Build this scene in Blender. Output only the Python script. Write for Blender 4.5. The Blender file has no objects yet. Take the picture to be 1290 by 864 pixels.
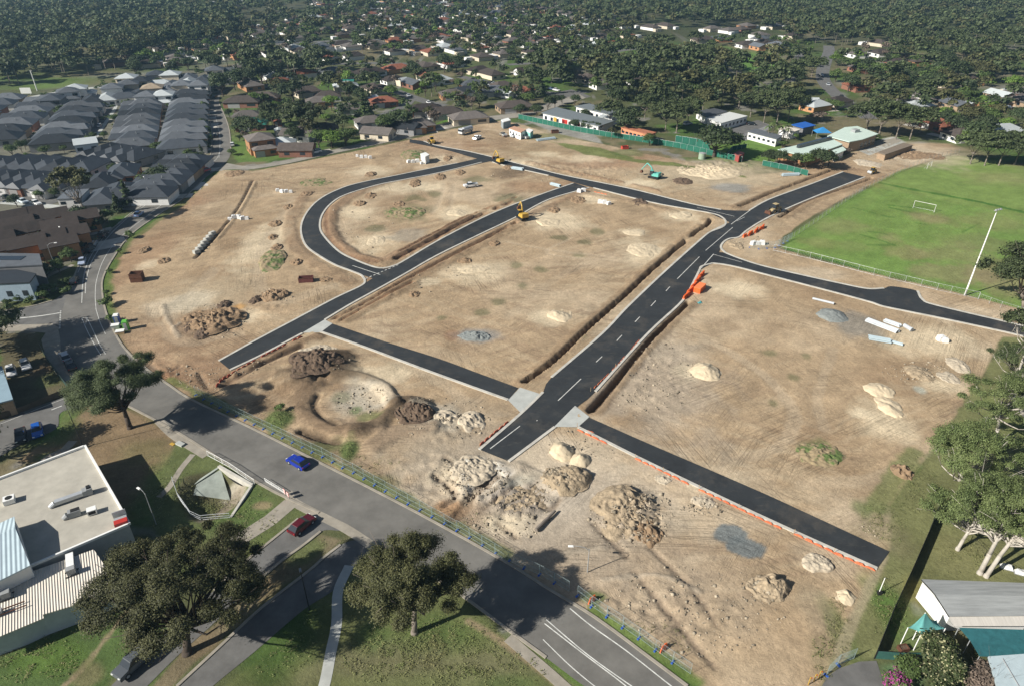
import bpy, math, random
import numpy as np
from mathutils import Vector, Matrix
random.seed(7); RS = np.random.RandomState(11)
PI = math.pi; R = math.radians
SC = bpy.context.scene; COL = SC.collection
# ---------------------------------------------------------------- camera and image-to-ground survey
CH, FPX, PITCH = 76.0, 860.0, R(31)
SP, CP = math.sin(PITCH), math.cos(PITCH)
def G(x, y, z=0.0):
    """ground point (or point at height z) surveyed from photograph coordinates"""
    u = (x - 645) / FPX; v = (y - 432) / FPX
    t = (CH - z) / (SP + v * CP)
    return Vector((u * t, (CP - v * SP) * t, z))
def PX(X, Y, Z=0.0):
    dz = Z - CH
    cz = Y * CP - dz * SP; cy = Y * SP + dz * CP
    return 645 + FPX * X / cz, 432 - FPX * cy / cz
def GL(pts, z=0.0): return [G(p[0], p[1], z) for p in pts]
cam = bpy.data.cameras.new('camera'); co = bpy.data.objects.new('camera', cam); COL.objects.link(co)
co.location = (0, 0, CH); co.rotation_euler = (PI / 2 - PITCH, 0, 0)
cam.sensor_width = 36; cam.lens = 36 * FPX / 1290; cam.clip_end = 12000; cam.clip_start = 0.5
SC.camera = co
SUN_AZ, SUN_EL = R(26), R(33)
SUN_DIR = Vector((-math.cos(SUN_AZ) * math.cos(SUN_EL), -math.sin(SUN_AZ) * math.cos(SUN_EL), math.sin(SUN_EL)))   # towards the sun
# ---------------------------------------------------------------- materials
MATS = {}
def nodes(m):
    m.use_nodes = True
    nt = m.node_tree; b = nt.nodes['Principled BSDF']
    return nt, b
def mat(name, col, rough=0.85, var=0.18, scale=1.5, bump=0.0, metal=0.0, spec=0.3, col2=None, stretch=None, objrand=0.0, island=0.0, transl=0.0):
    if name in MATS: return MATS[name]
    m = bpy.data.materials.new(name); nt, b = nodes(m); N = nt.nodes; L = nt.links
    b.inputs['Roughness'].default_value = rough; b.inputs['Metallic'].default_value = metal
    b.inputs['Specular IOR Level'].default_value = spec
    c2 = col2 or tuple(c * (1 - var) for c in col)
    c1 = col if col2 else tuple(min(1, c * (1 + var)) for c in col)
    tc = N.new('ShaderNodeTexCoord'); src = tc.outputs['Object']
    if stretch:
        mp = N.new('ShaderNodeMapping'); mp.inputs['Scale'].default_value = stretch
        L.new(src, mp.inputs['Vector']); src = mp.outputs['Vector']
    no = N.new('ShaderNodeTexNoise'); no.inputs['Scale'].default_value = scale; no.inputs['Detail'].default_value = 5; no.inputs['Roughness'].default_value = 0.65
    L.new(src, no.inputs['Vector'])
    mx = N.new('ShaderNodeMix'); mx.data_type = 'RGBA'
    mx.inputs[6].default_value = (*c2, 1); mx.inputs[7].default_value = (*c1, 1)
    rp = N.new('ShaderNodeMapRange'); rp.inputs[1].default_value = 0.3; rp.inputs[2].default_value = 0.7
    L.new(no.outputs['Fac'], rp.inputs[0]); L.new(rp.outputs[0], mx.inputs[0])
    out = mx.outputs[2]
    if objrand or island:
        hs = N.new('ShaderNodeHueSaturation'); mr = N.new('ShaderNodeMapRange')
        if island:
            gi = N.new('ShaderNodeNewGeometry'); L.new(gi.outputs['Random Per Island'], mr.inputs[0]); a = island
            if objrand:
                oi = N.new('ShaderNodeObjectInfo'); ad = N.new('ShaderNodeMath'); ad.operation = 'ADD'
                m1 = N.new('ShaderNodeMath'); m1.operation = 'MULTIPLY'; m1.inputs[1].default_value = objrand / island
                L.new(oi.outputs['Random'], m1.inputs[0]); L.new(m1.outputs[0], ad.inputs[0]); L.new(gi.outputs['Random Per Island'], ad.inputs[1])
                L.new(ad.outputs[0], mr.inputs[0]); mr.inputs[2].default_value = 1 + objrand / island; a = island + objrand
        else:
            oi = N.new('ShaderNodeObjectInfo'); L.new(oi.outputs['Random'], mr.inputs[0]); a = objrand
        mr.inputs[3].default_value = 1 - a; mr.inputs[4].default_value = 1 + a
        L.new(mr.outputs[0], hs.inputs['Value']); L.new(out, hs.inputs['Color']); out = hs.outputs['Color']
    L.new(out, b.inputs['Base Color'])
    if transl:
        tr = N.new('ShaderNodeBsdfTranslucent'); L.new(out, tr.inputs['Color'])
        ms = N.new('ShaderNodeMixShader'); ms.inputs[0].default_value = transl
        L.new(b.outputs[0], ms.inputs[1]); L.new(tr.outputs[0], ms.inputs[2])
        L.new(ms.outputs[0], N['Material Output'].inputs['Surface'])
    if bump:
        bp = N.new('ShaderNodeBump'); bp.inputs['Strength'].default_value = 0.8; bp.inputs['Distance'].default_value = bump
        n2 = N.new('ShaderNodeTexNoise'); n2.inputs['Scale'].default_value = scale * 3; n2.inputs['Detail'].default_value = 6
        L.new(src, n2.inputs['Vector']); L.new(n2.outputs['Fac'], bp.inputs['Height']); L.new(bp.outputs[0], b.inputs['Normal'])
    MATS[name] = m
    return m
def ribmat(name, col, pitch, rough=0.5, depth=0.06, var=0.08, axis=0, metal=0.0, dark=0.75):
    """corrugated sheet: ribs across the object's own axis"""
    m = mat(name, col, rough, var, 0.7, metal=metal); nt = m.node_tree; N = nt.nodes; L = nt.links; b = N['Principled BSDF']
    tc = N.new('ShaderNodeTexCoord'); sx = N.new('ShaderNodeSeparateXYZ'); L.new(tc.outputs['Object'], sx.inputs[0])
    mu = N.new('ShaderNodeMath'); mu.operation = 'MULTIPLY'; mu.inputs[1].default_value = 2 * PI / pitch; L.new(sx.outputs[axis], mu.inputs[0])
    sn = N.new('ShaderNodeMath'); sn.operation = 'SINE'; L.new(mu.outputs[0], sn.inputs[0])
    bp = N.new('ShaderNodeBump'); bp.inputs['Strength'].default_value = 1; bp.inputs['Distance'].default_value = depth
    L.new(sn.outputs[0], bp.inputs['Height']); L.new(bp.outputs[0], b.inputs['Normal'])
    return m
M = dict(
 asphalt_new=mat('new_asphalt', (.036, .040, .043), .85, .3, .25, .02, col2=(.022, .025, .028)),
 asphalt_old=mat('worn_asphalt', (.152, .145, .130), .9, .24, .2, .01),
 asphalt_mid=mat('grey_asphalt', (.13, .127, .12), .9, .25, .35, .01),
 dusty_road=mat('dusty_pale_road', (.27, .25, .21), .9, .18, .25, .01),
 concrete=mat('kerb_concrete', (.48, .46, .405), .9, .2, .5),
 path=mat('path_concrete', (.30, .27, .22), .9, .18, .6),
 paleconc=mat('pale_concrete', (.42, .43, .40), .9, .15, .35),
 white=mat('white_line_paint', (.58, .58, .54), .8, .3, .9),
 whitep=mat('white_paint', (.78, .78, .75), .5, .07),
 orange=mat('orange_plastic', (.75, .13, .03), .6, .2, 3),
 redp=mat('red_paint', (.45, .04, .03), .4, .1), steel=mat('galvanised_steel', (.5, .52, .53), .45, .1, 3, metal=.4),
 dark=mat('dark_rubber', (.018, .018, .018), .7, .1), glass=mat('dark_window_glass', (.025, .032, .04), .08, .1, spec=.6),
 blue=mat('blue_plastic', (.03, .09, .35), .5, .1), yellow=mat('machine_yellow', (.50, .32, .06), .45, .12, 2),
 teal=mat('teal_machine', (.12, .42, .36), .45, .12, 2), green=mat('green_plastic', (.12, .4, .06), .5, .1), rust=mat('rusty_steel', (.11, .05, .03), .85, .35, 2),
 black=mat('black_paint', (.02, .02, .022), .35, .1), timber=mat('raw_timber', (.42, .30, .17), .8, .2, 2), greyp=mat('grey_paint', (.3, .31, .31), .5, .1),
)
def dusty(m):
    """pale site dust tracked over the new asphalt, paving seams and oil-dark patches"""
    nt = m.node_tree; N = nt.nodes; L = nt.links; b = N['Principled BSDF']; old = b.inputs['Base Color'].links[0].from_socket; tc = N.new('ShaderNodeTexCoord'); out = old
    for sc, st, lo, hi, col, amt in ((.12, (1, 1, 1), .52, .72, (.115, .10, .08), .55), (.9, (.35, 1.4, 1), .58, .72, (.13, .115, .09), .4), (2.5, (1, 1, 1), .62, .75, (.10, .09, .075), .5), (.05, (1, 1, 1), .55, .65, (.012, .013, .015), .5)):
        mp = N.new('ShaderNodeMapping'); mp.inputs['Scale'].default_value = st; mp.inputs['Rotation'].default_value = (0, 0, -.9); L.new(tc.outputs['Object'], mp.inputs[0]); n = N.new('ShaderNodeTexNoise'); n.inputs['Scale'].default_value = sc; n.inputs['Detail'].default_value = 6; n.inputs['Roughness'].default_value = .7; L.new(mp.outputs[0], n.inputs['Vector'])
        r = N.new('ShaderNodeMapRange'); r.inputs[1].default_value = lo; r.inputs[2].default_value = hi; r.inputs[4].default_value = amt; L.new(n.outputs['Fac'], r.inputs[0]); x = N.new('ShaderNodeMix'); x.data_type = 'RGBA'; x.inputs[7].default_value = (*col, 1); L.new(r.outputs[0], x.inputs[0]); L.new(out, x.inputs[6]); out = x.outputs[2]
    L.new(out, b.inputs['Base Color'])
dusty(M['asphalt_new'])
# ---------------------------------------------------------------- objects
def ob(name, me, parent=None, loc=None, rz=0.0):
    o = bpy.data.objects.new(name, me); COL.objects.link(o)
    if parent: o.parent = parent
    if loc is not None: o.location = loc
    if rz: o.rotation_euler = (0, 0, rz)
    return o
def tag(o, label=None, cat=None, group=None, kind=None):
    if label: o['label'] = label
    if cat: o['category'] = cat
    if group: o['group'] = group
    if kind: o['kind'] = kind
    return o
AUTO = []      # things whose label may need a place among look-alikes
def thing(name, label, cat, loc, rz=0.0, group=None, auto=True):
    o = ob(name, None, None, loc, rz); tag(o, label, cat, group)
    if auto: AUTO.append(o)
    return o
def dup(src, loc=None, rz=None, sc=None, label=None, group=None, mats=None, skip=()):
    """a copy of a thing with copies of its parts and sub-parts; mats maps a part name to another material"""
    c = src.copy(); COL.objects.link(c)
    if loc is not None: c.location = loc
    if rz is not None: c.rotation_euler = (0, 0, rz)
    if sc is not None: c.scale = sc if hasattr(sc, '__len__') else (sc, sc, sc)
    if label: c['label'] = label
    if group: c['group'] = group
    def rec(a, b):
        for ch in KIDS.get(a.name, []):
            base = ch.name.split('.')[0]
            if base in skip: continue
            d = ch.copy(); COL.objects.link(d); d.parent = b
            setmat(d, base, mats); rec(ch, d)
    setmat(c, src.name.split('.')[0], mats)
    rec(src, c); AUTO.append(c)
    return c
def setmat(o, base, mats):
    if mats and base in mats and o.type == 'MESH':
        o.material_slots[0].link = 'OBJECT'; o.material_slots[0].material = mats[base]
KIDS = {}
class MB:
    def __init__(s): s.v = []; s.f = []; s.mi = []; s.m = 0
    def add(s, vs, fs):
        b = len(s.v); s.v += [tuple(v) for v in vs]
        for f in fs: s.f.append([b + i for i in f]); s.mi.append(s.m)
        return s
    def box(s, c, d, rz=0.0, top=1.0, ry=0.0, rx=0.0):
        x, y, z = d[0] / 2, d[1] / 2, d[2] / 2
        vs = [(-x, -y, -z), (x, -y, -z), (x, y, -z), (-x, y, -z), (-x * top, -y * top, z), (x * top, -y * top, z), (x * top, y * top, z), (-x * top, y * top, z)]
        mm = Matrix.Rotation(rz, 3, 'Z') @ Matrix.Rotation(ry, 3, 'Y') @ Matrix.Rotation(rx, 3, 'X')
        return s.add([mm @ Vector(v) + Vector(c) for v in vs], [(3, 2, 1, 0), (4, 5, 6, 7), (0, 1, 5, 4), (1, 2, 6, 5), (2, 3, 7, 6), (3, 0, 4, 7)])
    def prism(s, poly, z0, z1, bottom=False):
        n = len(poly); vs = [(p[0], p[1], z0) for p in poly] + [(p[0], p[1], z1) for p in poly]
        a = sum(poly[i][0] * poly[(i + 1) % n][1] - poly[(i + 1) % n][0] * poly[i][1] for i in range(n))
        k = list(range(n)) if a > 0 else list(range(n))[::-1]
        fs = [[n + i for i in k]] + [(k[i], k[(i + 1) % n], n + k[(i + 1) % n], n + k[i]) for i in range(n)]
        if bottom: fs.append(k[::-1])
        return s.add(vs, fs)
    def tube(s, a, b, r0, r1=None, n=8, cap=True):
        a = Vector(a); b = Vector(b); r1 = r0 if r1 is None else r1; d = (b - a).normalized()
        u = d.orthogonal().normalized(); w = d.cross(u)
        vs = [a + (u * math.cos(2 * PI * i / n) + w * math.sin(2 * PI * i / n)) * r0 for i in range(n)] + [b + (u * math.cos(2 * PI * i / n) + w * math.sin(2 * PI * i / n)) * r1 for i in range(n)]
        fs = [(i, (i + 1) % n, n + (i + 1) % n, n + i) for i in range(n)]
        if cap: fs += [list(range(n))[::-1], [n + i for i in range(n)]]
        return s.add(vs, fs)
    def path(s, pts, r0, r1=None, n=6):
        r1 = r0 if r1 is None else r1; k = len(pts) - 1
        for i in range(k): s.tube(pts[i], pts[i + 1], r0 + (r1 - r0) * i / k, r0 + (r1 - r0) * (i + 1) / k, n, True)
        return s
    def hip(s, w, d, z, h, over=.5, ridge=None, cx=0, cy=0):
        w2, d2 = w / 2 + over, d / 2 + over
        if d2 >= w2: q = max(0.0, d2 - w2) if ridge is None else ridge; rg = [(cx, cy - q, z + h), (cx, cy + q, z + h)]
        else: q = max(0.0, w2 - d2) if ridge is None else ridge; rg = [(cx - q, cy, z + h), (cx + q, cy, z + h)]
        e = [(cx - w2, cy - d2, z), (cx + w2, cy - d2, z), (cx + w2, cy + d2, z), (cx - w2, cy + d2, z)]
        t = 0.16; lo = [(p[0], p[1], p[2] - t) for p in e]
        fs = [(0, 1, 4), (1, 2, 5, 4), (2, 3, 5), (3, 0, 4, 5)] if d2 >= w2 else [(0, 1, 5, 4), (1, 2, 5), (2, 3, 4, 5), (3, 0, 4)]
        fs += [(6, 7, 1, 0), (7, 8, 2, 1), (8, 9, 3, 2), (9, 6, 0, 3), (9, 8, 7, 6)]
        return s.add(e + rg + lo, fs)
    def gable(s, w, d, z, h, over=.45, cx=0, cy=0, t=.16):
        w2, d2 = w / 2 + over, d / 2 + over
        vs = []
        for y in (cy - d2, cy + d2):
            vs += [(cx - w2, y, z), (cx, y, z + h), (cx + w2, y, z), (cx - w2, y, z - t), (cx, y, z + h - t), (cx + w2, y, z - t)]
        return s.add(vs, [(0, 1, 7, 6), (1, 2, 8, 7), (3, 9, 10, 4), (4, 10, 11, 5), (0, 3, 4, 1), (1, 4, 5, 2), (6, 7, 10, 9), (7, 8, 11, 10), (0, 6, 9, 3), (2, 5, 11, 8)])
    def mesh(s, name, mats, smooth=False):
        me = bpy.data.meshes.new(name); me.from_pydata(s.v, [], s.f)
        for m in (mats if isinstance(mats, (list, tuple)) else [mats]): me.materials.append(m)
        me.polygons.foreach_set('material_index', s.mi)
        if smooth: me.polygons.foreach_set('use_smooth', [True] * len(s.f))
        me.update(); return me
    def ob(s, name, mats, parent=None, loc=None, rz=0.0, smooth=False):
        o = ob(name, s.mesh(name, mats, smooth), parent, loc, rz)
        if parent: KIDS.setdefault(parent.name, []).append(o)
        return o
def part_of(o, parent):
    o.parent = parent; KIDS.setdefault(parent.name, []).append(o); return o
def npmesh(name, V, F, mats, smooth=False, col=None, mi=None):
    """mesh from numpy arrays; F is (n,3) or (n,4)"""
    me = bpy.data.meshes.new(name); n, k = F.shape
    me.vertices.add(len(V)); me.vertices.foreach_set('co', np.asarray(V, np.float32).ravel())
    me.loops.add(n * k); me.loops.foreach_set('vertex_index', F.astype(np.int32).ravel())
    me.polygons.add(n); me.polygons.foreach_set('loop_start', np.arange(0, n * k, k, dtype=np.int32))
    try: me.polygons.foreach_set('loop_total', np.full(n, k, dtype=np.int32))
    except Exception: pass
    if smooth: me.polygons.foreach_set('use_smooth', np.ones(n, dtype=bool))
    for m in (mats if isinstance(mats, (list, tuple)) else [mats]): me.materials.append(m)
    if mi is not None: me.polygons.foreach_set('material_index', mi.astype(np.int32))
    me.update(calc_edges=True)
    if col is not None:
        a = me.attributes.new('Col', 'FLOAT_COLOR', 'POINT')
        a.data.foreach_set('color', (col if col.shape[1] == 4 else np.concatenate([col, np.ones((len(col), 1))], 1)).astype(np.float32).ravel())
    me.validate(); return me
# ---------------------------------------------------------------- numpy noise and fields
def vnoise(x, y, seed=0):
    xi = np.floor(x).astype(np.int64); yi = np.floor(y).astype(np.int64); fx = x - xi; fy = y - yi
    fx = fx * fx * (3 - 2 * fx); fy = fy * fy * (3 - 2 * fy)
    def h(a, b):
        n = (a * 374761393 + b * 668265263 + seed * 974634777) & 0x7fffffff
        n = ((n ^ (n >> 13)) * 1274126177) & 0x7fffffff
        return ((n ^ (n >> 16)) & 0xffff) / 65535.0
    return (h(xi, yi) * (1 - fx) + h(xi + 1, yi) * fx) * (1 - fy) + (h(xi, yi + 1) * (1 - fx) + h(xi + 1, yi + 1) * fx) * fy
def fbm(x, y, sc, octv=4, seed=0):
    a, t, s = 1.0, 0.0, 0.0
    for i in range(octv):
        s = s + a * vnoise(x / sc * 2 ** i + 17.3 * i, y / sc * 2 ** i - 9.1 * i, seed + i); t += a; a *= .55
    return s / t * 2 - 1
def sstep(a, b, x):
    t = np.clip((x - a) / (b - a), 0, 1); return t * t * (3 - 2 * t)
def sdpoly(X, Y, P):
    """signed distance to a polygon, positive inside"""
    d = np.full(X.shape, 1e9); ins = np.zeros(X.shape, bool); n = len(P)
    for i in range(n):
        ax, ay = P[i][0], P[i][1]; bx, by = P[(i + 1) % n][0], P[(i + 1) % n][1]
        ex, ey = bx - ax, by - ay; L2 = ex * ex + ey * ey + 1e-9
        t = np.clip(((X - ax) * ex + (Y - ay) * ey) / L2, 0, 1)
        d = np.minimum(d, (X - ax - t * ex) ** 2 + (Y - ay - t * ey) ** 2)
        c = ((ay > Y) != (by > Y)) & (X < (bx - ax) * (Y - ay) / ((by - ay) if by != ay else 1e-9) + ax)
        ins ^= c
    return np.where(ins, 1, -1) * np.sqrt(d)
def dline(X, Y, P):
    d = np.full(X.shape, 1e9)
    for i in range(len(P) - 1):
        ax, ay = P[i][0], P[i][1]; ex, ey = P[i + 1][0] - ax, P[i + 1][1] - ay; L2 = ex * ex + ey * ey + 1e-9
        t = np.clip(((X - ax) * ex + (Y - ay) * ey) / L2, 0, 1)
        d = np.minimum(d, (X - ax - t * ex) ** 2 + (Y - ay - t * ey) ** 2)
    return np.sqrt(d)
def smooth(P, n=6):
    """Catmull-Rom through points"""
    P = [Vector(p) for p in P]; Q = [P[0] * 2 - P[1]] + P + [P[-1] * 2 - P[-2]]; out = []
    for i in range(1, len(Q) - 2):
        a, b, c, d = Q[i - 1:i + 3]
        for k in range(n):
            t = k / n; out.append(.5 * ((2 * b) + (c - a) * t + (2 * a - 5 * b + 4 * c - d) * t * t + (3 * b - a - 3 * c + d) * t ** 3))
    return out + [P[-1]]
# ================================================================ SETTING: roads traced on the ground
# edges in photograph coordinates, surveyed to the ground plane
main_l = [(604, 566), (655, 522), (684, 494), (695, 475), (759, 420), (791, 386.5), (839.5, 340.5), (885.6, 299.5), (896, 292), (912, 284), (930, 275), (946, 265), (962, 256), (981, 247), (1020, 233), (1062, 217)]
main_r = [(641, 581), (699, 537.7), (730, 510), (750, 493), (816.5, 420), (860, 379), (875, 353), (881, 341), (895, 333), (905, 320), (912, 305), (931, 299), (940.5, 291), (960, 278.6), (987.5, 265), (1030, 247), (1089.6, 223.5)]
right_u = [(900, 318), (914, 319), (929, 325), (960, 335), (1016, 348), (1062, 358), (1093, 364), (1113.5, 363.5), (1123.7, 361), (1156, 367), (1162, 377.5), (1180, 385), (1282, 409), (1300, 414)]
right_l = [(893, 333), (898, 332), (911, 333.5), (929, 337), (960, 345), (1010, 358), (1060, 371), (1086, 378), (1100, 382), (1113.5, 386.5), (1150, 394), (1185, 401), (1260, 417), (1290, 424)]
top_n = [(516, 176), (534, 178.5), (551, 184), (589, 191), (631, 201), (665.6, 210), (711.6, 221.5), (793.5, 238), (870, 257), (908.6, 264.5), (944, 266)]
top_s = [(516, 180), (542, 185), (570, 191.5), (592, 198), (620, 204.5), (642.6, 210.7), (691, 221.5), (722, 230), (747.5, 237), (819, 255), (867.7, 264), (890.7, 268), (920, 281)]
diag_n = [(724, 231), (691, 242), (640, 261), (601.4, 278), (550, 304.6), (509, 329), (484, 341), (455.6, 360), (422, 376), (371, 403), (320, 430), (276, 454.5)]
diag_s = [(742, 237), (691, 252), (650, 274), (600, 298), (550, 322.6), (511, 345), (473.5, 366), (441, 384), (409.5, 403), (381, 420), (330, 447), (290, 466)]
loop_o = [(606, 199), (576, 206), (538, 213.5), (499, 221.5), (448, 232), (422, 241), (402, 252), (388, 266), (380, 282), (380, 297), (386.5, 311), (402, 322.6), (422, 334), (443, 342), (472, 352)]
loop_i = [(618, 203.5), (571, 214), (542, 220.5), (500, 228.5), (473.5, 234), (435, 246), (417, 257), (405.7, 271.4), (403, 287), (409.5, 299.5), (427.4, 317.4), (448, 328), (471, 336.6), (484, 339), (499, 337)]
lanel_u = [(418.5, 408), (484, 430), (550, 450.7), (600, 469), (653, 488.5)]
lanel_d = [(403.5, 418), (461, 438), (525, 462), (580, 482), (640, 503.5)]
laner_u = [(742, 525.5), (819, 559.4), (895, 592), (970, 624.7), (1040, 657), (1120.7, 694.4)]
laner_d = [(728, 537.7), (803.7, 576), (870, 608), (934, 638.7), (1015, 676), (1105, 716)]
ex_r = [(905, 890), (866, 864), (821.5, 830.6), (749, 777), (690, 741), (636, 707), (520, 642.6), (404, 583), (320, 540.5), (243, 504), (212, 484), (185, 465), (158.6, 440.5), (145, 420), (134, 395), (129, 370), (130, 350), (143, 325), (164, 297), (199.5, 271), (230, 251), (258, 225), (276, 212.6), (287, 202), (291, 190), (289, 165), (283, 146), (276, 131), (280, 118), (300, 108)]
ex_l = [(775, 890), (733, 862), (688, 828), (640, 793), (560, 735), (468, 683), (402, 645.6), (327, 609), (225, 545), (150, 505), (95, 471), (78, 450), (74, 430), (76, 405), (84, 372), (93, 350), (102, 330), (120, 304.7), (143, 287), (174, 265), (184, 257), (217.5, 230.5), (245.6, 212.6), (259, 204), (266, 192), (267, 170), (265, 155), (262, 141), (260, 133), (264, 124), (285, 113)]
north_n = [(286, 206), (310, 209.5), (340, 206), (397, 194.6), (473.5, 176.6), (550, 158.7), (600, 149), (650, 142.5), (686, 132), (730, 119)]
north_s = [(270, 216), (290, 214), (320, 213.5), (360, 207), (422, 193.5), (499, 177.5), (576, 160), (630, 151), (655, 148), (692, 138), (738, 124)]
side_u = [(-30, 399), (0, 393), (38, 386.5), (66, 379), (88, 364)]
side_d = [(-30, 415), (0, 412), (30, 410), (66, 409), (80, 425)]
est_u = [(80, 259), (120, 258), (160, 255), (190, 251)]
est_d = [(80, 268), (120, 267), (158, 265), (184, 266)]
svc1_l = [(440, 664), (385, 650), (376, 653), (340, 682), (304.7, 710.6), (270, 743), (215, 792), (157.6, 846), (120, 884)]
svc1_r = [(450, 672), (425, 668), (404, 669), (380, 688), (355, 706), (315, 740), (270, 784), (228, 821.6), (194, 855), (165, 885)]
svc2_l = [(468, 690), (452, 680), (429, 686), (408, 702), (390, 718), (330, 765), (275, 816), (223, 864), (200, 886)]
svc2_r = [(480, 700), (470, 697), (455, 703), (424, 740), (382, 768), (320, 821), (270, 862), (240, 890)]
park_u = [(-40, 548), (0, 531), (40, 514), (88, 498), (100, 500)]
park_d = [(-40, 600), (0, 575), (25, 560), (70, 540), (76, 520), (100, 512)]
ROADS = [('existing_road', ex_l, ex_r, 'asphalt_old', .030), ('kerbed_side_road', north_n, north_s, 'dusty_road', .034), ('side_road', side_u, side_d, 'asphalt_mid', .022), ('estate_street', est_u, est_d, 'asphalt_old', .022),
 ('service_road', svc1_l, svc1_r, 'asphalt_mid', .018), ('parking_road', svc2_l, svc2_r, 'asphalt_mid', .018), ('car_park', park_u, park_d, 'asphalt_mid', .022),
 ('new_main_road', main_l, main_r, 'asphalt_new', .050), ('new_side_road', right_u, right_l, 'asphalt_new', .044), ('new_cross_road', top_n, top_s, 'asphalt_new', .038), ('new_diagonal_road', diag_n, diag_s, 'asphalt_new', .044), ('new_loop_road', loop_o, loop_i, 'asphalt_new', .032),
 ('new_lane', lanel_u, lanel_d, 'asphalt_new', .038), ('new_lane', laner_u, laner_d, 'asphalt_new', .038)]
def resample(P, n):
    d = [0]
    for i in range(len(P) - 1): d.append(d[-1] + (P[i + 1] - P[i]).length)
    out = []; j = 0
    for k in range(n):
        t = d[-1] * k / (n - 1)
        while j < len(P) - 2 and d[j + 1] < t: j += 1
        out.append(P[j].lerp(P[j + 1], (t - d[j]) / max(1e-9, d[j + 1] - d[j])))
    return out
ROADPOLY = []
for nm, a, b, m, z in ROADS:
    A = smooth(GL(a)); B = smooth(GL(b)); n = 80
    A = resample(A, n); B = resample(B, n)
    ROADPOLY.append([(p.x, p.y) for p in A] + [(p.x, p.y) for p in B[::-1]])
    V = []; F = []; K = 5
    for i in range(n):
        for k in range(K): q = A[i].lerp(B[i], k / (K - 1)); V.append((q.x, q.y, z))
    for i in range(n - 1):
        for k in range(K - 1): F.append((i * K + k, (i + 1) * K + k, (i + 1) * K + k + 1, i * K + k + 1))
    me = npmesh(nm, np.array(V), np.array(F), M[m]); me.flip_normals() if me.polygons[0].normal.z < 0 else None
    tag(ob(nm, me), kind='structure')
RIBN = [0]
def ribbon(name, pts, w, h, m, sm=True, z0=-.05, n=5):
    RIBN[0] += 1; h = h + (RIBN[0] % 12) * .0011
    P = GL(pts) if not isinstance(pts[0], Vector) else pts
    if sm and len(P) > 2: P = smooth(P, n)
    b = MB(); L = []; Rr = []
    for i, p in enumerate(P):
        d = (P[min(i + 1, len(P) - 1)] - P[max(i - 1, 0)]); d.z = 0; d.normalize(); q = Vector((-d.y, d.x, 0)) * w / 2
        L.append(p + q); Rr.append(p - q)
    vs = []
    for l, r in zip(L, Rr): vs += [(l.x, l.y, z0), (l.x, l.y, h), (r.x, r.y, h), (r.x, r.y, z0)]
    fs = []
    for i in range(len(P) - 1):
        a = i * 4; c = a + 4
        fs += [(a, c, c + 1, a + 1)[::-1], (a + 1, c + 1, c + 2, a + 2)[::-1], (a + 2, c + 2, c + 3, a + 3)[::-1]]
    fs += [(0, 1, 2, 3)[::-1], tuple(len(vs) - 4 + k for k in (0, 1, 2, 3))]
    b.add(vs, fs); return tag(b.ob(name, M[m] if isinstance(m, str) else m), kind='structure')
def sheet(name, pts, z, m, px=True):
    RIBN[0] += 1; z = z + (RIBN[0] % 9) * .0013
    P = GL(pts) if px else pts
    b = MB(); b.add([(p[0], p[1], z) for p in P], [list(range(len(P)))])
    me = b.mesh(name, M[m] if isinstance(m, str) else m)
    if me.polygons[0].normal.z < 0: me.flip_normals()
    return tag(ob(name, me), kind='structure')
def cut(L, i, j): return L[i:j]
for pts in (main_l[:3], main_l[3:10], right_u[1:8], right_u[9:], right_l[1:], top_n[1:10], top_s[4:7], top_s[8:12], [(890.7, 268), (906, 272), (914, 279), (911, 286), (896, 292)], diag_s[:9], [(381, 420), (330, 447), (290, 466)], [(457, 349), (459.4, 353), (455.6, 360)] + diag_n[8:], loop_o[1:14] + [(455, 347), (459, 352)],
            [(722, 231.5), (691, 242), (640, 261), (601.4, 278), (550, 304.6), (509, 329), (496.5, 335), (484, 338), (471, 336.6), (448, 328), (427.4, 317.4), (409.5, 299.5), (403, 287), (405.7, 271.4), (417, 257), (435, 246), (473.5, 234), (500, 228.5), (542, 220.5), (571, 214), (607, 205)],
            main_r[:2], main_r[3:8] + [(884, 336), (898, 332)], [(914, 319), (908, 312), (912, 305), (919.5, 301)] + main_r[11:], [(944, 265.5), (962, 255)] + main_l[13:], lanel_d, laner_d):
    ribbon('kerb', pts, .55, .13, 'concrete')
for pts in (ex_r[1:22], north_s[2:], ex_l[2:6], ex_l[6:11], ex_l[15:20], ex_l[20:28], north_n[1:], ex_r[24:28], svc1_l[2:6], svc1_r[2:6], svc2_l[2:8], side_u[:4]):
    ribbon('kerb', pts, .4, .12, 'path')
# concrete aprons where the lanes meet the roads, footpaths
sheet('driveway_apron', [(409, 403), (419, 408), (404, 419), (381, 419.5)], .062, 'paleconc')
sheet('driveway_apron', [(655, 488), (683, 497), (657, 521), (640, 504)], .062, 'paleconc')
sheet('driveway_apron', [(724.4, 511), (742.5, 525), (728, 538), (698, 537.5)], .062, 'paleconc')
def pathway(pts, w, m='path', z=.03): ribbon('footpath', pts, w, z, m, z0=-.03)
pathway([(395, 890), (408, 864), (417, 820), (424, 785), (426, 744), (440, 712)], 1.35, 'paleconc', .028)
pathway([(200, 530), (215, 545), (232, 557), (260, 574)], 1.5); pathway([(362, 620), (372, 633), (415, 655), (440, 668), (480, 695)], 1.5)
pathway([(243, 572), (228, 590), (214, 612), (200, 626)], 1.0, 'path', .024)
pathway([(340, 655), (300, 680), (250, 708)], 2.6, 'path', .026); pathway([(366, 633), (340, 655)], 2.6, 'path', .022)
pathway([(640, 803), (690, 846), (710, 864), (735, 886)], 1.4)
sheet('footpath', [(73, 412), (76, 428), (77, 448), (97, 473), (104, 484), (90, 490), (70, 470), (56, 445), (52, 428), (60, 416)], .028, 'path')
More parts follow.
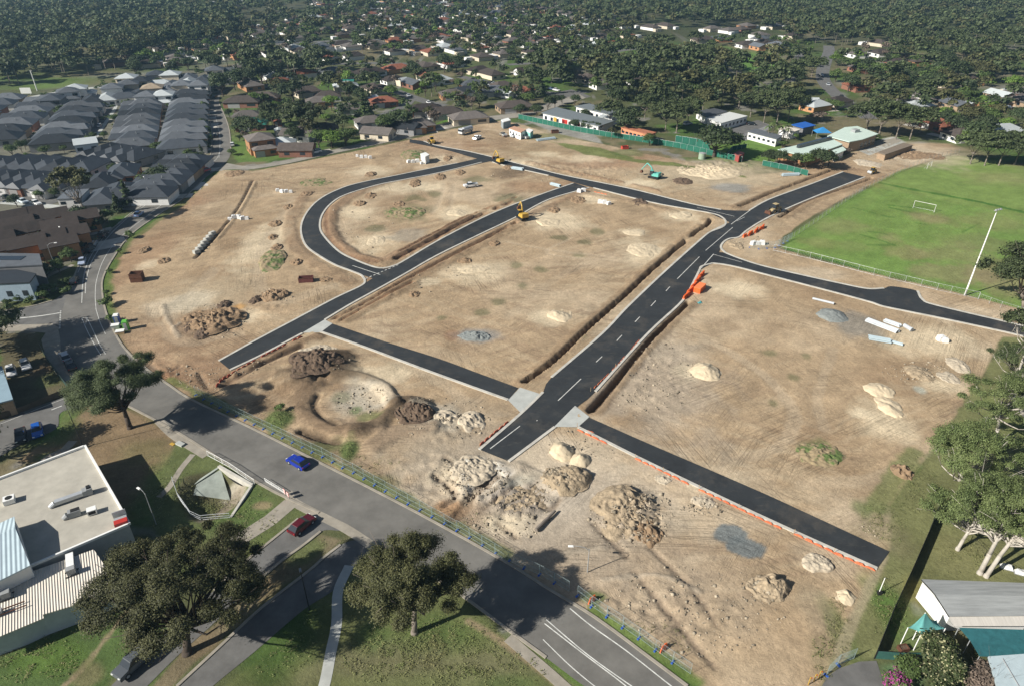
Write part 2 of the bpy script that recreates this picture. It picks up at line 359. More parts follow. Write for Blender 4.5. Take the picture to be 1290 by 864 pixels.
sheet('footpath', [(-10, 410), (40, 409), (66, 408), (76, 414), (62, 420), (30, 417), (-10, 418)], .026, 'path')
pathway([(0, 382), (30, 364), (60, 348), (92, 334)], 1.4); pathway([(30, 372), (60, 366), (92, 361)], 1.2); pathway([(80, 256), (140, 254), (180, 248), (215, 226), (245, 207), (257, 195), (261, 160), (255, 135)], 1.6)
pathway([(-10, 668), (0, 660), (40, 640), (52, 585), (80, 567), (92, 555)], 1.6)
# painted markings
def line(pts, w, z=.062, m='white', sm=True): ribbon('road_marking', pts, w, z, m, sm, z0=z - .012)
def dash(a, b, w=.16, z=.062): line([a, b], w, z, sm=False)
for a, b in (((617.5, 565), (655, 536.5)), ((676, 530), (677, 529)), ((703, 504.5), (732, 477)), ((751, 456), (758.5, 449)), ((777, 429.5), (783.5, 422.5)), ((800, 406), (806, 399.5)), ((820, 386), (826, 379.5)), ((839, 367), (844, 361.5)), ((853, 352), (881, 324)), ((889, 316), (923, 287))): dash(a, b)
line([(881, 341), (899, 320.5)], .2, .066); line([(899, 321), (935, 331)], .12, .07); line([(938, 274), (928, 279)], .14); line([(878, 262), (925, 273)], .11, .064); line([(921, 283), (944, 266)], .2, .07)
line([(444, 335), (479, 346.5)], .16); 
for k in range(9):
    t = k / 9; a = (461 + 43 * t, 351.5 - 18.5 * t); dash(a, (a[0] + 2.4, a[1] - 1.05), .25, .066)
for k in range(3): a = (372 + 8 * k, 389 + 2 * k)
dl1 = [(846, 866), (780, 822), (716, 766)]; 
line([(860, 874), (846, 864), (790, 820), (745, 788), (718, 766)], .14, .042); line([(820, 880), (796, 864), (740, 824), (688, 780)], .13, .042); line([(806, 880), (784, 860), (735, 823), (686, 785)], .13, .042); line([(768, 875), (752, 866), (718, 838), (684, 805)], .11, .042)
line([(103, 401), (110, 417), (119, 434), (127, 447)], .13, .042); line([(109.5, 400.5), (118, 418), (125, 433), (133, 446)], .13, .042); line([(103, 401), (109.5, 400.5)], .11, .046); line([(109.5, 401), (108, 409)], .11, .05)
line([(121, 390), (126, 406), (133, 421)], .11, .042)
line([(107.5, 370), (109, 352), (117, 327), (137, 298), (165, 272), (205, 244), (250, 211)], .14, .042); line([(103, 382), (105, 352), (113, 326), (133, 297), (162, 271), (202, 243), (247, 210)], .14, .042)
line([(121, 390), (120, 372), (122, 352), (132, 325), (152, 299), (182, 275), (215, 250)], .11, .042); line([(95, 346), (99, 336)], .1, .042); line([(98, 344), (108, 324), (127, 300), (150, 281)], .1, .042)
line([(276, 199), (277, 172), (271, 145)], .12, .042); line([(269, 204), (274, 199), (279, 186)], .12, .042)
line([(-5, 403), (20, 401.5), (41, 399.5), (60, 397), (75, 394.5)], .35, .036)
for k in range(11):
    y = 392 + k * 2.1; dash((76.5 - k * .12, y), (76.4 - k * .12, y + 1), .3, .044)
dash((65, 516), (78, 511), .22, .036); line([(0, 534), (45, 516), (86, 500)], .1, .036)
for k in range(5): a = (-6 + 17 * k, 553 - 7 * k)
# ================================================================ GROUND: one sheet, relief and soil colours
def axis(lo, hi, step, far_lo, far_hi):
    a = list(np.arange(lo, hi, step)); s = step
    while a[-1] < far_hi: s *= 1.22; a.append(a[-1] + s)
    s = step; b = [a[0]]
    while b[-1] > far_lo: s *= 1.22; b.append(b[-1] - s)
    return np.array(b[:0:-1] + a)
ya = [40.0]
while ya[-1] < 330: ya.append(ya[-1] + .26 + max(0, ya[-1] - 40) * .0024)
s_ = 1.0
while ya[-1] < 5200: s_ *= 1.13; ya.append(ya[-1] + s_)
yb = [40.0]; s_ = .3
while yb[-1] > -900: s_ *= 1.4; yb.append(yb[-1] - s_)
YA = np.array(yb[:0:-1] + ya); XA = axis(-118, 158, .42, -4200, 4200)
gx, gy = np.meshgrid(XA, YA); X = gx.ravel(); Y = gy.ravel(); NG = len(X)
n1 = fbm(X, Y, 14, 4, 1); n2 = fbm(X, Y, 3.2, 4, 2); n3 = fbm(X, Y, 60, 3, 3); n4 = fbm(X, Y, .9, 2, 4)
H = np.zeros(NG)
C = np.zeros((NG, 3))
def setc(col, k, var=0.0):
    global C
    c = np.array(col)[None, :] * (1 + var * n2[:, None]); k = k[:, None]; C = C * (1 - k) + c * k
# suburb: lawns, dry grass, bare patches
C[:] = np.array((.085, .095, .042))
setc((.17, .145, .085), sstep(.0, .35, n1 + .5 * n3)); setc((.07, .12, .03), sstep(.1, .4, fbm(X, Y, 22, 3, 9)), .2); setc((.21, .20, .18), sstep(.35, .5, fbm(X, Y, 9, 3, 12)) * .8)
far = sstep(470, 700, Y); setc((.045, .05, .026), far * .75, .2)
def zone(pts, col, w=.4, warp=.6, var=.25, k=1.0):
    P = [G(*p) for p in pts]; lo = (min(p.x for p in P) - 4, min(p.y for p in P) - 4); hi = (max(p.x for p in P) + 4, max(p.y for p in P) + 4)
    m = (X > lo[0]) & (X < hi[0]) & (Y > lo[1]) & (Y < hi[1])
    kk = np.zeros(NG); kk[m] = sstep(-w, w, sdpoly(X[m], Y[m], P) + warp * n2[m] + warp * n1[m]) * k
    setc(col, kk, var); return kk
def local(x, y, rx, ry, rot=0.0):
    c = G(x, y); a = (G(x + rx, y) - c).length; b = (G(x, y - ry) - c).length
    dx, dy = X - c.x, Y - c.y
    if rot: q = R(rot); dx, dy = dx * math.cos(q) + dy * math.sin(q), -dx * math.sin(q) + dy * math.cos(q)
    return np.sqrt((dx / a) ** 2 + (dy / b) ** 2)
def blob(x, y, rx, ry, col, k=1.0, nz=.4, soft=.35, rot=0.0, h=0.0, var=.15):
    r = local(x, y, rx, ry, rot) + nz * n2 + nz * .6 * n1
    setc(col, (1 - sstep(1 - soft, 1 + soft, r)) * k, var)
    if h: bump(x, y, rx, ry, h, rot)
def bump(x, y, rx, ry, h, rot=0.0, nz=.2):
    global H
    r = local(x, y, rx, ry, rot) + nz * n2; H = H + h * (1 - sstep(.1, 1.1, r)) * (1 + .3 * n2)
def stroke(pts, w, col=None, k=1.0, h=0.0, nz=.35, soft=.4, gap=0.0, rag=.25, sm=True):
    global H
    P = GL(pts); P = smooth(P, 4) if sm and len(P) > 2 else P
    lo = (min(p.x for p in P) - w * 3, min(p.y for p in P) - w * 3); hi = (max(p.x for p in P) + w * 3, max(p.y for p in P) + w * 3)
    m = (X > lo[0]) & (X < hi[0]) & (Y > lo[1]) & (Y < hi[1])
    d = dline(X[m], Y[m], P) / w + nz * n2[m]; kk = np.zeros(NG); kk[m] = (1 - sstep(1 - soft, 1 + soft, d))
    if gap: kk *= sstep(gap - .12, gap + .12, n1 * .7 + n2 * .5 + .5)
    if col is not None: setc(col, kk * k, .15)
    if h: H = H + h * kk * (1 + rag * n2)
TAN, PALE, SAND, RED, DARK, GREY = (.385, .285, .178), (.56, .465, .335), (.68, .575, .40), (.27, .15, .085), (.11, .08, .053), (.42, .365, .29)
GRASS, LUSH, DRY = (.105, .125, .048), (.085, .135, .038), (.21, .18, .095)
# --- playing field and far ovals
zone([(1215, 200), (1290, 214), (1330, 225), (1330, 400), (1262, 385), (1190, 364), (1100, 345), (985, 312), (1003, 290), (1060, 255), (1130, 218)], (.14, .22, .055), .8, .4, .15)
zone([(1300, 212), (1212, 196), (1135, 214), (1090, 234), (1230, 262), (1330, 285)], (.18, .24, .07), 1, 1, .1, .6)
blob(1140, 318, 26, 8, (.24, .21, .10), .6); blob(1075, 310, 22, 6, (.20, .2, .09), .4); blob(1200, 345, 50, 10, (.24, .2, .11), .55); blob(1230, 305, 40, 9, (.22, .2, .10), .4); blob(1290, 360, 60, 20, (.26, .2, .12), .6)
for p, w in (((( 1122, 262), (1155, 269), (1190, 275)), .7), (((1085, 296), (1112, 304), (1126, 309)), .6), (((1095, 292), (1115, 295), (1125, 301)), .5), (((1093, 309), (1120, 309)), .4), (((1075, 262), (1102, 269)), .3), (((1110, 231), (1160, 241), (1230, 254), (1290, 268)), 1.0), (((1112, 272), (1124, 274)), .6), (((1154, 281), (1166, 283)), .5), (((1212, 293), (1236, 281)), .35), (((990, 314), (1060, 332), (1120, 350)), .6), (((1120, 259), (1150, 262)), .5)):
    stroke(p, w, (.05, .13, .022), .95, nz=.6)
zone([(915, 62), (975, 66), (990, 84), (960, 94), (935, 88)], (.11, .2, .045), 2, 1, .1); zone([(775, 72), (800, 66), (835, 70), (812, 88), (778, 90)], (.12, .2, .05), 2, 1, .1)
zone([(968, 30), (1000, 33), (1012, 41), (975, 38)], (.42, .34, .2), 3, 1, .1)
for k_ in range(9):      # mowing bands
    stroke([(1010 + 22 * k_, 322 - 2 * k_), (1120 + 22 * k_, 232 + 5 * k_)], 2.2, (.15, .215, .055) if k_ % 2 else (.18, .235, .07), .3, nz=.5)
for a in ((1165, 274, 20, 5, (.27, .22, .12), .6), (1060, 285, 30, 8, (.23, .22, .10), .5), (1200, 320, 40, 10, (.25, .22, .11), .5), (1240, 280, 50, 8, (.24, .22, .10), .4), (1120, 300, 14, 5, (.25, .2, .11), .5), (1260, 225, 40, 6, (.25, .23, .11), .5), (1030, 306, 20, 5, (.25, .22, .1), .4)): blob(*a, nz=.7, soft=.7)
# --- construction site soil
SITE = [(880, 860), (821, 827), (749, 774), (690, 738), (636, 704), (520, 640), (404, 581), (320, 538), (243, 502), (212, 482), (185, 463), (160, 438), (147, 420), (137, 396), (133, 372), (136, 352), (150, 325), (170, 298), (205, 272), (236, 251), (263, 226), (280, 215), (320, 216), (422, 196), (500, 180), (576, 162), (632, 152), (660, 158), (700, 172), (760, 182), (800, 192), (870, 205), (940, 222), (1000, 216), (1028, 206), (1050, 200), (1075, 192), (1120, 183), (1180, 180), (1212, 186), (1200, 193), (1136, 214), (1090, 236), (1030, 268), (985, 300), (978, 313), (1030, 328), (1130, 352), (1240, 378), (1295, 392), (1295, 425), (1262, 425), (1240, 470), (1205, 520), (1168, 570), (1150, 600), (1120, 640), (1122, 690), (1105, 720), (1080, 765), (1060, 810), (1040, 860), (1040, 890), (905, 890)]
ks = zone(SITE, TAN, .4, .5, .10)
site = ks.copy()
setc(PALE, ks * sstep(.05, .6, fbm(X, Y, 26, 4, 21)) * .45); setc((.25, .17, .10), ks * sstep(.1, .6, fbm(X, Y, 19, 4, 22)) * .55)
setc((.27, .20, .125), ks * sstep(.2, .5, fbm(X, Y * .35, 5, 3, 23)) * .4)
for ang, sd in ((.55, 31), (-.6, 32), (.1, 33)):      # scraper and tyre streaks
    u = X * math.cos(ang) + Y * math.sin(ang); v = -X * math.sin(ang) + Y * math.cos(ang); q = fbm(u * .08, v + 2.5 * n1, 1.3, 3, sd)
    reg = sstep(-.1, .35, fbm(X, Y, 40, 2, sd + 10))
    setc((.46, .37, .25), ks * reg * sstep(.15, .5, q) * .35); setc((.23, .16, .105), ks * reg * sstep(.15, .5, -q) * .35); H += ks * reg * q * .05
# grey-white broken ground in the lower middle, red clay at the left edge and by the fences
for a in ((640, 610, 130, 60, GREY, .75), (720, 640, 120, 70, GREY, .7), (800, 720, 130, 70, (.36, .29, .21), .6), (560, 560, 80, 50, (.33, .28, .21), .6), (860, 610, 90, 40, PALE, .4), (820, 480, 75, 60, GREY, .55), (760, 560, 40, 30, PALE, .5), (700, 575, 60, 28, PALE, .7),
          (230, 420, 70, 40, (.29, .19, .115), .6), (170, 330, 28, 30, RED, .4), (230, 255, 30, 12, RED, .5), (250, 470, 55, 25, (.24, .15, .09), .7), (200, 480, 25, 12, RED, .6), (780, 205, 80, 9, RED, .55), (700, 235, 60, 7, RED, .4), (690, 190, 60, 8, (.22, .16, .09), .5), (1060, 222, 50, 12, RED, .3), (640, 218, 22, 6, DARK, .6), (520, 680, 40, 22, (.26, .17, .10), .5), (575, 650, 40, 20, (.26, .17, .10), .6), (1020, 345, 40, 8, PALE, .6), (940, 300, 30, 20, PALE, .4), (1150, 195, 60, 12, PALE, .7), (1220, 395, 60, 8, PALE, .6), (900, 660, 70, 20, PALE, .5), (1040, 700, 40, 20, PALE, .4), (1085, 650, 50, 26, PALE, .5), (250, 375, 60, 22, (.42, .35, .24), .5), (215, 385, 30, 10, PALE, .7), (890, 220, 90, 16, (.46, .38, .26), .8), (560, 185, 60, 10, RED, .35), (700, 170, 50, 8, (.42, .34, .23), .6)):
    blob(*a, nz=.5, soft=.5)
# pale sand spills lying flat
for a in ((448, 268, 22, 7), (475, 305, 26, 12), (500, 238, 38, 7), (535, 235, 26, 5), (575, 268, 26, 9), (595, 342, 40, 11), (540, 355, 14, 5), (705, 278, 34, 10), (800, 293, 16, 5), (812, 318, 26, 15), (858, 272, 20, 6), (748, 250, 22, 6), (330, 308, 24, 24), (185, 335, 12, 6), (690, 402, 22, 9), (868, 470, 16, 8), (1170, 428, 46, 16), (930, 365, 30, 10), (1120, 535, 30, 20), (640, 660, 30, 14), (470, 215, 26, 6), (480, 470, 40, 12), (600, 600, 46, 22), (655, 205, 26, 6), (735, 200, 30, 5), (810, 232, 20, 5), (400, 440, 24, 6), (300, 400, 40, 9), (1085, 520, 12, 6), (900, 610, 30, 10), (1185, 485, 40, 8), (560, 200, 12, 3), (685, 195, 20, 4)):
    blob(*a, SAND, .62, nz=.7, soft=.6)
for a in ((922, 672, 24, 12, (.17, .188, .185), .95, .55, .12), (938, 688, 24, 13, (.17, .188, .185), .95, .55, .12), (1075, 408, 34, 16, (.24, .23, .2), .7), (600, 422, 30, 8, (.25, .24, .22), .8), (570, 422, 10, 7, RED, .5), (515, 297, 26, 8, (.29, .26, .21), .6), (920, 237, 24, 6, (.27, .27, .25), .8), (1158, 491, 9, 5, (.36, .37, .31), .8), (470, 350, 10, 5, RED, .4), (620, 605, 40, 22, (.55, .52, .46), .7), (600, 588, 30, 12, (.5, .48, .42), .7)):
    blob(*a)
for a in ((516, 268, 24, 9), (524, 250, 12, 4), (548, 245, 10, 4), (600, 226, 14, 4), (472, 288, 10, 4), (628, 380, 8, 4), (605, 394, 9, 4), (555, 400, 8, 4), (652, 335, 7, 4), (706, 300, 10, 3), (752, 292, 8, 3), (735, 305, 8, 3), (683, 340, 9, 4), (657, 360, 7, 4), (735, 425, 6, 3), (1000, 475, 6, 4), (974, 508, 6, 4), (730, 322, 8, 3), (640, 250, 18, 4), (970, 445, 9, 4), (1016, 448, 7, 4)):
    blob(*a, (.085, .105, .045), .55, nz=.9, soft=.5)
# tyre tracks and haul ways
for p, w, k in ((((720, 300), (690, 320), (790, 330), (880, 345)), .5, .5), (((640, 305), (700, 316), (790, 326)), .6, .5), (((545, 270), (556, 250), (560, 232)), .8, .5), (((566, 270), (570, 250), (572, 232)), .8, .4), (((880, 420), (960, 470), (1000, 520), (985, 560), (930, 580)), 1.2, .5), (((1050, 440), (1030, 500), (1040, 540)), 1.0, .4), (((270, 340), (215, 400), (230, 430), (300, 420)), 1.6, .4), (((370, 250), (330, 320), (340, 380), (420, 360)), 1.6, .4), (((640, 400), (720, 340), (840, 300)), 1.2, .3), (((1180, 560), (1110, 600), (1010, 610)), 1.4, .4), (((620, 580), (560, 620), (520, 650)), 1.2, .5), (((460, 430), (540, 470), (600, 520), (640, 560)), 1.6, .5), (((880, 700), (800, 760), (760, 770)), 1.0, .4)):
    stroke(p, w, (.45, .36, .25), k, h=-.05, nz=.5)
q0 = np.zeros(NG)
# service trenches beside the kerbs, with their spoil
def trench(p, w=.8, d=-1.3, spoil=1.6, side=1, gap=0.0, col=(.12, .08, .05)):
    P = [(a[0] + side * 6, a[1] + 2) for a in p]
    stroke(P, spoil, (.27, .19, .115), .75, h=.28, nz=.6, gap=.1); stroke(p, w, col, .9, h=d, nz=.15, soft=.22, gap=gap, rag=.1)
trench([(896, 276.5), (890, 284), (880, 290), (860, 307), (819, 342), (791, 368.6), (742, 412), (699, 453), (660.5, 481)], .6, -1.4, 1.8, -1, .08)
trench([(866, 381), (819, 427), (783, 471), (764, 494), (745, 516)], .8, -1.6, 1.2, 1, .0)
trench([(1098, 225), (1040, 245), (1013, 255), (983, 273)], .7, -1.0, 1.2, 1, .1); trench([(1050, 214), (1010, 229), (970, 244), (932, 260)], .7, -1.0, 1.6, -1, .25)
trench([(650, 252), (588, 279), (553, 298), (499, 327)], .7, -.9, 1.6, -1, .18, RED); trench([(650, 248), (588, 274), (553, 292), (505, 318)], .45, -.6, .5, -1, .22, RED)
trench([(422, 401), (473, 374), (514, 352), (571, 322), (650, 281)], .6, -.9, 1.6, 1, .15, RED); trench([(430, 404), (480, 376), (520, 356)], .4, -.5, .8, 1, .25, RED)
stroke([(735, 242), (700, 257), (650, 280), (560, 326), (480, 370)], 1.5, (.22, .14, .085), .6, h=.3, nz=.9)
trench([(412, 262), (411, 285), (418, 304), (440, 322), (475, 332)], .6, -.4, 2.0, 1, .4, (.2, .125, .075)); stroke([(480, 232), (440, 248), (416, 268), (414, 290), (430, 312), (470, 330), (520, 312), (590, 275)], 2.2, (.23, .145, .09), .6, h=.35, nz=.8)
stroke([(380, 250), (365, 280), (372, 310), (400, 335), (440, 355)], 2.0, (.27, .18, .11), .5, h=.25, nz=.8)
stroke([(318, 228), (300, 262), (270, 300), (246, 325)], .35, (.09, .065, .05), .9, h=-.6, nz=.2); stroke([(322, 230), (304, 264), (274, 302)], .5, (.33, .25, .16), .6, h=.3)
stroke([(300, 470), (345, 446), (400, 424)], 1.3, (.21, .14, .085), .8, h=.5, nz=.8, gap=.3); stroke([(280, 485), (330, 458), (380, 436)], .6, (.10, .07, .05), .8, h=-.6, gap=.25); stroke([(275, 478), (312, 461), (360, 437)], .5, (.11, .075, .05), .7, h=-.4, gap=.3)
stroke([(665, 205), (720, 218), (800, 234), (880, 252)], 1.6, (.25, .15, .09), .55, h=.3, nz=.9, gap=.35); stroke([(740, 246), (800, 256), (860, 270)], 1.4, (.27, .19, .12), .5, h=.3, nz=.9, gap=.3)
stroke([(940, 338), (1010, 356), (1100, 378), (1200, 403)], 1.2, (.45, .36, .25), .5, h=.15, nz=.8)
blob(300, 388, 10, 4, (.40, .24, .10), .9); blob(245, 378, 26, 12, (.52, .45, .33), .8); blob(565, 640, 18, 10, (.42, .25, .13), .7); blob(260, 408, 36, 14, (.17, .125, .085), .8); blob(600, 596, 26, 13, (.56, .52, .44), .8); blob(650, 630, 36, 20, (.27, .225, .18), .7); blob(660, 604, 34, 8, (.30, .28, .22), .7, rot=20)
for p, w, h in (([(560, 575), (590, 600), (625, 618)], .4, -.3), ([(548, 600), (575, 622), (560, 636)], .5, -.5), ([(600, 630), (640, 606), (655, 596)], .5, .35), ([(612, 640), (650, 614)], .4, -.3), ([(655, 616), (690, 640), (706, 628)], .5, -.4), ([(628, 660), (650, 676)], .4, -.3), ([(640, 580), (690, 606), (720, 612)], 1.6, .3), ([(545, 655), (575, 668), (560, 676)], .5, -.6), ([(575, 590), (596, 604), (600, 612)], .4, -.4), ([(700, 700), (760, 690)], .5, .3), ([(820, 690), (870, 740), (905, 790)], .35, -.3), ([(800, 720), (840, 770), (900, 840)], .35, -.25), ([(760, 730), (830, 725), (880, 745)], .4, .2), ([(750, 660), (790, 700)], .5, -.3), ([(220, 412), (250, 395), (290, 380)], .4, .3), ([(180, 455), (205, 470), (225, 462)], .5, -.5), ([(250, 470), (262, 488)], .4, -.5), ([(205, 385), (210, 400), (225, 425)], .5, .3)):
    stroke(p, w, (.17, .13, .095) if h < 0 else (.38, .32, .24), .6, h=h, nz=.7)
# bund and bowl of dark soil by the existing road
stroke([(378, 474), (398, 460), (418, 458)], 4.2, DARK, .9, h=1.5, nz=.5, soft=.6); blob(405, 465, 34, 18, (.085, .06, .04), .7)
stroke([(392, 488), (380, 502), (378, 518), (392, 530), (420, 540), (448, 543)], 1.9, (.20, .14, .088), .9, h=.5, nz=.7, soft=.7); stroke([(400, 498), (396, 510), (404, 524), (424, 536)], .6, DARK, .7, h=-.4)
stroke([(420, 475), (455, 476), (485, 490), (497, 512)], 1.3, (.19, .135, .085), .7, h=.7, nz=.4)
stroke([(450, 545), (475, 536), (492, 520), (508, 508), (534, 510)], 1.7, DARK, .8, h=.9, nz=.6, soft=.6); blob(520, 522, 22, 14, DARK, .6)
blob(455, 503, 38, 20, (.43, .39, .31), .8, h=-.3); blob(480, 496, 18, 10, PALE, .7); blob(430, 500, 12, 8, (.12, .13, .06), .5); blob(466, 524, 20, 8, (.12, .16, .05), .6); blob(448, 516, 9, 6, LUSH, .7)
blob(545, 528, 40, 20, (.40, .37, .30), .6); stroke([(470, 560), (500, 545), (540, 540)], 2.0, (.26, .19, .125), .7, h=.5, nz=.6)
blob(352, 528, 20, 12, LUSH, .9, h=.9); blob(440, 566, 12, 14, LUSH, .9, h=.3); blob(415, 560, 22, 9, GRASS, .8)
stroke([(380, 542), (410, 552), (425, 556)], .8, DARK, .9, h=-.9)
stroke([(545, 670), (580, 645), (600, 620), (625, 602)], .9, (.2, .14, .09), .7, h=-.5, nz=.7); stroke([(520, 650), (570, 690)], 1.0, DARK, .6, h=-.5, nz=.8)
blob(345, 500, 20, 14, (.22, .15, .09), .6)
# rough heaped ground
for x, y, rx, ry, a in ((795, 650, 48, 36, 1.0), (640, 640, 50, 34, .8), (600, 600, 50, 30, .7), (690, 610, 40, 24, .5), (270, 405, 46, 20, .9), (330, 385, 40, 12, .5), (560, 540, 40, 24, .6), (405, 462, 34, 18, .8), (520, 520, 30, 18, .9), (850, 770, 110, 50, .35), (540, 600, 60, 40, .4), (720, 215, 120, 10, .3), (900, 210, 60, 8, .5), (1150, 195, 60, 12, .3), (200, 470, 40, 16, .5), (820, 480, 60, 50, .25), (970, 742, 20, 16, .5)):
    kk = 1 - sstep(.4, 1.1, local(x, y, rx, ry) + .3 * n1); H += kk * a * (np.abs(fbm(X, Y, 2.6, 3, 41)) * 1.25 + np.abs(n4) * .6 + fbm(X, Y, 1.1, 2, 44) * .5)
H += ks * (.07 * n2 + .05 * n4 + .12 * n1)
# --- verges, gardens, grass
zone([(0, 392), (40, 386), (70, 378), (90, 360), (100, 335), (60, 350), (30, 366), (0, 384)], (.10, .105, .04), .4, .6)
blob(50, 372, 30, 8, (.05, .07, .022), .7); blob(20, 380, 20, 5, (.06, .075, .025), .7)
zone([(0, 420), (50, 420), (60, 445), (72, 470), (100, 496), (60, 508), (0, 526)], (.11, .095, .055), .5, .8); blob(62, 478, 18, 9, GRASS, .7); blob(52, 465, 14, 8, (.19, .13, .08), .5)
zone([(95, 494), (110, 480), (150, 510), (225, 550), (260, 578), (215, 640), (150, 660), (100, 560), (30, 580), (70, 545), (80, 520)], (.20, .145, .085), .4, .8)
for a in ((70, 545, 26, 14, LUSH, .75), (85, 520, 14, 12, LUSH, .8), (215, 600, 28, 34, LUSH, .75), (195, 640, 34, 22, LUSH, .7), (180, 570, 30, 14, (.17, .15, .07), .6), (165, 530, 26, 12, (.24, .17, .10), .6), (60, 575, 20, 5, LUSH, .6)): blob(*a, soft=.5)
zone([(225, 545), (260, 565), (330, 612), (405, 652), (330, 705), (260, 740), (200, 700), (190, 640)], GRASS, .4, .6); blob(300, 640, 40, 26, LUSH, .6); blob(330, 636, 12, 5, (.26, .2, .12), .8); blob(350, 680, 26, 10, (.12, .15, .05), .7); blob(300, 700, 30, 10, (.14, .15, .055), .6); blob(262, 700, 24, 22, DRY, .4)
# creek bed below the culvert
zone([(222, 622), (232, 600), (262, 594), (300, 598), (310, 620), (290, 646), (262, 656), (240, 652)], (.10, .095, .05), .4, .4); H -= 2.4 * (1 - sstep(.35, 1.15, local(268, 622, 44, 29)));  blob(292, 612, 16, 10, (.42, .38, .3), .8); stroke([(298, 612), (276, 634), (256, 650)], 1.1, (.24, .2, .15), .8, nz=.6); blob(246, 630, 20, 10, (.07, .08, .03), .8); blob(290, 640, 18, 8, (.10, .14, .035), .7)
zone([(0, 830), (60, 800), (110, 775), (150, 770), (200, 780), (215, 795), (150, 846), (125, 890), (-30, 890), (-30, 840)], (.075, .115, .036), .5, .5); stroke([(80, 864), (100, 845), (125, 815), (148, 785), (160, 770)], .35, (.24, .19, .12), .9, nz=.7); blob(170, 850, 26, 18, (.2, .17, .1), .7); blob(110, 850, 20, 14, (.22, .17, .10), .5); blob(60, 830, 50, 20, (.10, .17, .03), .4)
zone([(228, 822), (300, 760), (355, 706), (400, 672), (428, 680), (380, 722), (320, 770), (260, 822), (200, 880), (180, 880)], (.17, .14, .085), .3, .4); blob(385, 692, 26, 18, GRASS, .9); blob(330, 745, 20, 14, (.27, .19, .11), .6); blob(250, 810, 30, 14, (.2, .15, .09), .6)
zone([(440, 690), (470, 690), (560, 740), (640, 800), (730, 870), (730, 900), (260, 900), (285, 864), (330, 822), (384, 770), (426, 735)], (.115, .125, .05), .4, .5)
for a in ((350, 800, 50, 46, (.05, .095, .022), .8), (545, 800, 60, 28, LUSH, .6), (480, 830, 60, 26, (.18, .165, .095), .6), (600, 840, 70, 26, (.17, .16, .09), .6), (470, 800, 22, 20, LUSH, .6), (540, 860, 90, 14, (.13, .15, .06), .5), (640, 862, 40, 14, LUSH, .5), (390, 850, 18, 14, (.18, .17, .09), .5)): blob(*a, soft=.55)
stroke([(590, 782), (620, 800), (690, 850), (725, 880)], .5, (.25, .19, .12), .8); stroke([(700, 830), (735, 858), (752, 875)], 1.2, (.09, .14, .035), .8); stroke([(640, 800), (690, 840), (740, 884)], .6, GRASS, .7)
# verge strip behind the site fence
stroke([(215, 478), (320, 530), (404, 574), (520, 634), (636, 697)], 1.0, (.12, .15, .05), .8, nz=.9); stroke([(749, 768), (821, 820), (880, 858)], 1.1, (.10, .16, .035), .9, nz=.8); blob(750, 752, 18, 8, (.09, .14, .04), .8); blob(470, 610, 30, 12, (.11, .15, .045), .5)
stroke([(142, 330), (134, 352), (133, 380), (140, 402), (150, 418)], 1.4, (.08, .14, .03), .85, nz=.9); stroke([(262, 228), (235, 252), (205, 273), (170, 299), (150, 322)], 1.1, (.10, .14, .04), .7, nz=1.2)
# green strip along the school fence and the lower right corner
zone([(690, 178), (750, 186), (800, 200), (850, 206), (920, 218), (940, 224), (860, 212), (800, 205), (740, 195)], (.13, .16, .05), .6, 1.6, .3, .9); blob(790, 193, 20, 5, LUSH, .6); blob(690, 172, 40, 4, (.14, .15, .06), .7)
zone([(1120, 640), (1150, 600), (1185, 560), (1240, 470), (1265, 425), (1330, 430), (1330, 740), (1164, 735), (1140, 790), (1100, 826), (1060, 864), (1050, 890), (1030, 890), (1045, 830), (1085, 765), (1108, 720), (1124, 690)], (.155, .16, .07), .4, 1.0)
for a in ((1225, 700, 50, 24, (.19, .185, .085), .8), (1120, 765, 20, 36, (.085, .16, .035), .8), (1095, 700, 10, 30, DRY, .5), (1110, 660, 24, 30, (.2, .18, .1), .6), (1055, 790, 14, 30, (.10, .15, .04), .7), (1085, 640, 12, 10, LUSH, .6), (1160, 800, 30, 30, (.13, .17, .06), .8), (1135, 850, 24, 14, (.14, .25, .12), .7), (1280, 530, 30, 30, (.15, .18, .06), .7), (1040, 830, 16, 26, (.22, .19, .11), .6), (1155, 745, 14, 16, (.22, .19, .06), .5), (1270, 660, 30, 20, (.17, .18, .08), .6), (1030, 770, 20, 30, (.29, .24, .16), .5)): blob(*a, soft=.5)
stroke([(1112, 700), (1095, 740), (1075, 780), (1055, 830)], .7, (.33, .28, .18), .8, nz=.6)
stroke([(1100, 640), (1128, 600), (1150, 570)], 1.6, (.12, .16, .05), .7, nz=.9); blob(1030, 570, 24, 14, (.09, .15, .04), .6, nz=.8)
# suburb lawns, school grounds, estate verges
zone([(905, 176), (960, 172), (985, 180), (975, 206), (925, 200), (890, 188)], (.12, .20, .045), .6, .5); zone([(905, 165), (955, 152), (975, 160), (940, 178), (915, 172)], (.20, .2, .2), .6, .4)
zone([(1072, 186), (1125, 172), (1140, 180), (1095, 196)], (.42, .42, .38), .5, .4); zone([(655, 150), (700, 168), (760, 182), (745, 165), (690, 145)], (.26, .25, .22), .6, .4)
zone([(291, 195), (300, 205), (335, 203), (395, 190), (390, 180), (320, 182), (292, 170)], (.10, .16, .04), .6, .8); zone([(289, 160), (312, 150), (340, 140), (380, 150), (360, 175), (295, 180)], (.12, .15, .05), .6, 1.5, .3, .8)
zone([(545, 158), (580, 150), (600, 142), (575, 146)], (.09, .18, .03), .4, .3); zone([(430, 182), (500, 166), (540, 155), (470, 172), (420, 185)], (.10, .15, .04), .4, .6)
zone([(-40, 170), (60, 120), (140, 105), (280, 80), (310, 95), (262, 125), (266, 190), (215, 230), (150, 262), (95, 330), (0, 380), (-60, 400)], (.15, .145, .11), 1.5, 1, .3)
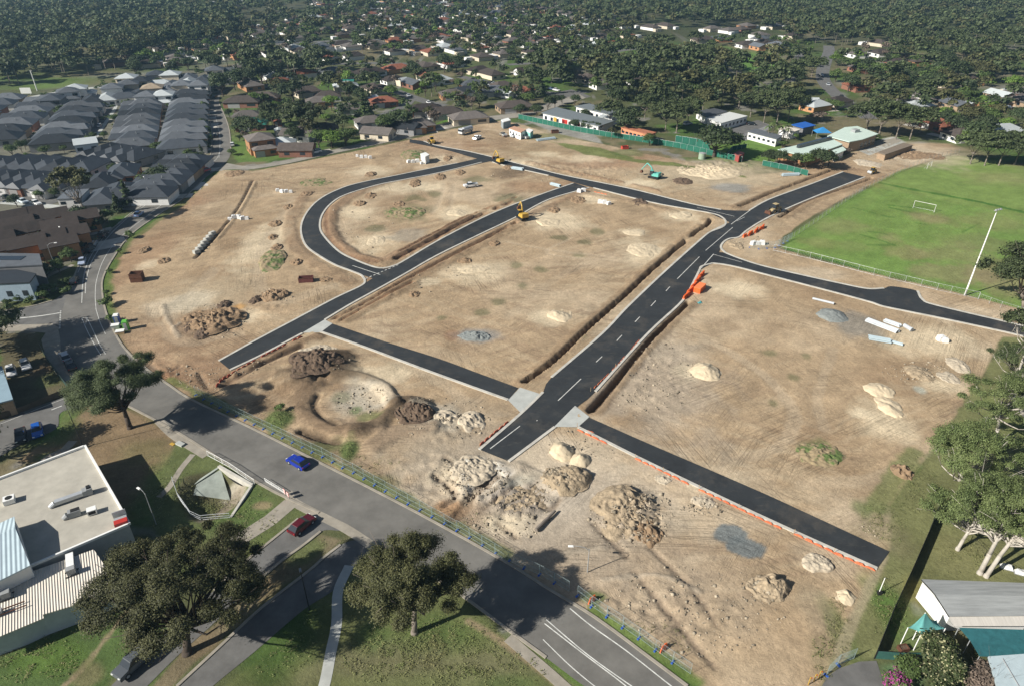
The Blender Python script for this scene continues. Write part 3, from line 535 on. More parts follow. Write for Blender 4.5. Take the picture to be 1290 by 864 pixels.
zone([(0, 112), (60, 104), (100, 98), (160, 90), (158, 97), (60, 114)], (.10, .15, .04), 1, 1)
blob(1100, 160, 60, 10, (.20, .16, .10), .6)
# rest flat under roads and buildings
rk = np.zeros(NG)
for P in ROADPOLY:
    lo = (min(p[0] for p in P) - 4, min(p[1] for p in P) - 4); hi = (max(p[0] for p in P) + 4, max(p[1] for p in P) + 4)
    m = (X > lo[0]) & (X < hi[0]) & (Y > lo[1]) & (Y < hi[1]); rk[m] = np.maximum(rk[m], sstep(-1.6, -.45, sdpoly(X[m], Y[m], P)))
H = np.maximum(H, -2.6) * (1 - rk) - .02 * rk
inside = (X > -170) & (X < 190) & (Y < 340); H = np.where(inside, H, 0.0)
C = np.clip(C * (1 + .10 * n4[:, None]), .01, .8)
nx, ny = len(XA), len(YA); ii = np.arange(NG).reshape(ny, nx)
F = np.stack([ii[:-1, :-1].ravel(), ii[:-1, 1:].ravel(), ii[1:, 1:].ravel(), ii[1:, :-1].ravel()], 1)
gm = bpy.data.materials.new('soil_and_grass'); nt, bs = nodes(gm); N = nt.nodes; L = nt.links
bs.inputs['Roughness'].default_value = .95; bs.inputs['Specular IOR Level'].default_value = .1
at = N.new('ShaderNodeAttribute'); at.attribute_name = 'Col'; tc = N.new('ShaderNodeTexCoord')
a1 = N.new('ShaderNodeTexNoise'); a1.inputs['Scale'].default_value = 1.7; a1.inputs['Detail'].default_value = 8; a1.inputs['Roughness'].default_value = .72; L.new(tc.outputs['Object'], a1.inputs['Vector'])
mr = N.new('ShaderNodeMapRange'); mr.inputs[1].default_value = .25; mr.inputs[2].default_value = .75; mr.inputs[3].default_value = .78; mr.inputs[4].default_value = 1.22; L.new(a1.outputs['Fac'], mr.inputs[0])
def mth(op, a_, b_=None, c_=None):
    n = N.new('ShaderNodeMath'); n.operation = op
    for i, q in enumerate((a_, b_, c_)):
        if q is None: continue
        if isinstance(q, (int, float)): n.inputs[i].default_value = q
        else: L.new(q, n.inputs[i])
    return n.outputs[0]
def nz_(scale, rot=0.0, sc=(1, 1, 1), det=4, rough=.6):
    m0_ = N.new('ShaderNodeMapping'); m0_.inputs['Rotation'].default_value = (0, 0, rot); L.new(tc.outputs['Object'], m0_.inputs[0]); mp_ = N.new('ShaderNodeMapping'); mp_.inputs['Scale'].default_value = sc; L.new(m0_.outputs[0], mp_.inputs[0])
    n = N.new('ShaderNodeTexNoise'); n.inputs['Scale'].default_value = scale; n.inputs['Detail'].default_value = det; n.inputs['Roughness'].default_value = rough; L.new(mp_.outputs[0], n.inputs['Vector']); return n.outputs['Fac']
def ramp(v, lo, hi, a_=0.0, b_=1.0):
    m_ = N.new('ShaderNodeMapRange'); m_.inputs[1].default_value = lo; m_.inputs[2].default_value = hi; m_.inputs[3].default_value = a_; m_.inputs[4].default_value = b_; L.new(v, m_.inputs[0]); return m_.outputs[0]
site_ = at.outputs['Alpha']; rut = None
for k_, (th, fr, wd) in enumerate(((-.93, 1.0, .03), (.62, 1.1, .03), (-.5, .8, .03), (1.25, .9, .025), (.05, .8, .025))):      # wheel ruts and grader lines
    n_ = nz_(fr, th, (.045, 1.5, 1), 2, .5); line_ = ramp(mth('ABSOLUTE', mth('SUBTRACT', n_, .5)), 0, wd, 1, 0); msk = ramp(nz_(.035, .3 * k_ + 1.1 * k_, (1, 1, 1), 2), .53, .66); q_ = mth('MULTIPLY', line_, msk); rut = q_ if rut is None else mth('MAXIMUM', rut, q_)
rut = mth('MULTIPLY', rut, site_)
clod = mth('MULTIPLY', ramp(nz_(2.6, 0, (1, 1, 1), 3, .75), .60, .70), ramp(nz_(.09, .7), .42, .6)); grit = ramp(nz_(6.5, 0, (1, 1, 1), 3, .8), .3, .7, .87, 1.13); patch = ramp(nz_(.22, 1.0, (1, .6, 1), 6, .7), .3, .7, .80, 1.2)
fac = mth('MULTIPLY', mth('MULTIPLY', mr.outputs[0], grit), mth('ADD', mth('MULTIPLY', mth('SUBTRACT', patch, 1.0), 1.0), 1.0)); fac = mth('MULTIPLY', fac, mth('SUBTRACT', 1.0, mth('MULTIPLY', rut, .34))); fac = mth('MULTIPLY', fac, mth('SUBTRACT', 1.0, mth('MULTIPLY', mth('MULTIPLY', clod, site_), .4)))
vm = N.new('ShaderNodeVectorMath'); vm.operation = 'MULTIPLY'; L.new(at.outputs['Color'], vm.inputs[0]); L.new(fac, vm.inputs[1]); L.new(vm.outputs[0], bs.inputs['Base Color'])
a2 = N.new('ShaderNodeTexNoise'); a2.inputs['Scale'].default_value = 1.4; a2.inputs['Detail'].default_value = 9; a2.inputs['Roughness'].default_value = .7; L.new(tc.outputs['Object'], a2.inputs['Vector'])
bp = N.new('ShaderNodeBump'); bp.inputs['Strength'].default_value = .55; bp.inputs['Distance'].default_value = .35; L.new(mth('ADD', mth('SUBTRACT', a2.outputs['Fac'], mth('MULTIPLY', rut, .35)), mth('MULTIPLY', mth('MULTIPLY', clod, site_), .5)), bp.inputs['Height']); L.new(bp.outputs[0], bs.inputs['Normal'])
tag(ob('ground', npmesh('ground', np.stack([X, Y, H], 1), F, gm, True, np.concatenate([C, site[:, None]], 1))), kind='structure')
_hg = H.reshape(ny, nx)
def gz(x, y):
    """height of the ground at a point"""
    i = int(np.clip(np.searchsorted(XA, x) - 1, 0, nx - 2)); j = int(np.clip(np.searchsorted(YA, y) - 1, 0, ny - 2))
    fx = (x - XA[i]) / (XA[i + 1] - XA[i]); fy = (y - YA[j]) / (YA[j + 1] - YA[j])
    return float((_hg[j, i] * (1 - fx) + _hg[j, i + 1] * fx) * (1 - fy) + (_hg[j + 1, i] * (1 - fx) + _hg[j + 1, i + 1] * fx) * fy)
def GG(x, y): p = G(x, y); p.z = gz(p.x, p.y); return p
print('ground verts', NG)
# ================================================================ TREES
FOL = dict(
 gum=mat('gum_foliage', (.092, .118, .047), .65, .3, .35, col2=(.05, .068, .028), island=.45, objrand=.25, transl=.18),
 olive=mat('olive_foliage', (.112, .112, .044), .65, .3, .35, col2=(.06, .066, .026), island=.5, objrand=.2, transl=.15),
 pale=mat('pale_gum_foliage', (.165, .20, .075), .65, .3, .35, col2=(.085, .12, .04), island=.45, objrand=.15, transl=.18),
 dense=mat('dark_foliage', (.06, .085, .034), .65, .3, .4, col2=(.034, .05, .02), island=.4, objrand=.3, transl=.12),
 bright=mat('bright_foliage', (.17, .26, .05), .6, .3, .4, col2=(.095, .165, .032), island=.35, objrand=.25, transl=.25),
 bare=mat('bare_twigs', (.17, .13, .10), .9, .3, .5, col2=(.10, .078, .06), island=.4, objrand=.2),
 green=mat('green_foliage', (.105, .15, .042), .65, .3, .4, col2=(.055, .09, .025), island=.4, objrand=.3, transl=.18),
 cream=mat('cream_blossom', (.30, .29, .16), .7, .2, .5, island=.3), pink=mat('pink_blossom', (.30, .06, .2), .7, .2, .5, island=.4),
 blossom=mat('dark_bush_foliage', (.065, .085, .03), .65, .3, .5, col2=(.035, .05, .018), island=.4, transl=.15),
)
BARK = dict(dark=mat('dark_bark', (.075, .058, .045), .95, .3, 1.5), pale=mat('pale_gum_bark', (.42, .385, .33), .85, .25, .8), grey=mat('grey_bark', (.2, .17, .14), .9, .25, 1))
def leaves(rs, centers, radii, n, size, up=.35, cc=(0, 0, 0), flat=.8, aspect=1.35):
    """leaf-clump cards spread through a set of clumps"""
    cen = np.repeat(centers, n, 0); rad = np.repeat(radii, n); k = len(cen)
    d = rs.normal(size=(k, 3)); d /= np.linalg.norm(d, axis=1)[:, None]; d[:, 2] = np.where(d[:, 2] < -.35, -d[:, 2] * .6, d[:, 2])
    r = rad * (.3 + .8 * rs.uniform(0, 1, k) ** .6) * (1 + .22 * rs.normal(size=k))
    p = cen + d * r[:, None] * np.array([1, 1, flat])
    o = p - np.array(cc); o /= (np.linalg.norm(o, axis=1)[:, None] + 1e-6)
    nn = d * .75 + o * .45 + rs.normal(size=(k, 3)) * .55; nn[:, 2] += up; nn /= np.linalg.norm(nn, axis=1)[:, None]
    a = np.cross(nn, rs.normal(size=(k, 3))); a /= np.linalg.norm(a, axis=1)[:, None] + 1e-9; b = np.cross(nn, a)
    s = size * rs.uniform(.6, 1.35, k)[:, None] / 2
    V = np.stack([p - a * s * aspect ** .5, p - b * s / aspect ** .5 + nn * s * .15, p + a * s * aspect ** .5, p + b * s / aspect ** .5 + nn * s * .1], 1).reshape(-1, 3)
    F = np.arange(k * 4).reshape(-1, 4)
    return V, F
def crown_clumps(rs, n, rx, rz, zc, lobes=5, spread=.5, rcl=.30, kind='round'):
    L = rs.normal(size=(lobes, 3)); L /= np.linalg.norm(L, axis=1)[:, None]; L[:, 2] = np.abs(L[:, 2]) * .8 - .2; L *= spread
    out = []; rad = []
    for i in range(n):
        if kind == 'cone':
            t = rs.uniform(0, 1) ** 1.3; a = rs.uniform(0, 2 * PI); q = (1 - t) * rs.uniform(.4, 1) ; out.append((math.cos(a) * q * rx, math.sin(a) * q * rx, zc - rz + 2 * rz * t)); rad.append(rcl * rx * (1.25 - t)); continue
        c = L[rs.randint(lobes)]; d = rs.normal(size=3); d /= np.linalg.norm(d); d[2] = abs(d[2]) * 1.0 - .25
        p = c + d * (1 - spread * .75) * rs.uniform(.5, 1.0); out.append((p[0] * rx, p[1] * rx, zc + p[2] * rz)); rad.append(rcl * rx * rs.uniform(.6, 1.2))
    return np.array(out), np.array(rad)
def limbs(rs, C, h0, r0, lean=(0, 0), nb=9, sweep=.5):
    b = MB(); top = Vector((lean[0], lean[1], h0)); b.path([(0, 0, -.4), (lean[0] * .35, lean[1] * .35, h0 * .5), top], r0 * 1.15, r0 * .72, 8)
    b.tube((0, 0, -.4), (0, 0, .5), r0 * 1.7, r0 * 1.1, 8)
    for i in rs.choice(len(C), min(nb, len(C)), False):
        e = Vector(C[i]); s = Vector((lean[0], lean[1], h0)) * rs.uniform(.7, 1); m = s.lerp(e, .5) + Vector((rs.normal() * .5, rs.normal() * .5, -.12 * (e - s).length))
        b.path([s, s.lerp(m, .55) + Vector((rs.normal(), rs.normal(), 0)) * .2, m, e], r0 * .5, r0 * .09, 6)
        for q in range(2):
            f = e + Vector(rs.normal(size=3)) * 1.3; b.path([m.lerp(e, .3 + .3 * q), f], r0 * .16, r0 * .05, 4)
    return b
def make_tree(name, label, cat, kind, bark, seed, h, r, rz, n=45, nl=34, size=.6, trunk=.28, h0=None, lean=(0, 0), lobes=5, spread=.5, rcl=.3, form='round', nb=9, flat=.8, zc=None, auto=True, fol2=None):
    rs = np.random.RandomState(seed); zc = zc or h - rz
    C, rad = crown_clumps(rs, n, r, rz, zc, lobes, spread, rcl, form); C = C + np.array([lean[0], lean[1], 0])
    t = thing(name, label, cat, (0, 0, 0), auto=auto)
    V, F = leaves(rs, C, rad, nl, size, cc=(lean[0], lean[1], zc - rz * .6), flat=flat)
    mi = None; mm = [FOL[kind]]
    if fol2: mm.append(FOL[fol2[0]]); mi = (rs.uniform(size=len(F)) < fol2[1]).astype(int)
    part_of(ob('crown', npmesh('crown', V, F, mm, mi=mi)), t)
    limbs(rs, C, h0 or zc * .6, trunk, lean, nb).ob('trunk', BARK[bark], t, smooth=True)
    return t
NEWT = []
def used(o, loc, rz=0, sc=1.0): o.location = loc; o.rotation_euler = (0, 0, rz); o.scale = (sc,) * 3; return o
# --- the big near gums, each its own tree
def big(label, x, y, **k):
    p = GG(x, y); t = make_tree('gum_tree', label, 'tree', auto=False, **k); t.location = p; return t
big('broad dark gum tree on bare dirt beside the commercial building and road', 164, 539, kind='gum', bark='dark', seed=3, h=16.5, r=7.2, rz=7.2, n=125, nl=1300, size=.15, trunk=.42, h0=5, lobes=18, spread=.66, rcl=.165, nb=30, lean=(-.2, .4))
big('wide olive gum tree overhanging the commercial building roof and parked four-wheel drive', 236, 822, kind='olive', bark='dark', seed=8, h=15.5, r=9.4, rz=5.2, n=135, nl=1400, size=.15, trunk=.5, h0=4, lobes=20, spread=.76, rcl=.125, nb=60, lean=(.3, 1.6))
big('dense brownish gum tree on the grass between footpath and main road', 522, 797, kind='olive', bark='grey', seed=14, h=16, r=6.4, rz=6.2, n=125, nl=1300, size=.145, trunk=.36, h0=5, lobes=16, spread=.66, rcl=.165, nb=26, lean=(.4, .3))
big('tall pale-trunked gum at the edge of the demountable yard, left of a pair', 1234, 722, kind='pale', bark='pale', seed=21, h=17, r=6.8, rz=7, n=84, nl=620, size=.165, trunk=.3, h0=7, lobes=16, spread=.74, rcl=.14, nb=24, lean=(1.0, 1.0))
big('tall pale-trunked gum at the edge of the demountable yard, right of a pair', 1242, 726, kind='pale', bark='pale', seed=22, h=15, r=6.4, rz=5.6, n=75, nl=620, size=.165, trunk=.28, h0=7, lobes=15, spread=.74, rcl=.14, nb=22, lean=(2.6, 1.4))
big('white-barked gum leaning right beside the sunlit lawn at the right', 1252, 560, kind='pale', bark='pale', seed=23, h=15, r=7.4, rz=6, n=79, nl=620, size=.165, trunk=.3, h0=7, lobes=15, spread=.74, rcl=.14, nb=22, lean=(-1.2, .6))
big('slender many-stemmed gum over weeds at the site corner', 1212, 628, kind='pale', bark='pale', seed=24, h=14, r=7.2, rz=6.2, n=94, nl=620, size=.165, trunk=.26, h0=4, lobes=17, spread=.74, rcl=.14, nb=30, lean=(-.6, .4))
big('low spreading gum between the weedy bank and site corner', 1206, 692, kind='pale', bark='pale', seed=29, h=11.5, r=6.4, rz=5.2, n=75, nl=620, size=.165, trunk=.24, h0=3.5, lobes=15, spread=.74, rcl=.14, nb=22, lean=(1.2, .8))
big('gum with bare forked white limbs at the right edge above a driveway', 1272, 500, kind='gum', bark='pale', seed=25, h=12, r=6.4, rz=5, n=65, nl=620, size=.165, trunk=.28, h0=5, lobes=14, spread=.74, rcl=.14, nb=24, lean=(.6, .5))
big('dark gum crown reaching into the end of the right-hand street', 1285, 465, kind='gum', bark='pale', seed=26, h=14, r=6.6, rz=5, n=120, nl=120, size=.4, trunk=.28, h0=5, lobes=9, spread=.6, rcl=.18, nb=16, lean=(-.4, .4))
big('large dark gum at the right edge beside the playing field', 1290, 388, kind='gum', bark='grey', seed=27, h=17, r=9, rz=8, n=150, nl=240, size=.34, trunk=.4, h0=4, lobes=11, spread=.6, rcl=.19, nb=18, lean=(-2.2, .3))
big('tall sparse gum rising above charcoal roofs beside the brown units', 119, 284, kind='olive', bark='grey', seed=28, h=19, r=5.4, rz=5, n=70, nl=100, size=.5, trunk=.3, h0=8, lobes=8, spread=.68, rcl=.18, nb=18, lean=(-3.2, 1.0))
o = make_tree('flowering_bush', 'round bush flecked with cream flowers below the turquoise shade sail', 'bush', 'blossom', 'dark', 31, 4.6, 3.1, 2.2, n=80, nl=130, size=.26, trunk=.16, h0=1.4, lobes=7, spread=.5, rcl=.25, auto=False, fol2=('cream', .16)); o.location = GG(1187, 842)
o = make_tree('flowering_bush', 'smaller cream-flecked bush in front of the round one', 'bush', 'blossom', 'dark', 32, 3.0, 2.5, 1.4, n=60, nl=110, size=.26, trunk=.12, h0=.9, lobes=6, spread=.5, rcl=.26, auto=False, fol2=('cream', .14)); o.location = GG(1181, 866)
o = make_tree('flowering_bush', 'low dark green bush next to the pink bougainvillea', 'bush', 'green', 'dark', 33, 2.2, 1.7, 1.0, n=40, nl=90, size=.24, trunk=.1, h0=.7, auto=False); o.location = GG(1143, 846)
o = make_tree('bougainvillea', 'pink flowering bougainvillea beside the dark driveway', 'bush', 'pink', 'dark', 34, 1.7, 1.9, .8, n=34, nl=80, size=.24, trunk=.08, h0=.5, auto=False, fol2=('green', .4)); o.location = GG(1130, 862)
o = make_tree('bare_shrub', 'bare brown twiggy shrub beside the pale metal roof', 'shrub', 'bare', 'grey', 35, 3.4, 2.5, 1.6, n=70, nl=60, size=.3, trunk=.1, h0=.8, nb=40, auto=False); o.location = GG(1236, 868)
for l_, x_, y_, h_, sd_ in (('tall gum beyond the left edge shading the corner road', -34, 436, 17, 71), ('second gum beyond the left edge shading the road corner', -62, 452, 16, 72), ('gum beyond the left edge shading the parked white cars', -28, 480, 14, 73), ('added unseen gum beyond the left edge darkening the car park end', -42, 588, 12, 74), ('gum between the blue-roofed house and the corner road', -8, 446, 11, 75)):  # car park gum is added out of view to darken that corner
    big(l_, x_, y_, kind='gum', bark='grey', seed=sd_, h=h_, r=7, rz=5, n=60, nl=150, size=.4, trunk=.3, h0=5, lobes=9, spread=.6, rcl=.22, nb=14)
# --- kinds seen over the middle distance
PROTO = {}
def proto(key, cnt, *a, **k): PROTO[key] = [make_tree(*a[:5], a[5] + i, *a[6:], auto=True, **k) for i in range(cnt)]; [P.__setitem__('proto', 1) for P in PROTO[key]]
proto('gum', 4, 'gum_tree', 'x', 'tree', 'gum', 'grey', 50, 14, 5.7, 6.2, n=96, nl=48, size=.54, trunk=.18, lobes=11, spread=.62, rcl=.2, zc=7.4)
proto('olive', 3, 'gum_tree', 'x', 'tree', 'olive', 'grey', 60, 13, 5.2, 5.6, n=80, nl=44, size=.56, trunk=.2, lobes=10, spread=.6, rcl=.21, zc=7)
proto('dense', 4, 'broad_tree', 'x', 'tree', 'dense', 'dark', 70, 10, 4.8, 4.6, n=80, nl=46, size=.54, trunk=.3, h0=2.5, lobes=7, spread=.45, rcl=.32)
proto('green', 3, 'broad_tree', 'x', 'tree', 'green', 'dark', 80, 9, 4.2, 4, n=70, nl=44, size=.5, trunk=.25, h0=2.3, lobes=6, spread=.45, rcl=.32)
proto('bright', 3, 'broad_tree', 'x', 'tree', 'bright', 'dark', 90, 8, 3.5, 3.5, n=60, nl=42, size=.46, trunk=.2, h0=2, lobes=6, spread=.45, rcl=.33)
proto('bare', 2, 'bare_tree', 'x', 'tree', 'bare', 'grey', 100, 8, 3.8, 3.2, n=46, nl=20, size=.6, trunk=.2, h0=2.2, nb=26)
proto('cone', 2, 'conifer', 'x', 'tree', 'dense', 'dark', 110, 11, 2.2, 5.2, n=50, nl=26, size=.6, trunk=.2, h0=2, form='cone', rcl=.4)
proto('shrub', 3, 'shrub', 'x', 'shrub', 'green', 'dark', 120, 2.6, 1.7, 1.2, n=22, nl=34, size=.4, trunk=.08, h0=.6, rcl=.4)
LOOKS = dict(gum=('olive green gum tree', 'tree'), olive=('brownish gum tree', 'tree'), dense=('dark dense tree', 'tree'), green=('mid green tree', 'tree'), bright=('bright green leafy tree', 'tree'), bare=('leafless brown tree', 'tree'), cone=('tall narrow dark conifer', 'tree'), shrub=('rounded green shrub', 'shrub'))
LANDMARK = [(735, 150, 'grey-roofed school'), (803, 172, 'orange demountable block'), (897, 185, 'green cloth fence corner'), (1040, 185, 'pale green roofed hall'), (940, 165, 'white school huts'), (1110, 170, 'gravel yard of the hall'), (1060, 110, 'curving street at upper right'), (1180, 140, 'white-walled houses at upper right'), (1250, 120, 'houses at the far right edge'), (1180, 70, 'bush edge at upper right'), (1080, 70, 'houses below the far bush'), (960, 75, 'upper oval'), (805, 80, 'small bright oval'), (900, 110, 'trees behind the white huts'), (680, 125, 'car park behind the school'), (590, 130, 'houses above the site sheds'), (520, 140, 'cul-de-sac houses'), (520, 90, 'charcoal townhouse cluster'), (440, 160, 'houses above the kerbed side road'), (350, 160, 'houses by the road junction'), (330, 180, 'two-storey brown house'), (360, 110, 'dark trees beside the estate'), (430, 110, 'crowded brown roofs'), (290, 115, 'top of the estate road'), (90, 300, 'brown brick units'), (60, 370, 'corner garden bed'), (40, 450, 'yard of the blue-roofed house'), (200, 240, 'last estate houses by the road'), (270, 170, 'estate road verge'), (120, 150, 'estate side street'), (60, 125, 'estate edge below the forest'), (200, 90, 'upper estate corner'), (640, 90, 'trees above the car park'), (720, 90, 'pale roofs behind the school'), (420, 70, 'suburb on the left skyline'), (600, 70, 'suburb at upper middle'), (1250, 200, 'top corner of the playing field'), (740, 100, 'wood behind the school')]
def nearmark(x, y):
    return min(LANDMARK, key=lambda l: ((l[0] - x) * .7) ** 2 + ((l[1] - y) * 1.6) ** 2)[2]
NTREE = [0]
def plant(kind, x, y, h=None, w=None, label=None, world=None):
    P = PROTO[kind]; src = P[random.randrange(len(P))]; H0 = {'gum': 14, 'olive': 13, 'dense': 10, 'green': 9, 'bright': 8, 'bare': 8, 'cone': 11, 'shrub': 2.6}[kind]
    s = (h or H0 * random.uniform(.75, 1.2)) / H0; sw = s * (w or random.uniform(.85, 1.15))
    p = world or GG(x, y)
    if 'proto' in src: del src['proto']; o = src; o.location = p; o.rotation_euler = (0, 0, random.uniform(0, 6.28)); o.scale = (sw, sw, s)
    else: o = dup(src, p, random.uniform(0, 6.28), (sw, sw, s))
    q = PX(p.x, p.y); o['label'] = label or (('small ' if s < .8 and kind != 'shrub' else 'tall ' if s > 1.12 else '') + LOOKS[kind][0] + ' near the ' + nearmark(*q)); o['category'] = LOOKS[kind][1]
    NTREE[0] += 1
    return o
for a in (('gum', 382, 174, 18), ('bright', 418, 187, 8, 1.3), ('green', 436, 184, 8, 1.5), ('green', 402, 186, 8, 1.3), ('gum', 415, 120, 15), ('dense', 330, 106, 12, 1.2), ('dense', 350, 100, 12, 1.2), ('dense', 372, 98, 12), ('dense', 312, 112, 12), ('dense', 281, 122, 14), ('dense', 296, 114, 12), ('cone', 460, 150, 12, 1.8), ('dense', 455, 132, 9), ('dense', 502, 166, 10, 1.5), ('green', 488, 168, 9), ('bright', 536, 122, 10), ('bright', 549, 116, 11), ('bright', 493, 126, 8), ('dense', 440, 128, 10), ('olive', 350, 122, 11, 1.2), ('dense', 370, 128, 12, 1.3), ('dense', 522, 100, 11), ('dense', 560, 92, 12), ('dense', 575, 92, 12),
          ('gum', 768, 160, 14), ('dense', 790, 168, 12, 1.2), ('gum', 812, 150, 14), ('dense', 832, 142, 14), ('gum', 852, 168, 17, 1.2), ('gum', 838, 165, 15, 1.1), ('gum', 866, 158, 15), ('olive', 885, 140, 14), ('dense', 905, 128, 14), ('gum', 800, 128, 13), ('dense', 775, 140, 12), ('gum', 825, 120, 13), ('dense', 850, 118, 12), ('gum', 878, 112, 13), ('olive', 770, 176, 6), ('dense', 899, 198, 13, 1.5), ('green', 818, 184, 5.5, 1.1), ('olive', 895, 115, 13),
          ('gum', 962, 155, 18), ('gum', 978, 158, 19), ('gum', 992, 154, 18), ('gum', 945, 148, 15), ('olive', 930, 138, 14), ('dense', 1008, 140, 9), ('gum', 1090, 170, 17, 1.2), ('gum', 1106, 174, 19, 1.2), ('gum', 1128, 176, 18, 1.1), ('gum', 1146, 176, 17), ('olive', 1158, 168, 13), ('green', 1100, 178, 3.5, 1.4), ('gum', 1222, 207, 14, 1.2), ('gum', 1240, 209, 16, 1.1), ('gum', 1258, 209, 15, 1.2), ('gum', 1278, 208, 15, 1.1), ('gum', 1296, 206, 14),
          ('dense', 968, 209, 6.5), ('dense', 980, 210, 7), ('dense', 1001, 213, 6.5), ('green', 1014, 214, 6.5), ('dense', 1034, 213, 8, 1.3), ('dense', 1043, 210, 6), ('bare', 1062, 196, 3, 2.2), ('bright', 1066, 184, 3.5), ('green', 985, 186, 3, 1.5), ('bright', 1002, 178, 3.4),
          ('cone', 150, 268, 6.5, 1.3), ('cone', 162, 259, 8.5, 1.3), ('dense', 108, 286, 7, 1.1), ('dense', 101, 297, 5, 1.3), ('dense', 92, 308, 4.5, 1.3), ('green', 86, 322, 4.5, 1.2), ('green', 90, 330, 4.2, 1.1), ('dense', 203, 232, 7, 1.2), ('dense', 209, 236, 6), ('cone', 255, 198, 5, 1.3), ('shrub', 264, 180, 3.2), ('shrub', 262, 168, 3), ('shrub', 258, 150, 3), ('green', 302, 178, 3, 1.4), ('shrub', 292, 196, 2.5),
          ('dense', 656, 146, 6), ('dense', 676, 147, 6), ('dense', 690, 140, 8), ('dense', 699, 136, 7), ('cone', 655, 128, 11), ('cone', 669, 124, 13), ('cone', 680, 120, 14, 1.3), ('green', 664, 133, 7), ('dense', 708, 132, 5), ('dense', 724, 133, 6), ('dense', 737, 165, 5), ('dense', 724, 164, 5), ('dense', 745, 166, 5), ('dense', 752, 168, 5), ('dense', 728, 143, 4), ('olive', 739, 144, 3), ('bare', 548, 158, 7), ('olive', 541, 151, 7), ('bare', 594, 138, 7), ('dense', 604, 137, 8), ('cone', 613, 122, 8, 1.6), ('cone', 643, 122, 8, 1.6), ('green', 578, 112, 6), ('bare', 330, 98, 10, 1.2), ('olive', 342, 150, 3.5), ('dense', 372, 180, 7), ('olive', 391, 178, 12), ('green', 365, 165, 4), ('bright', 322, 133, 7), ('green', 335, 132, 6), ('bright', 348, 140, 5, 1.3), ('bright', 418, 140, 8), ('bright', 440, 108, 9), ('bright', 185, 82, 11, 1.2), ('bright', 200, 80, 8), ('bright', 262, 64, 9), ('bright', 284, 70, 9), ('bright', 292, 68, 7), ('dense', 177, 88, 10), ('dense', 172, 97, 11), ('gum', 260, 88, 14, 1.2), ('dense', 238, 90, 9), ('dense', 218, 95, 9), ('dense', 270, 92, 12), ('cone', 300, 98, 9),
          ('bright', 1236, 136, 6.5, 1.1), ('bright', 1249, 142, 6, 1.1), ('bright', 1275, 115, 9, 1.3), ('dense', 1170, 120, 13, 1.2), ('dense', 1152, 122, 11), ('dense', 1200, 105, 14), ('olive', 1235, 105, 14, 1.3), ('olive', 1215, 100, 14, 1.2), ('dense', 1190, 92, 13), ('dense', 1090, 95, 11), ('green', 1105, 102, 12), ('green', 1075, 92, 10), ('green', 1143, 100, 10), ('green', 1052, 104, 8), ('bright', 1054, 84, 9, 1.3), ('dense', 1068, 116, 10, 1.2), ('gum', 1022, 98, 15, 1.2), ('dense', 1003, 108, 9), ('dense', 1160, 104, 9), ('green', 1125, 82, 8), ('bright', 1189, 165, 4.5, 2), ('olive', 1200, 162, 4.5, 1.6), ('cone', 1222, 132, 10), ('green', 1210, 134, 10, 1.2), ('green', 1052, 140, 6, 1.4), ('green', 1042, 136, 5), ('olive', 1066, 148, 4, 1.6), ('bare', 1030, 154, 5, 1.8), ('bright', 1140, 75, 8), ('bare', 1120, 70, 10, 1.3)):
    plant(*a)
for a in (('green', 257, 190, 4.5), ('green', 259, 180, 4), ('dense', 256, 172, 4.5), ('green', 256, 160, 4), ('dense', 254, 148, 4.5), ('green', 252, 141, 4), ('green', 296, 168, 4), ('dense', 290, 150, 5), ('dense', 245, 204, 4.5), ('green', 238, 211, 4), ('dense', 222, 223, 4.5), ('dense', 196, 242, 5), ('green', 136, 281, 4.5), ('dense', 128, 290, 5), ('dense', 98, 318, 4.5), ('green', 76, 345, 4.5), ('dense', 60, 352, 4.5), ('green', 30, 372, 3.5), ('dense', 112, 236, 5), ('green', 70, 250, 4), ('dense', 22, 261, 4.5), ('dense', 60, 309, 5), ('green', 90, 302, 4.5)):
    plant(*a)
for a in ((28, 376), (36, 373), (44, 372), (52, 370), (60, 369), (70, 369), (78, 368), (86, 370), (82, 360), (88, 358), (34, 352), (40, 347), (28, 356), (10, 384), (22, 380), (58, 340), (66, 333), (72, 338), (63, 345), (96, 322), (110, 300), (118, 292), (127, 283), (12, 392), (40, 383), (56, 378), (136, 385), (135, 372), (140, 405), (138, 345), (152, 320), (166, 300), (354, 520)):
    plant('shrub', a[0], a[1], random.uniform(1.2, 2.4))
POLYPX = lambda P: np.array(P, float)
def inpx(x, y, P):
    c = False; n = len(P); j = n - 1
    for i in range(n):
        if (P[i][1] > y) != (P[j][1] > y) and x < (P[j][0] - P[i][0]) * (y - P[i][1]) / (P[j][1] - P[i][1]) + P[i][0]: c = not c
        j = i
    return c
PALMP = None
def palm(x, y, h):
    global PALMP
    p = GG(x, y)
    if PALMP is None:
        t = thing('palm_tree', 'slender palm tree behind the pale green roofed hall', 'palm', p); b = MB(); b.path([(0, 0, -.3), (.1, 0, 3), (0, .1, 6)], .16, .1, 6); b.ob('trunk', BARK['grey'], t)
        b = MB()
        for k in range(18):
            a = k * 2.4; up = .2 + .55 * random.random(); pr = None
            for s in range(5):
                q = s / 4; c = Vector((math.cos(a) * 2.2 * q, math.sin(a) * 2.2 * q, 6 + up * 2 * q - 2.0 * q * q)); n_ = Vector((-math.sin(a), math.cos(a), -.3)) * (.28 * (1 - .7 * q))
                if pr: b.add([pr[0] - pr[1], pr[0] + pr[1], c + n_, c - n_], [(0, 1, 2, 3)])
                pr = (c, n_)
        b.ob('crown', FOL['green'], t); PALMP = t; t.scale = (h / 6,) * 3
    else: dup(PALMP, p, random.uniform(0, 6), h / 6)
for a in ((966, 178, 6), (972, 176, 7), (979, 178, 6), (986, 177, 6), (991, 178, 5)): palm(*a)
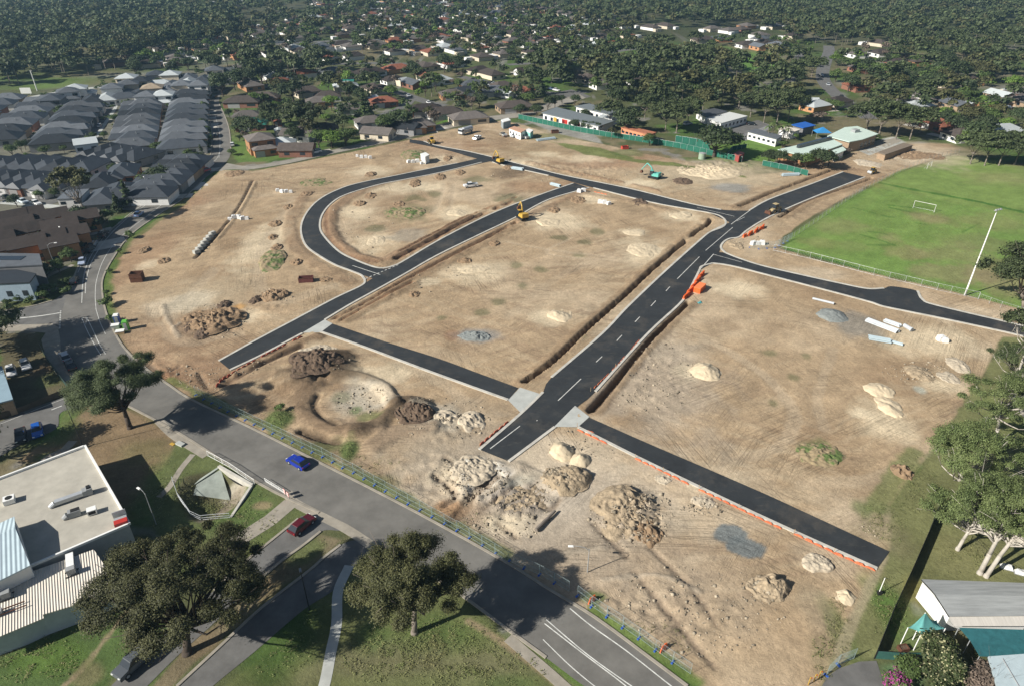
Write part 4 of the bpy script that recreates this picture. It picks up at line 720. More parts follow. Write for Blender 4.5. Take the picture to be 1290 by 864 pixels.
# ================================================================ BUILDINGS
RF = dict(charcoal=mat('charcoal_roof', (.046, .052, .060), .5, .15, .6, objrand=.45), grey=mat('grey_roof', (.10, .108, .118), .5, .15, .6, objrand=.35), brown=mat('brown_tile_roof', (.072, .058, .05), .85, .25, .8, objrand=.25), terra=mat('terracotta_roof', (.20, .075, .045), .85, .2, .8, objrand=.25),
          taupe=mat('weathered_tile_roof', (.12, .105, .095), .85, .2, .8, objrand=.25), pale=mat('pale_metal_roof', (.42, .45, .45), .5, .08, .6, objrand=.15), green=mat('green_metal_roof', (.03, .16, .13), .5, .1, .6), chocolate=mat('chocolate_tile_roof', (.04, .031, .027), .85, .2, .8, objrand=.2), sand=mat('sand_tile_roof', (.30, .24, .17), .85, .15, .8))
WL = dict(brick=mat('red_brick_wall', (.23, .11, .075), .9, .2, 2, objrand=.25), orange=mat('orange_brick_wall', (.42, .22, .11), .9, .15, 2, objrand=.2), cream=mat('cream_wall', (.56, .49, .38), .85, .1, 1, objrand=.15), white=mat('white_wall', (.72, .71, .68), .8, .06, 1, objrand=.1), grey=mat('grey_wall', (.24, .24, .24), .8, .1, 1, objrand=.3), tan=mat('tan_brick_wall', (.33, .24, .16), .9, .15, 2, objrand=.25))
GAR = mat('garage_door_panel', (.35, .34, .33), .6, .05, 1, objrand=.5)
RNAME = dict(charcoal='charcoal', grey='grey', brown='brown', terra='terracotta', taupe='weathered', pale='pale metal', green='green metal', chocolate='dark brown', sand='sand coloured')
HP = {}
def make_house(key, w, d, h, rh, form, storey=1, over=.5):
    t = thing('house', 'x', 'house', (0, 0, 0)); t['proto'] = 1
    b = MB()
    if form == 'L':
        b.prism([(-w / 2, -d / 2), (w * .12, -d / 2), (w * .12, -d / 2 + 3), (w / 2, -d / 2 + 3), (w / 2, d / 2), (-w / 2, d / 2)], -.5, h - .02)
    else: b.box((0, 0, h / 2 - .26), (w, d, h + .48))
    if form == 'gable': b.add([(-w / 2, -d / 2, h), (w / 2, -d / 2, h), (0, -d / 2, h + rh * .93), (-w / 2, d / 2, h), (w / 2, d / 2, h), (0, d / 2, h + rh * .93)], [(0, 1, 2), (4, 3, 5)])
    b.ob('wall', WL['brick'], t)
    b = MB()
    if form == 'L': b.hip(w, d - 3, h, rh, over, cy=1.5); b.hip(w * .62, 8, h + .012, rh * .66, over, ridge=3, cx=-w * .19, cy=-d / 2 + 4)
    elif form == 'gable': b.gable(w, d, h, rh, over)
    elif form == 'flat': b.box((0, 0, h + .12), (w + .5, d + .5, .3))
    elif form == 'two': b.hip(w, d, h, rh, over); b.hip(w * .9, 4.4, 2.9, 1.1, .4, cy=-d / 2 - 1.6, cx=.3)
    else: b.hip(w, d, h, rh, over)
    b.ob('roof', RF['charcoal'], t)
    if form == 'two': MB().box((.3, -d / 2 - 1.6, 1.3), (w * .9 - .2, 4.2, 2.9)).ob('porch', WL['tan'], t)
    fy = -d / 2 - (.02 if form != 'two' else 3.73)
    for s, z in [(1, 1.5)] + ([(1, 4.3), (-1, 4.3)] if storey == 2 else []):
        yy = (-d / 2 + 3 if form == 'L' else -d / 2) if z > 3 or form != 'two' else fy; MB().box((s * w * .3, yy - .02, z), (w * .24, .06, 1.2)).ob('window', M['glass'], t)
    for q in (-.22, .25): MB().box((w / 2 + .01, d * q, 1.5), (.06, 2.0, 1.2)).ob('window', M['glass'], t); MB().box((-w / 2 - .01, d * q, 1.5), (.06, 2.0, 1.2)).ob('window', M['glass'], t)
    MB().box((-w * .2, fy - .01, 1.15), (w * .34, .07, 2.3)).ob('garage_door', GAR, t)
    if form != 'flat' and storey == 1: MB().tube((w * .2, d * .1, h + rh * .3), (w * .2, d * .1, h + rh * .8 + .3), .12, .12, 6).ob('vent', M['greyp'], t)
    HP[key] = t; return t
make_house('estate', 9.4, 17, 2.9, 2.5, 'L'); make_house('estate2', 9.2, 15, 3.0, 2.3, 'hip'); make_house('bung', 13, 9, 2.8, 2.2, 'hip'); make_house('bungL', 13, 13, 2.8, 2.3, 'L'); make_house('gab', 8.5, 13, 2.8, 2.0, 'gable'); make_house('two', 10, 10, 5.6, 2.1, 'two', 2); make_house('unit', 8, 10, 5.2, 2.0, 'gable', 2); make_house('flat', 8, 11, 5.8, .3, 'flat', 2); make_house('wide', 17, 10, 2.8, 2.4, 'hip'); make_house('shed', 3.4, 4.4, 2.2, .7, 'gable', over=.15)
HOUSES = []
def house(key, x, y, rz, roof='brown', wall='brick', label=None, group=None, zr=3.5, world=None, sc=1, skip=()):
    p = world or G(x, y, zr); p = Vector((p.x, p.y, 0)); src = HP[key]; mm = {'roof': RF[roof], 'wall': WL[wall], 'porch': WL[wall]}
    if 'proto' in src and not skip:
        del src['proto']; o = src; o.location = p; o.rotation_euler = (0, 0, rz); o.scale = (sc,) * 3
        for c in KIDS[o.name]: setmat(c, c.name.split('.')[0], mm)
    else: o = dup(src, p, rz, sc, mats=mm, skip=skip)
    q = PX(p.x, p.y); kindn = {'two': 'two-storey house', 'unit': 'townhouse', 'flat': 'flat-roofed two-storey house', 'gab': 'gabled house', 'shed': 'shed'}.get(key, 'hip-roofed house')
    o['label'] = label or RNAME[roof] + ' roofed ' + ('' if 'house' not in kindn else '') + kindn.replace('hip-roofed ', '') + ' near the ' + nearmark(*q)
    if key == 'shed': o['category'] = 'shed'
    if group: o['group'] = group
    HOUSES.append((p.x, p.y, 8.5 if key != 'shed' else 3)); return o
ORD = 'first second third fourth fifth sixth seventh eighth ninth tenth eleventh twelfth thirteenth fourteenth fifteenth sixteenth seventeenth eighteenth nineteenth twentieth'.split()
def row(desc, a, b, n, face=1, key='estate', roofs=('charcoal',), walls=('grey', 'tan', 'brick', 'white'), z=3.6, sc=1):
    A, B = G(*a, z), G(*b, z); u = B - A; rz = math.atan2(u.y, u.x) + (PI if face < 0 else 0)
    for i in range(n):
        p = A.lerp(B, i / (n - 1)); rf = roofs[random.randrange(len(roofs))]
        house(key if random.random() < .75 else 'estate2', 0, 0, rz, rf, walls[random.randrange(len(walls))], '%s house of the %s, %s roof' % (ORD[i], desc, RNAME[rf]), 'new estate houses in rows', world=p, sc=sc)
row('estate row beside the estate road from the near end', (229, 181), (240, 117), 10, 1, roofs=('charcoal', 'grey'), sc=1.05)
row('middle estate row from the near end', (165, 180), (178, 130), 8, -1, roofs=('charcoal', 'grey'), sc=1.05)
row('row left of the side street from the near end', (68, 176), (104, 133), 7, 1, roofs=('charcoal', 'charcoal', 'grey'), sc=1.1)
row('outer estate row by the forest from the near end', (-6, 172), (56, 126), 7, -1, roofs=('charcoal', 'grey', 'grey'), sc=1.1)
row('leftmost estate row from the near end', (-60, 160), (6, 122), 6, -1, roofs=('charcoal', 'grey'))
row('dark front row of the estate from the left', (-16, 203), (112, 206), 9, -1)
row('second front row of the estate from the left', (-14, 221), (76, 228), 7, 1)
row('estate row along the existing road from the near end', (183, 240), (233, 200), 7, -1, roofs=('charcoal', 'charcoal', 'grey'))
row('short row behind the white cube house, from left', (131, 188), (172, 194), 4, 1)
k = 0
for x, y in ((161, 102), (180, 102), (198, 98), (163, 110), (179, 106), (201, 105), (216, 98), (237, 97), (216, 106), (238, 103), (257, 99), (157, 121), (177, 117), (193, 115), (212, 113), (231, 111), (252, 111), (187, 125), (206, 124), (268, 106), (272, 98), (271, 92), (290, 89), (303, 94), (69, 122), (87, 120), (117, 124), (135, 122), (143, 115), (97, 116), (67, 130), (286, 96)):
    rf = ('sand' if k == 13 else random.choice(('charcoal', 'grey', 'grey', 'pale', 'charcoal'))); k += 1
    house('two' if random.random() < .3 else 'estate2', x, y, random.choice((.3, 1.9, 3.4)) + random.uniform(-.2, .2), rf, random.choice(('white', 'grey', 'cream')))
house('estate', 153, 213, .3, 'charcoal', 'brick', 'large black hip-roofed estate house behind the tall sparse gum', zr=4); house('estate2', 131, 246, .25, 'charcoal', 'grey', 'charcoal house with a pale side wall by the estate corner', zr=3.5); house('estate2', 150, 239, .3, 'charcoal', 'grey', 'charcoal house behind the pale-walled corner house', zr=3.5); house('flat', 92, 244, .2, 'grey', 'white', 'small white two-storey house with a red garage door', zr=5, sc=.8); house('estate2', 128, 226, .25, 'charcoal', 'grey', 'black roofed house right of the tall sparse gum', zr=3.5)
house('flat', 107, 178, .55, 'pale', 'white', 'white flat-roofed cube house at the foot of the side street', zr=6)
for x, y, l in ((10, 268, 'leftmost of the back brown units'), (32, 264, 'back brown unit with a pale skylight panel'), (62, 266, 'rear brown unit with a long pale ridge edge'), (8, 288, 'left brown unit in the second line'), (30, 284, 'brown unit with orange gable end facing left'), (10, 304, 'front left brown unit with orange gable wall'), (32, 301, 'front middle brown unit'), (58, 294, 'brown unit below the white roof panel'), (86, 288, 'right-hand brown unit with orange wall'), (100, 268, 'small brown unit at the estate corner'), (74, 278, 'brown unit behind the right-hand orange wall'), (46, 280, 'brown unit in the middle of the cluster'), (18, 276, 'brown unit left of the pale ridge edges'), (-8, 296, 'brown unit cut by the left picture edge'), (72, 300, 'lowest brown unit next to the lawn')):
    house('unit', x, y, -.95 + random.uniform(-.05, .05), 'chocolate', 'orange', l + ', dark tiled', 'brown brick units', zr=5.5, sc=.86)
# houses round the site's upper side, placed one by one
for a in (('two', 328, 180, .5, 'taupe', 'orange', 'two-storey brown house with hipped tiers by the road junction'), ('gab', 374, 184, 1.6, 'brown', 'brick', 'red brick gabled house facing the kerbed side road'), ('gab', 375, 166, 1.4, 'taupe', 'white', 'narrow white-walled house behind the red brick one'), ('gab', 476, 164, 1.3, 'taupe', 'cream', 'grey roofed house with pale walls near the road bend'), ('bung', 466, 150, .4, 'taupe', 'white', 'grey bungalow with white gable behind the dark round tree'), ('bung', 483, 125, .35, 'terra', 'brick', 'red roofed bungalow beside dry lawn'), ('bungL', 528, 155, .35, 'taupe', 'orange', 'orange brick house left of the bright lawn'), ('wide', 560, 139, .35, 'brown', 'white', 'wide brown bungalow with white fence facing the road'), ('wide', 590, 145, .35, 'taupe', 'cream', 'last bungalow before the site sheds'), ('gab', 510, 157, 1.2, 'charcoal', 'grey', 'dark roofed house behind the flatbed lane'), ('wide', 535, 135, .3, 'chocolate', 'brick', 'dark roofed brick house with red car port'), ('wide', 648, 131, .3, 'brown', 'tan', 'brown bungalow at the corner by the school'), ('bung', 316, 153, .2, 'green', 'brick', 'house with bright green metal roof'), ('wide', 305, 125, .1, 'brown', 'brick', 'long brown roofed house by the estate road top'), ('wide', 330, 120, .1, 'brown', 'brick', 'second long brown roofed house by the estate road top'), ('bung', 312, 143, .2, 'taupe', 'brick', 'grey brown bungalow behind the green roofed house'), ('shed', 349, 149, .3, 'terra', 'brick', 'small square brown shed'), ('shed', 350, 160, .3, 'pale', 'grey', 'grey garden shed in front of the brown one'), ('bung', 350, 178, .2, 'pale', 'white', 'pale metal carport beside the two-storey brown house'), ('bung', 402, 125, .3, 'taupe', 'orange', 'orange-walled bungalow left of the tall gum'), ('bung', 435, 106, .3, 'pale', 'cream', 'cream gabled house with pale roof'), ('bung', 412, 118, .3, 'brown', 'white', 'brown roofed house with white wall by the tall gum'), ('bung', 440, 134, .3, 'taupe', 'white', 'white-walled house near the crowded brown roofs'), ('wide', 400, 160, .3, 'brown', 'brick', 'brown house behind the tall gum by the road'),
          ('bung', 595, 104, .3, 'grey', 'orange', 'orange brick house with grey roof by the dirt road'), ('wide', 586, 113, .3, 'charcoal', 'white', 'long dark roofed house with pool terrace'), ('bung', 570, 116, .3, 'taupe', 'orange', 'orange-walled house above the cul-de-sac'), ('wide', 620, 112, .3, 'grey', 'grey', 'flat dark roofs left of the car park road')):
    house(a[0], a[1], a[2], a[3], a[4], a[5], a[6])
_rx, _ry = np.meshgrid(np.arange(-260, 260, 2.0), np.arange(30, 560, 2.0)); _rd = np.full(_rx.shape, -99.0)
for P in ROADPOLY: _rd = np.maximum(_rd, sdpoly(_rx, _ry, P))
def look(A, x, y, off): i, j = int((y - 30) / 2), int((x + 260) / 2); return A[i, j] if 0 <= i < A.shape[0] and 0 <= j < A.shape[1] else off
def near_road(x, y, m=6): return look(_rd, x, y, -99) > -m
def street(pts, w): ribbon('street', pts, w, .03, 'asphalt_mid', z0=-.03)
street([(1044, 58), (1044, 66), (1037, 88), (1038, 103), (1053, 119), (1071, 133), (1085, 142), (1095, 150)], 8); street([(1010, 62), (1000, 90), (985, 120)], 6)
street([(498, 115), (520, 123), (545, 131), (560, 134)], 7); street([(520, 123), (505, 137), (480, 146)], 6); street([(580, 97), (610, 103), (650, 112), (700, 118), (740, 116)], 7); street([(290, 60), (420, 52), (560, 48), (650, 40)], 8); street([(310, 92), (380, 84), (460, 80), (560, 82)], 7); street([(640, 82), (720, 76), (800, 62), (900, 60)], 7)
sheet('car_park', [(686, 136), (726, 128), (745, 122), (720, 113), (690, 119)], .02, 'asphalt_mid'); sheet('car_park', [(905, 163), (955, 152), (968, 158), (940, 168), (925, 173)], .024, 'asphalt_mid'); sheet('car_park', [(1074, 188), (1100, 180), (1128, 174), (1136, 178), (1098, 194)], .026, 'path')
street([(106, 184), (122, 160), (133, 145), (142, 131)], 6.5); street([(-20, 212), (40, 214), (100, 220), (140, 226)], 6); street([(-20, 246), (30, 250), (75, 254)], 6.5)
pathway([(118, 178), (131, 158), (142, 142), (148, 131)], 1.6, 'paleconc'); pathway([(98, 178), (113, 158), (125, 143)], 1.4, 'paleconc'); pathway([(-10, 216), (60, 219), (110, 225)], 1.4, 'paleconc'); pathway([(0, 255), (40, 258), (80, 262)], 3, 'paleconc'); pathway([(-10, 139), (20, 128), (60, 119), (100, 113), (160, 107)], 5, 'paleconc')
STREETS = [GL(p) for p in ([(1044, 58), (1044, 66), (1037, 88), (1038, 103), (1053, 119), (1071, 133), (1095, 150)], [(498, 115), (520, 123), (560, 134)], [(520, 123), (480, 146)], [(580, 97), (650, 112), (740, 116)], [(290, 60), (420, 52), (560, 48), (650, 40)], [(310, 92), (460, 80), (560, 82)], [(640, 82), (720, 76), (800, 62), (900, 60)])]
_sx, _sy = np.meshgrid(np.arange(-260, 460, 2.0), np.arange(30, 900, 2.0)); _sd = np.full(_sx.shape, 99.0)
for P in STREETS: _sd = np.minimum(_sd, dline(_sx, _sy, P))
def near_street(x, y, m=8): return look(_sd, x, y, 99) < m
FARH = []
def suburb(poly, gx_, gy_, ang, dens, near=True, keys=('bung', 'bungL', 'wide', 'gab'), roofs=('brown', 'brown', 'taupe', 'taupe', 'terra', 'chocolate', 'grey', 'pale'), walls=('brick', 'orange', 'cream', 'white', 'white', 'cream')):
    W = [G(*p) for p in poly]; xs = [p.x for p in W]; ys = [p.y for p in W]; ca, sa = math.cos(ang), math.sin(ang); cx, cy = sum(xs) / len(xs), sum(ys) / len(ys); ext = max(max(xs) - min(xs), max(ys) - min(ys)) * .75
    i = -ext
    while i < ext:
        j = -ext; k = 0
        while j < ext:
            k += 1; jj = j; j += gy_ * (.62 if k % 2 else 1.38)
            x = cx + i * ca - jj * sa + random.uniform(-2.5, 2.5); y = cy + i * sa + jj * ca + random.uniform(-2, 2)
            if y < 60: continue
            q = PX(x, y)
            if not inpx(q[0], q[1], poly) or random.random() > dens: continue
            if near_road(x, y, 8) or near_street(x, y, 9) or any((x - h[0]) ** 2 + (y - h[1]) ** 2 < 210 for h in HOUSES): continue
            rz = ang + (0 if k % 2 else PI) + random.choice((0, 0, PI / 2)); rf = random.choice(roofs)
            if near: house(random.choice(keys), 0, 0, rz, rf, random.choice(walls), world=Vector((x, y, 0)), skip=('vent',) if y < 400 else ('vent', 'garage_door'))
            else: FARH.append((x, y, rz, rf, random.choice(walls), random.choice(((13, 9), (17, 10), (12, 13))))); HOUSES.append((x, y, 8.5))
        i += gx_
suburb([(292, 175), (300, 78), (420, 72), (560, 78), (640, 98), (690, 108), (640, 140), (545, 156), (430, 184), (330, 200)], 19, 25, .62, .86)
suburb([(1050, 145), (1085, 95), (1070, 70), (1130, 66), (1180, 95), (1290, 118), (1300, 190), (1200, 180), (1150, 150), (1100, 120)], 19, 26, .2, .75, walls=('white', 'cream', 'orange', 'brick', 'tan'))
suburb([(1000, 140), (1010, 110), (1030, 100), (1040, 118), (1060, 140), (1030, 150)], 18, 22, .5, .8)
suburb([(640, 78), (760, 92), (830, 98), (780, 122), (700, 112), (640, 104)], 22, 28, .4, .5, walls=('cream', 'white', 'orange'))
suburb([(850, 60), (910, 45), (960, 52), (985, 62), (990, 72), (915, 62), (860, 80)], 20, 24, .3, .7)
for h_ in [h for h in HOUSES if h[1] < 420 and -150 < h[0] < 300 and not (h[0] < -95 and h[1] < 420)][::2]:
    a = random.uniform(0, 6.28); x, y = h_[0] + 10.5 * math.cos(a), h_[1] + 10.5 * math.sin(a); q = PX(x, y)
    if near_road(x, y, 3) or near_street(x, y, 6) or q[1] > 200 or (q[1] > 150 and 420 < q[0] < 1300): continue
    house('shed', 0, 0, a, random.choice(('pale', 'green', 'grey', 'pale')), random.choice(('white', 'cream', 'grey')), world=Vector((x, y, 0)), sc=random.uniform(.9, 1.5), skip=('vent',))
far_n = len(HOUSES)
def driveways():
    b = MB()
    for x, y, r in HOUSES:
        if y > 650 or r < 8: continue
        a = random.choice((.62, .2, 2.2)) + random.uniform(-.1, .1); c, s_ = math.cos(a), math.sin(a); w_ = random.uniform(1.5, 2.4); l0, l1 = 5, random.uniform(11, 15); k = random.uniform(-3, 3)
        b.add([(x + c * l + s_ * (k + q), y + s_ * l - c * (k + q), .028 + (len(b.f) % 7) * .0017) for l, q in ((l0, -w_), (l1, -w_), (l1, w_), (l0, w_))], [(3, 2, 1, 0)])
    me = b.mesh('driveway', mat('driveway_concrete', (.48, .45, .39), .9, .2, .3)); tag(ob('driveway', me), kind='structure')
driveways()
for poly, d in (([(285, 62), (300, 36), (420, 16), (640, 2), (760, 18), (800, 40), (770, 70), (700, 84), (560, 74), (420, 68), (300, 75)], .8), ([(0, 34), (0, 14), (90, 2), (110, 12), (60, 36)], .4), ([(120, 92), (150, 68), (280, 40), (290, 72), (180, 90)], .5), ([(130, 6), (180, -4), (330, -10), (300, 16)], .35), ([(330, 14), (420, -8), (700, -14), (640, 0), (420, 12)], .5), ([(800, 38), (850, 32), (1000, 36), (1010, 60), (870, 50)], .5), ([(1040, 55), (1130, 52), (1150, 64), (1060, 66)], .5)):
    suburb(poly, 20, 27, .55, d, near=False)
def far_houses():
    b = MB(); keys = list(RF) + list(WL); mm = [RF[k] for k in RF] + [WL[k] for k in WL]
    for x, y, rz, rf, wl, (w_, d_) in FARH:
        t = MB(); t.m = keys.index(wl) if wl not in RF else len(RF) + list(WL).index(wl); t.m = len(RF) + list(WL).index(wl); t.box((0, 0, 1.3), (w_, d_, 2.7)); t.m = list(RF).index(rf); t.hip(w_, d_, 2.7, 2.2, .5)
        for _ in range(2): t.m = len(RF) + random.choice((2, 3, 3)); t.box((random.choice((-1, 1)) * (w_ / 2 + 4), random.uniform(-8, 8), 1), (random.uniform(3, 5), random.uniform(3, 7), 2.4))
        R_ = Matrix.Rotation(rz, 3, 'Z'); bse = len(b.v); b.v += [tuple(R_ @ Vector(v) + Vector((x, y, 0))) for v in t.v]; b.f += [[bse + i for i in f] for f in t.f]; b.mi += t.mi
    tag(b.ob('distant_houses', mm), 'far suburb of small hip-roofed houses scattered among trees', 'houses', kind='stuff')
far_houses()
print('houses', len(HOUSES), 'far', len(FARH))
# ---------------------------------------------------------------- single buildings from their roof corners
def block(name, label, cat, corners, h, wall, roof, over=.35, th=.28, wins=(), parapet=None, tilt=None, world=False):
    P = [Vector(c) for c in corners] if world else [G(x, y, h) for x, y in corners]; c0 = sum(P, Vector()) / len(P); c0.z = 0
    L = [(p.x - c0.x, p.y - c0.y) for p in P]
    a = sum(L[i][0] * L[(i + 1) % len(L)][1] - L[(i + 1) % len(L)][0] * L[i][1] for i in range(len(L)))
    if a < 0: L = L[::-1]
    t = thing(name, label, cat, c0, auto=False); n = len(L)
    ins = [(x * (1 - over / max(1, math.hypot(x, y))), y * (1 - over / max(1, math.hypot(x, y)))) for x, y in L]
    MB().prism(ins, -.6, h).ob('wall', wall, t)
    b = MB(); b.prism(L, h + .002, h + th, True)
    if tilt:
        for i, v in enumerate(b.v): b.v[i] = (v[0], v[1], v[2] + tilt[0] * v[0] + tilt[1] * v[1])
    b.ob('roof', roof, t)
    if parapet:
        for i in range(n):
            p, q = Vector((*L[i], 0)), Vector((*L[(i + 1) % n], 0)); d = q - p; m = (p + q) / 2
            MB().box((m.x, m.y, h + th + .17), (d.length - .36 if i % 2 else d.length + .05, .3, .36 + .01 * i), math.atan2(d.y, d.x)).ob('parapet', parapet, t)
    for e, k, wz, ww, wh, mt in wins:      # edge index, count, centre height, width, height, material
        p, q = Vector((*ins[e], 0)), Vector((*ins[(e + 1) % n], 0)); d = q - p; nrm = Vector((d.y, -d.x, 0)).normalized()
        for j in range(k):
            c = p + d * ((j + .5) / k) + nrm * .015; MB().box((c.x, c.y, wz), (ww, .07, wh), math.atan2(d.y, d.x)).ob('window' if mt == M['glass'] else 'wall_panel', mt, t)
    HOUSES.append((c0.x, c0.y, 12)); t['edges'] = n
    return t, ins
def edge_to(ins, pt):
    """edge whose middle is nearest a direction"""
    return max(range(len(ins)), key=lambda i: (Vector(ins[i]) + Vector(ins[(i + 1) % len(ins)])).dot(Vector(pt)) / max(.1, (Vector(ins[i]) + Vector(ins[(i + 1) % len(ins)])).length))
def addwins(ti, direction, k, wz, ww, wh, mt, off=0.0):
    t, ins = ti; e = edge_to(ins, direction); n = len(ins); p, q = Vector((*ins[e], 0)), Vector((*ins[(e + 1) % n], 0)); d = q - p; nrm = Vector((d.y, -d.x, 0)).normalized()
    for j in range(k):
        c = p + d * ((j + .5 + off) / k) + nrm * .016; MB().box((c.x, c.y, wz), (ww, .07, wh), math.atan2(d.y, d.x)).ob('window' if mt == M['glass'] else 'wall_panel', mt, t)
SCH = mat('school_roof', (.17, .19, .195), .5, .08, .5)
FR = (-.4, -1)
s1 = block('school_building', 'long front wing of the school with grey roof and red wall panels', 'school', [(682, 143), (755, 160), (774, 153.5), (701, 136)], 3.6, WL['white'], SCH, .9)
addwins(s1, FR, 9, 1.9, 1.5, 1.5, M['glass']); addwins(s1, FR, 1, 1.7, 2, 2.6, M['yellow'], -.27); addwins(s1, FR, 1, 1.7, 3.4, 2.8, M['redp'], -.09); addwins(s1, FR, 1, 1.7, 3, 2.8, M['redp'], .14)
s2 = block('school_building', 'rear wing of the school behind the courtyard', 'school', [(724, 134.8), (742, 131.5), (791, 142.5), (775, 147)], 3.9, WL['white'], SCH, .8); addwins(s2, FR, 8, 2.2, 1.6, 1.2, M['glass'])
s3 = block('school_building', 'pale linking block between the two school wings', 'school', [(753, 148), (772, 150.5), (778, 147), (760, 144.5)], 3.3, WL['white'], RF['pale'], .4)
plant('dense', 736, 150, 5, label='dark tree filling the school courtyard')
s4 = block('demountable_classroom', 'long orange demountable classroom behind the green cloth fence', 'classroom', [(782, 161.8), (791, 159.6), (827, 167.8), (818.5, 171)], 3.2, mat('orange_wall', (.62, .27, .14), .7, .08), mat('orange_roof', (.40, .16, .09), .6, .2, 1), .3); addwins(s4, FR, 7, 1.9, 1.6, .9, M['glass'])
s5 = block('school_hut', 'pale roofed white hut with a row of windows beside the trees', 'hut', [(891, 151), (919, 142), (942, 147.2), (908, 156.5)], 3.2, WL['white'], mat('pale_sheet_roof', (.62, .63, .60), .5, .06), .3); addwins(s5, (1, -.6), 7, 1.7, 1.4, 1.1, M['glass'])
s6 = block('school_hut', 'low grey-blue roofed hut behind the pale roofed one', 'hut', [(877, 141), (900, 137.5), (917, 141.3), (889, 148.5)], 3.1, WL['white'], RF['grey'], .3)
s7 = block('school_hut', 'white hut with grey flat roof at the lawn edge', 'hut', [(941.5, 166.8), (952, 163.2), (986, 172), (978.5, 176.5)], 3.0, WL['white'], RF['grey'], .3); addwins(s7, FR, 6, 1.6, 1.3, .9, M['glass'])
block('shade_roof', 'bright blue roofed shelter behind the beige roof', 'shelter', [(997, 158), (1014, 154.3), (1028, 159), (1012, 162.3)], 3.2, WL['grey'], mat('blue_roof', (.02, .11, .42), .5, .1), .8)
block('hut', 'low hut with a cream roof beside the blue roofed shelter', 'hut', [(980, 163.5), (989, 160.2), (1008.5, 164.2), (999, 167.5)], 2.9, WL['white'], mat('cream_roof', (.66, .60, .50), .6, .06), .4)
LG = mat('pale_green_roof', (.55, .66, .58), .5, .06, .5)
h1 = block('community_hall', 'upper pale green roofed hall beside the gravel yard', 'hall', [(1042, 172.5), (1064, 161.5), (1080, 160), (1106.5, 169.8), (1086, 177), (1070, 180)], 4.2, WL['tan'], LG, .8); addwins(h1, (.5, -1), 4, 1.8, 2, 1.6, M['glass'])
MB().box((2, 3, 5.0), (2.6, 2.2, 1.3), .4).ob('vent_box', M['greyp'], h1[0])
h2 = block('community_hall', 'lower pale green roofed hall with a dark strip of high windows', 'hall', [(979.5, 189.5), (1046, 174.8), (1061.5, 183), (1017, 199)], 3.6, WL['orange'], LG, .6); addwins(h2, FR, 4, 1.7, 2, 1.3, M['glass'])
a_, b_ = G(1005, 186.5, 4), G(1046, 176, 4); d_ = b_ - a_; c_ = (a_ + b_) / 2 - h2[0].location; MB().box((c_.x, c_.y, 4.5), (d_.length, 1.2, 1.3), math.atan2(d_.y, d_.x)).ob('clerestory', M['glass'], h2[0])
block('carport', 'small pale green roofed porch at the end of the lower hall', 'carport', [(1046, 189.5), (1060, 184.5), (1066, 190), (1052, 196)], 2.8, WL['white'], LG, .9)
block('long_shed', 'low long brown roofed shed at the edge of the gravel yard', 'shed', [(1105, 193), (1138, 181), (1150, 184), (1115, 196)], 2.2, WL['tan'], mat('grey_brown_sheet', (.2, .16, .12), .8, .15), .3)
s8 = block('garden_shed', 'small red shed inside the green cloth fence', 'shed', [(924, 194), (931, 191), (938, 194), (931, 198)], 2.4, mat('shed_red_wall', (.32, .07, .06), .7, .1), mat('shed_red_roof', (.28, .09, .08), .6, .1), .15)
t = thing('water_tank', 'pale green corrugated water tank below the dark round tree', 'tank', GG(884, 200.5), auto=False); MB().tube((0, 0, 0), (0, 0, 2.3), 1.35, 1.35, 24).ob('tank_wall', mat('tank_green', (.28, .36, .27), .5, .08), t); MB().tube((0, 0, 2.3), (0, 0, 2.6), 1.42, .15, 24).ob('lid', M['greyp'], t)
# ---------------------------------------------------------------- commercial building at the lower left
HB = 4.1
ROOFC = mat('membrane_roof', (.41, .385, .325), .9, .16, .35, bump=.01)
def gl(pts, z): return [tuple(G(x, y, z)) for x, y in pts]
c = block('commercial_building', 'flat-roofed commercial building with white parapet and corrugated front roof', 'commercial building', [(108, 563), (164, 661), (-60, 757), (-110, 646)], HB, mat('shaded_block_wall', (.42, .43, .42), .9, .1), ROOFC, .15, .12, parapet=M['whitep'])
cb, ins = c; c0 = cb.location
def on(px, py, z): p = G(px, py, z); return (p.x - c0.x, p.y - c0.y, z)
b = MB(); z1, z0 = 4.0, 3.7
q = [on(-60, 755, z1), on(118, 691.5, z1), on(150, 738, z0), on(97, 757, z0), on(96, 761, z0), (on(54, 773.5, z0)), on(55, 778, z0), on(-50, 822, z0)]
b.add(q, [list(range(len(q)))[::-1]]); b.add([(x, y, z - .14) for x, y, z in q], [list(range(len(q)))])
for i in range(len(q)): p, r = q[i], q[(i + 1) % len(q)]; b.add([p, r, (r[0], r[1], r[2] - .14), (p[0], p[1], p[2] - .14)], [(0, 1, 2, 3)])
fr_ = Vector(on(118, 691.5, z1)) - Vector(on(-60, 755, z1)); fa = math.atan2(fr_.y, fr_.x)
ro = b.ob('corrugated_roof', M['whitep'], cb)
cm = mat('corrugated_cream_sheet', (.60, .55, .47), .5, .06, .8); nt = cm.node_tree; N = nt.nodes; L = nt.links; bb = N['Principled BSDF']
tc = N.new('ShaderNodeTexCoord'); mp = N.new('ShaderNodeMapping'); mp.inputs['Rotation'].default_value = (0, 0, -fa); wv = N.new('ShaderNodeTexWave'); wv.inputs['Scale'].default_value = 1.0; wv.bands_direction = 'X'
L.new(tc.outputs['Object'], mp.inputs[0]); L.new(mp.outputs[0], wv.inputs['Vector']); bp = N.new('ShaderNodeBump'); bp.inputs['Distance'].default_value = .07; L.new(wv.outputs['Fac'], bp.inputs['Height']); L.new(bp.outputs[0], bb.inputs['Normal'])
ro.data.materials[0] = cm
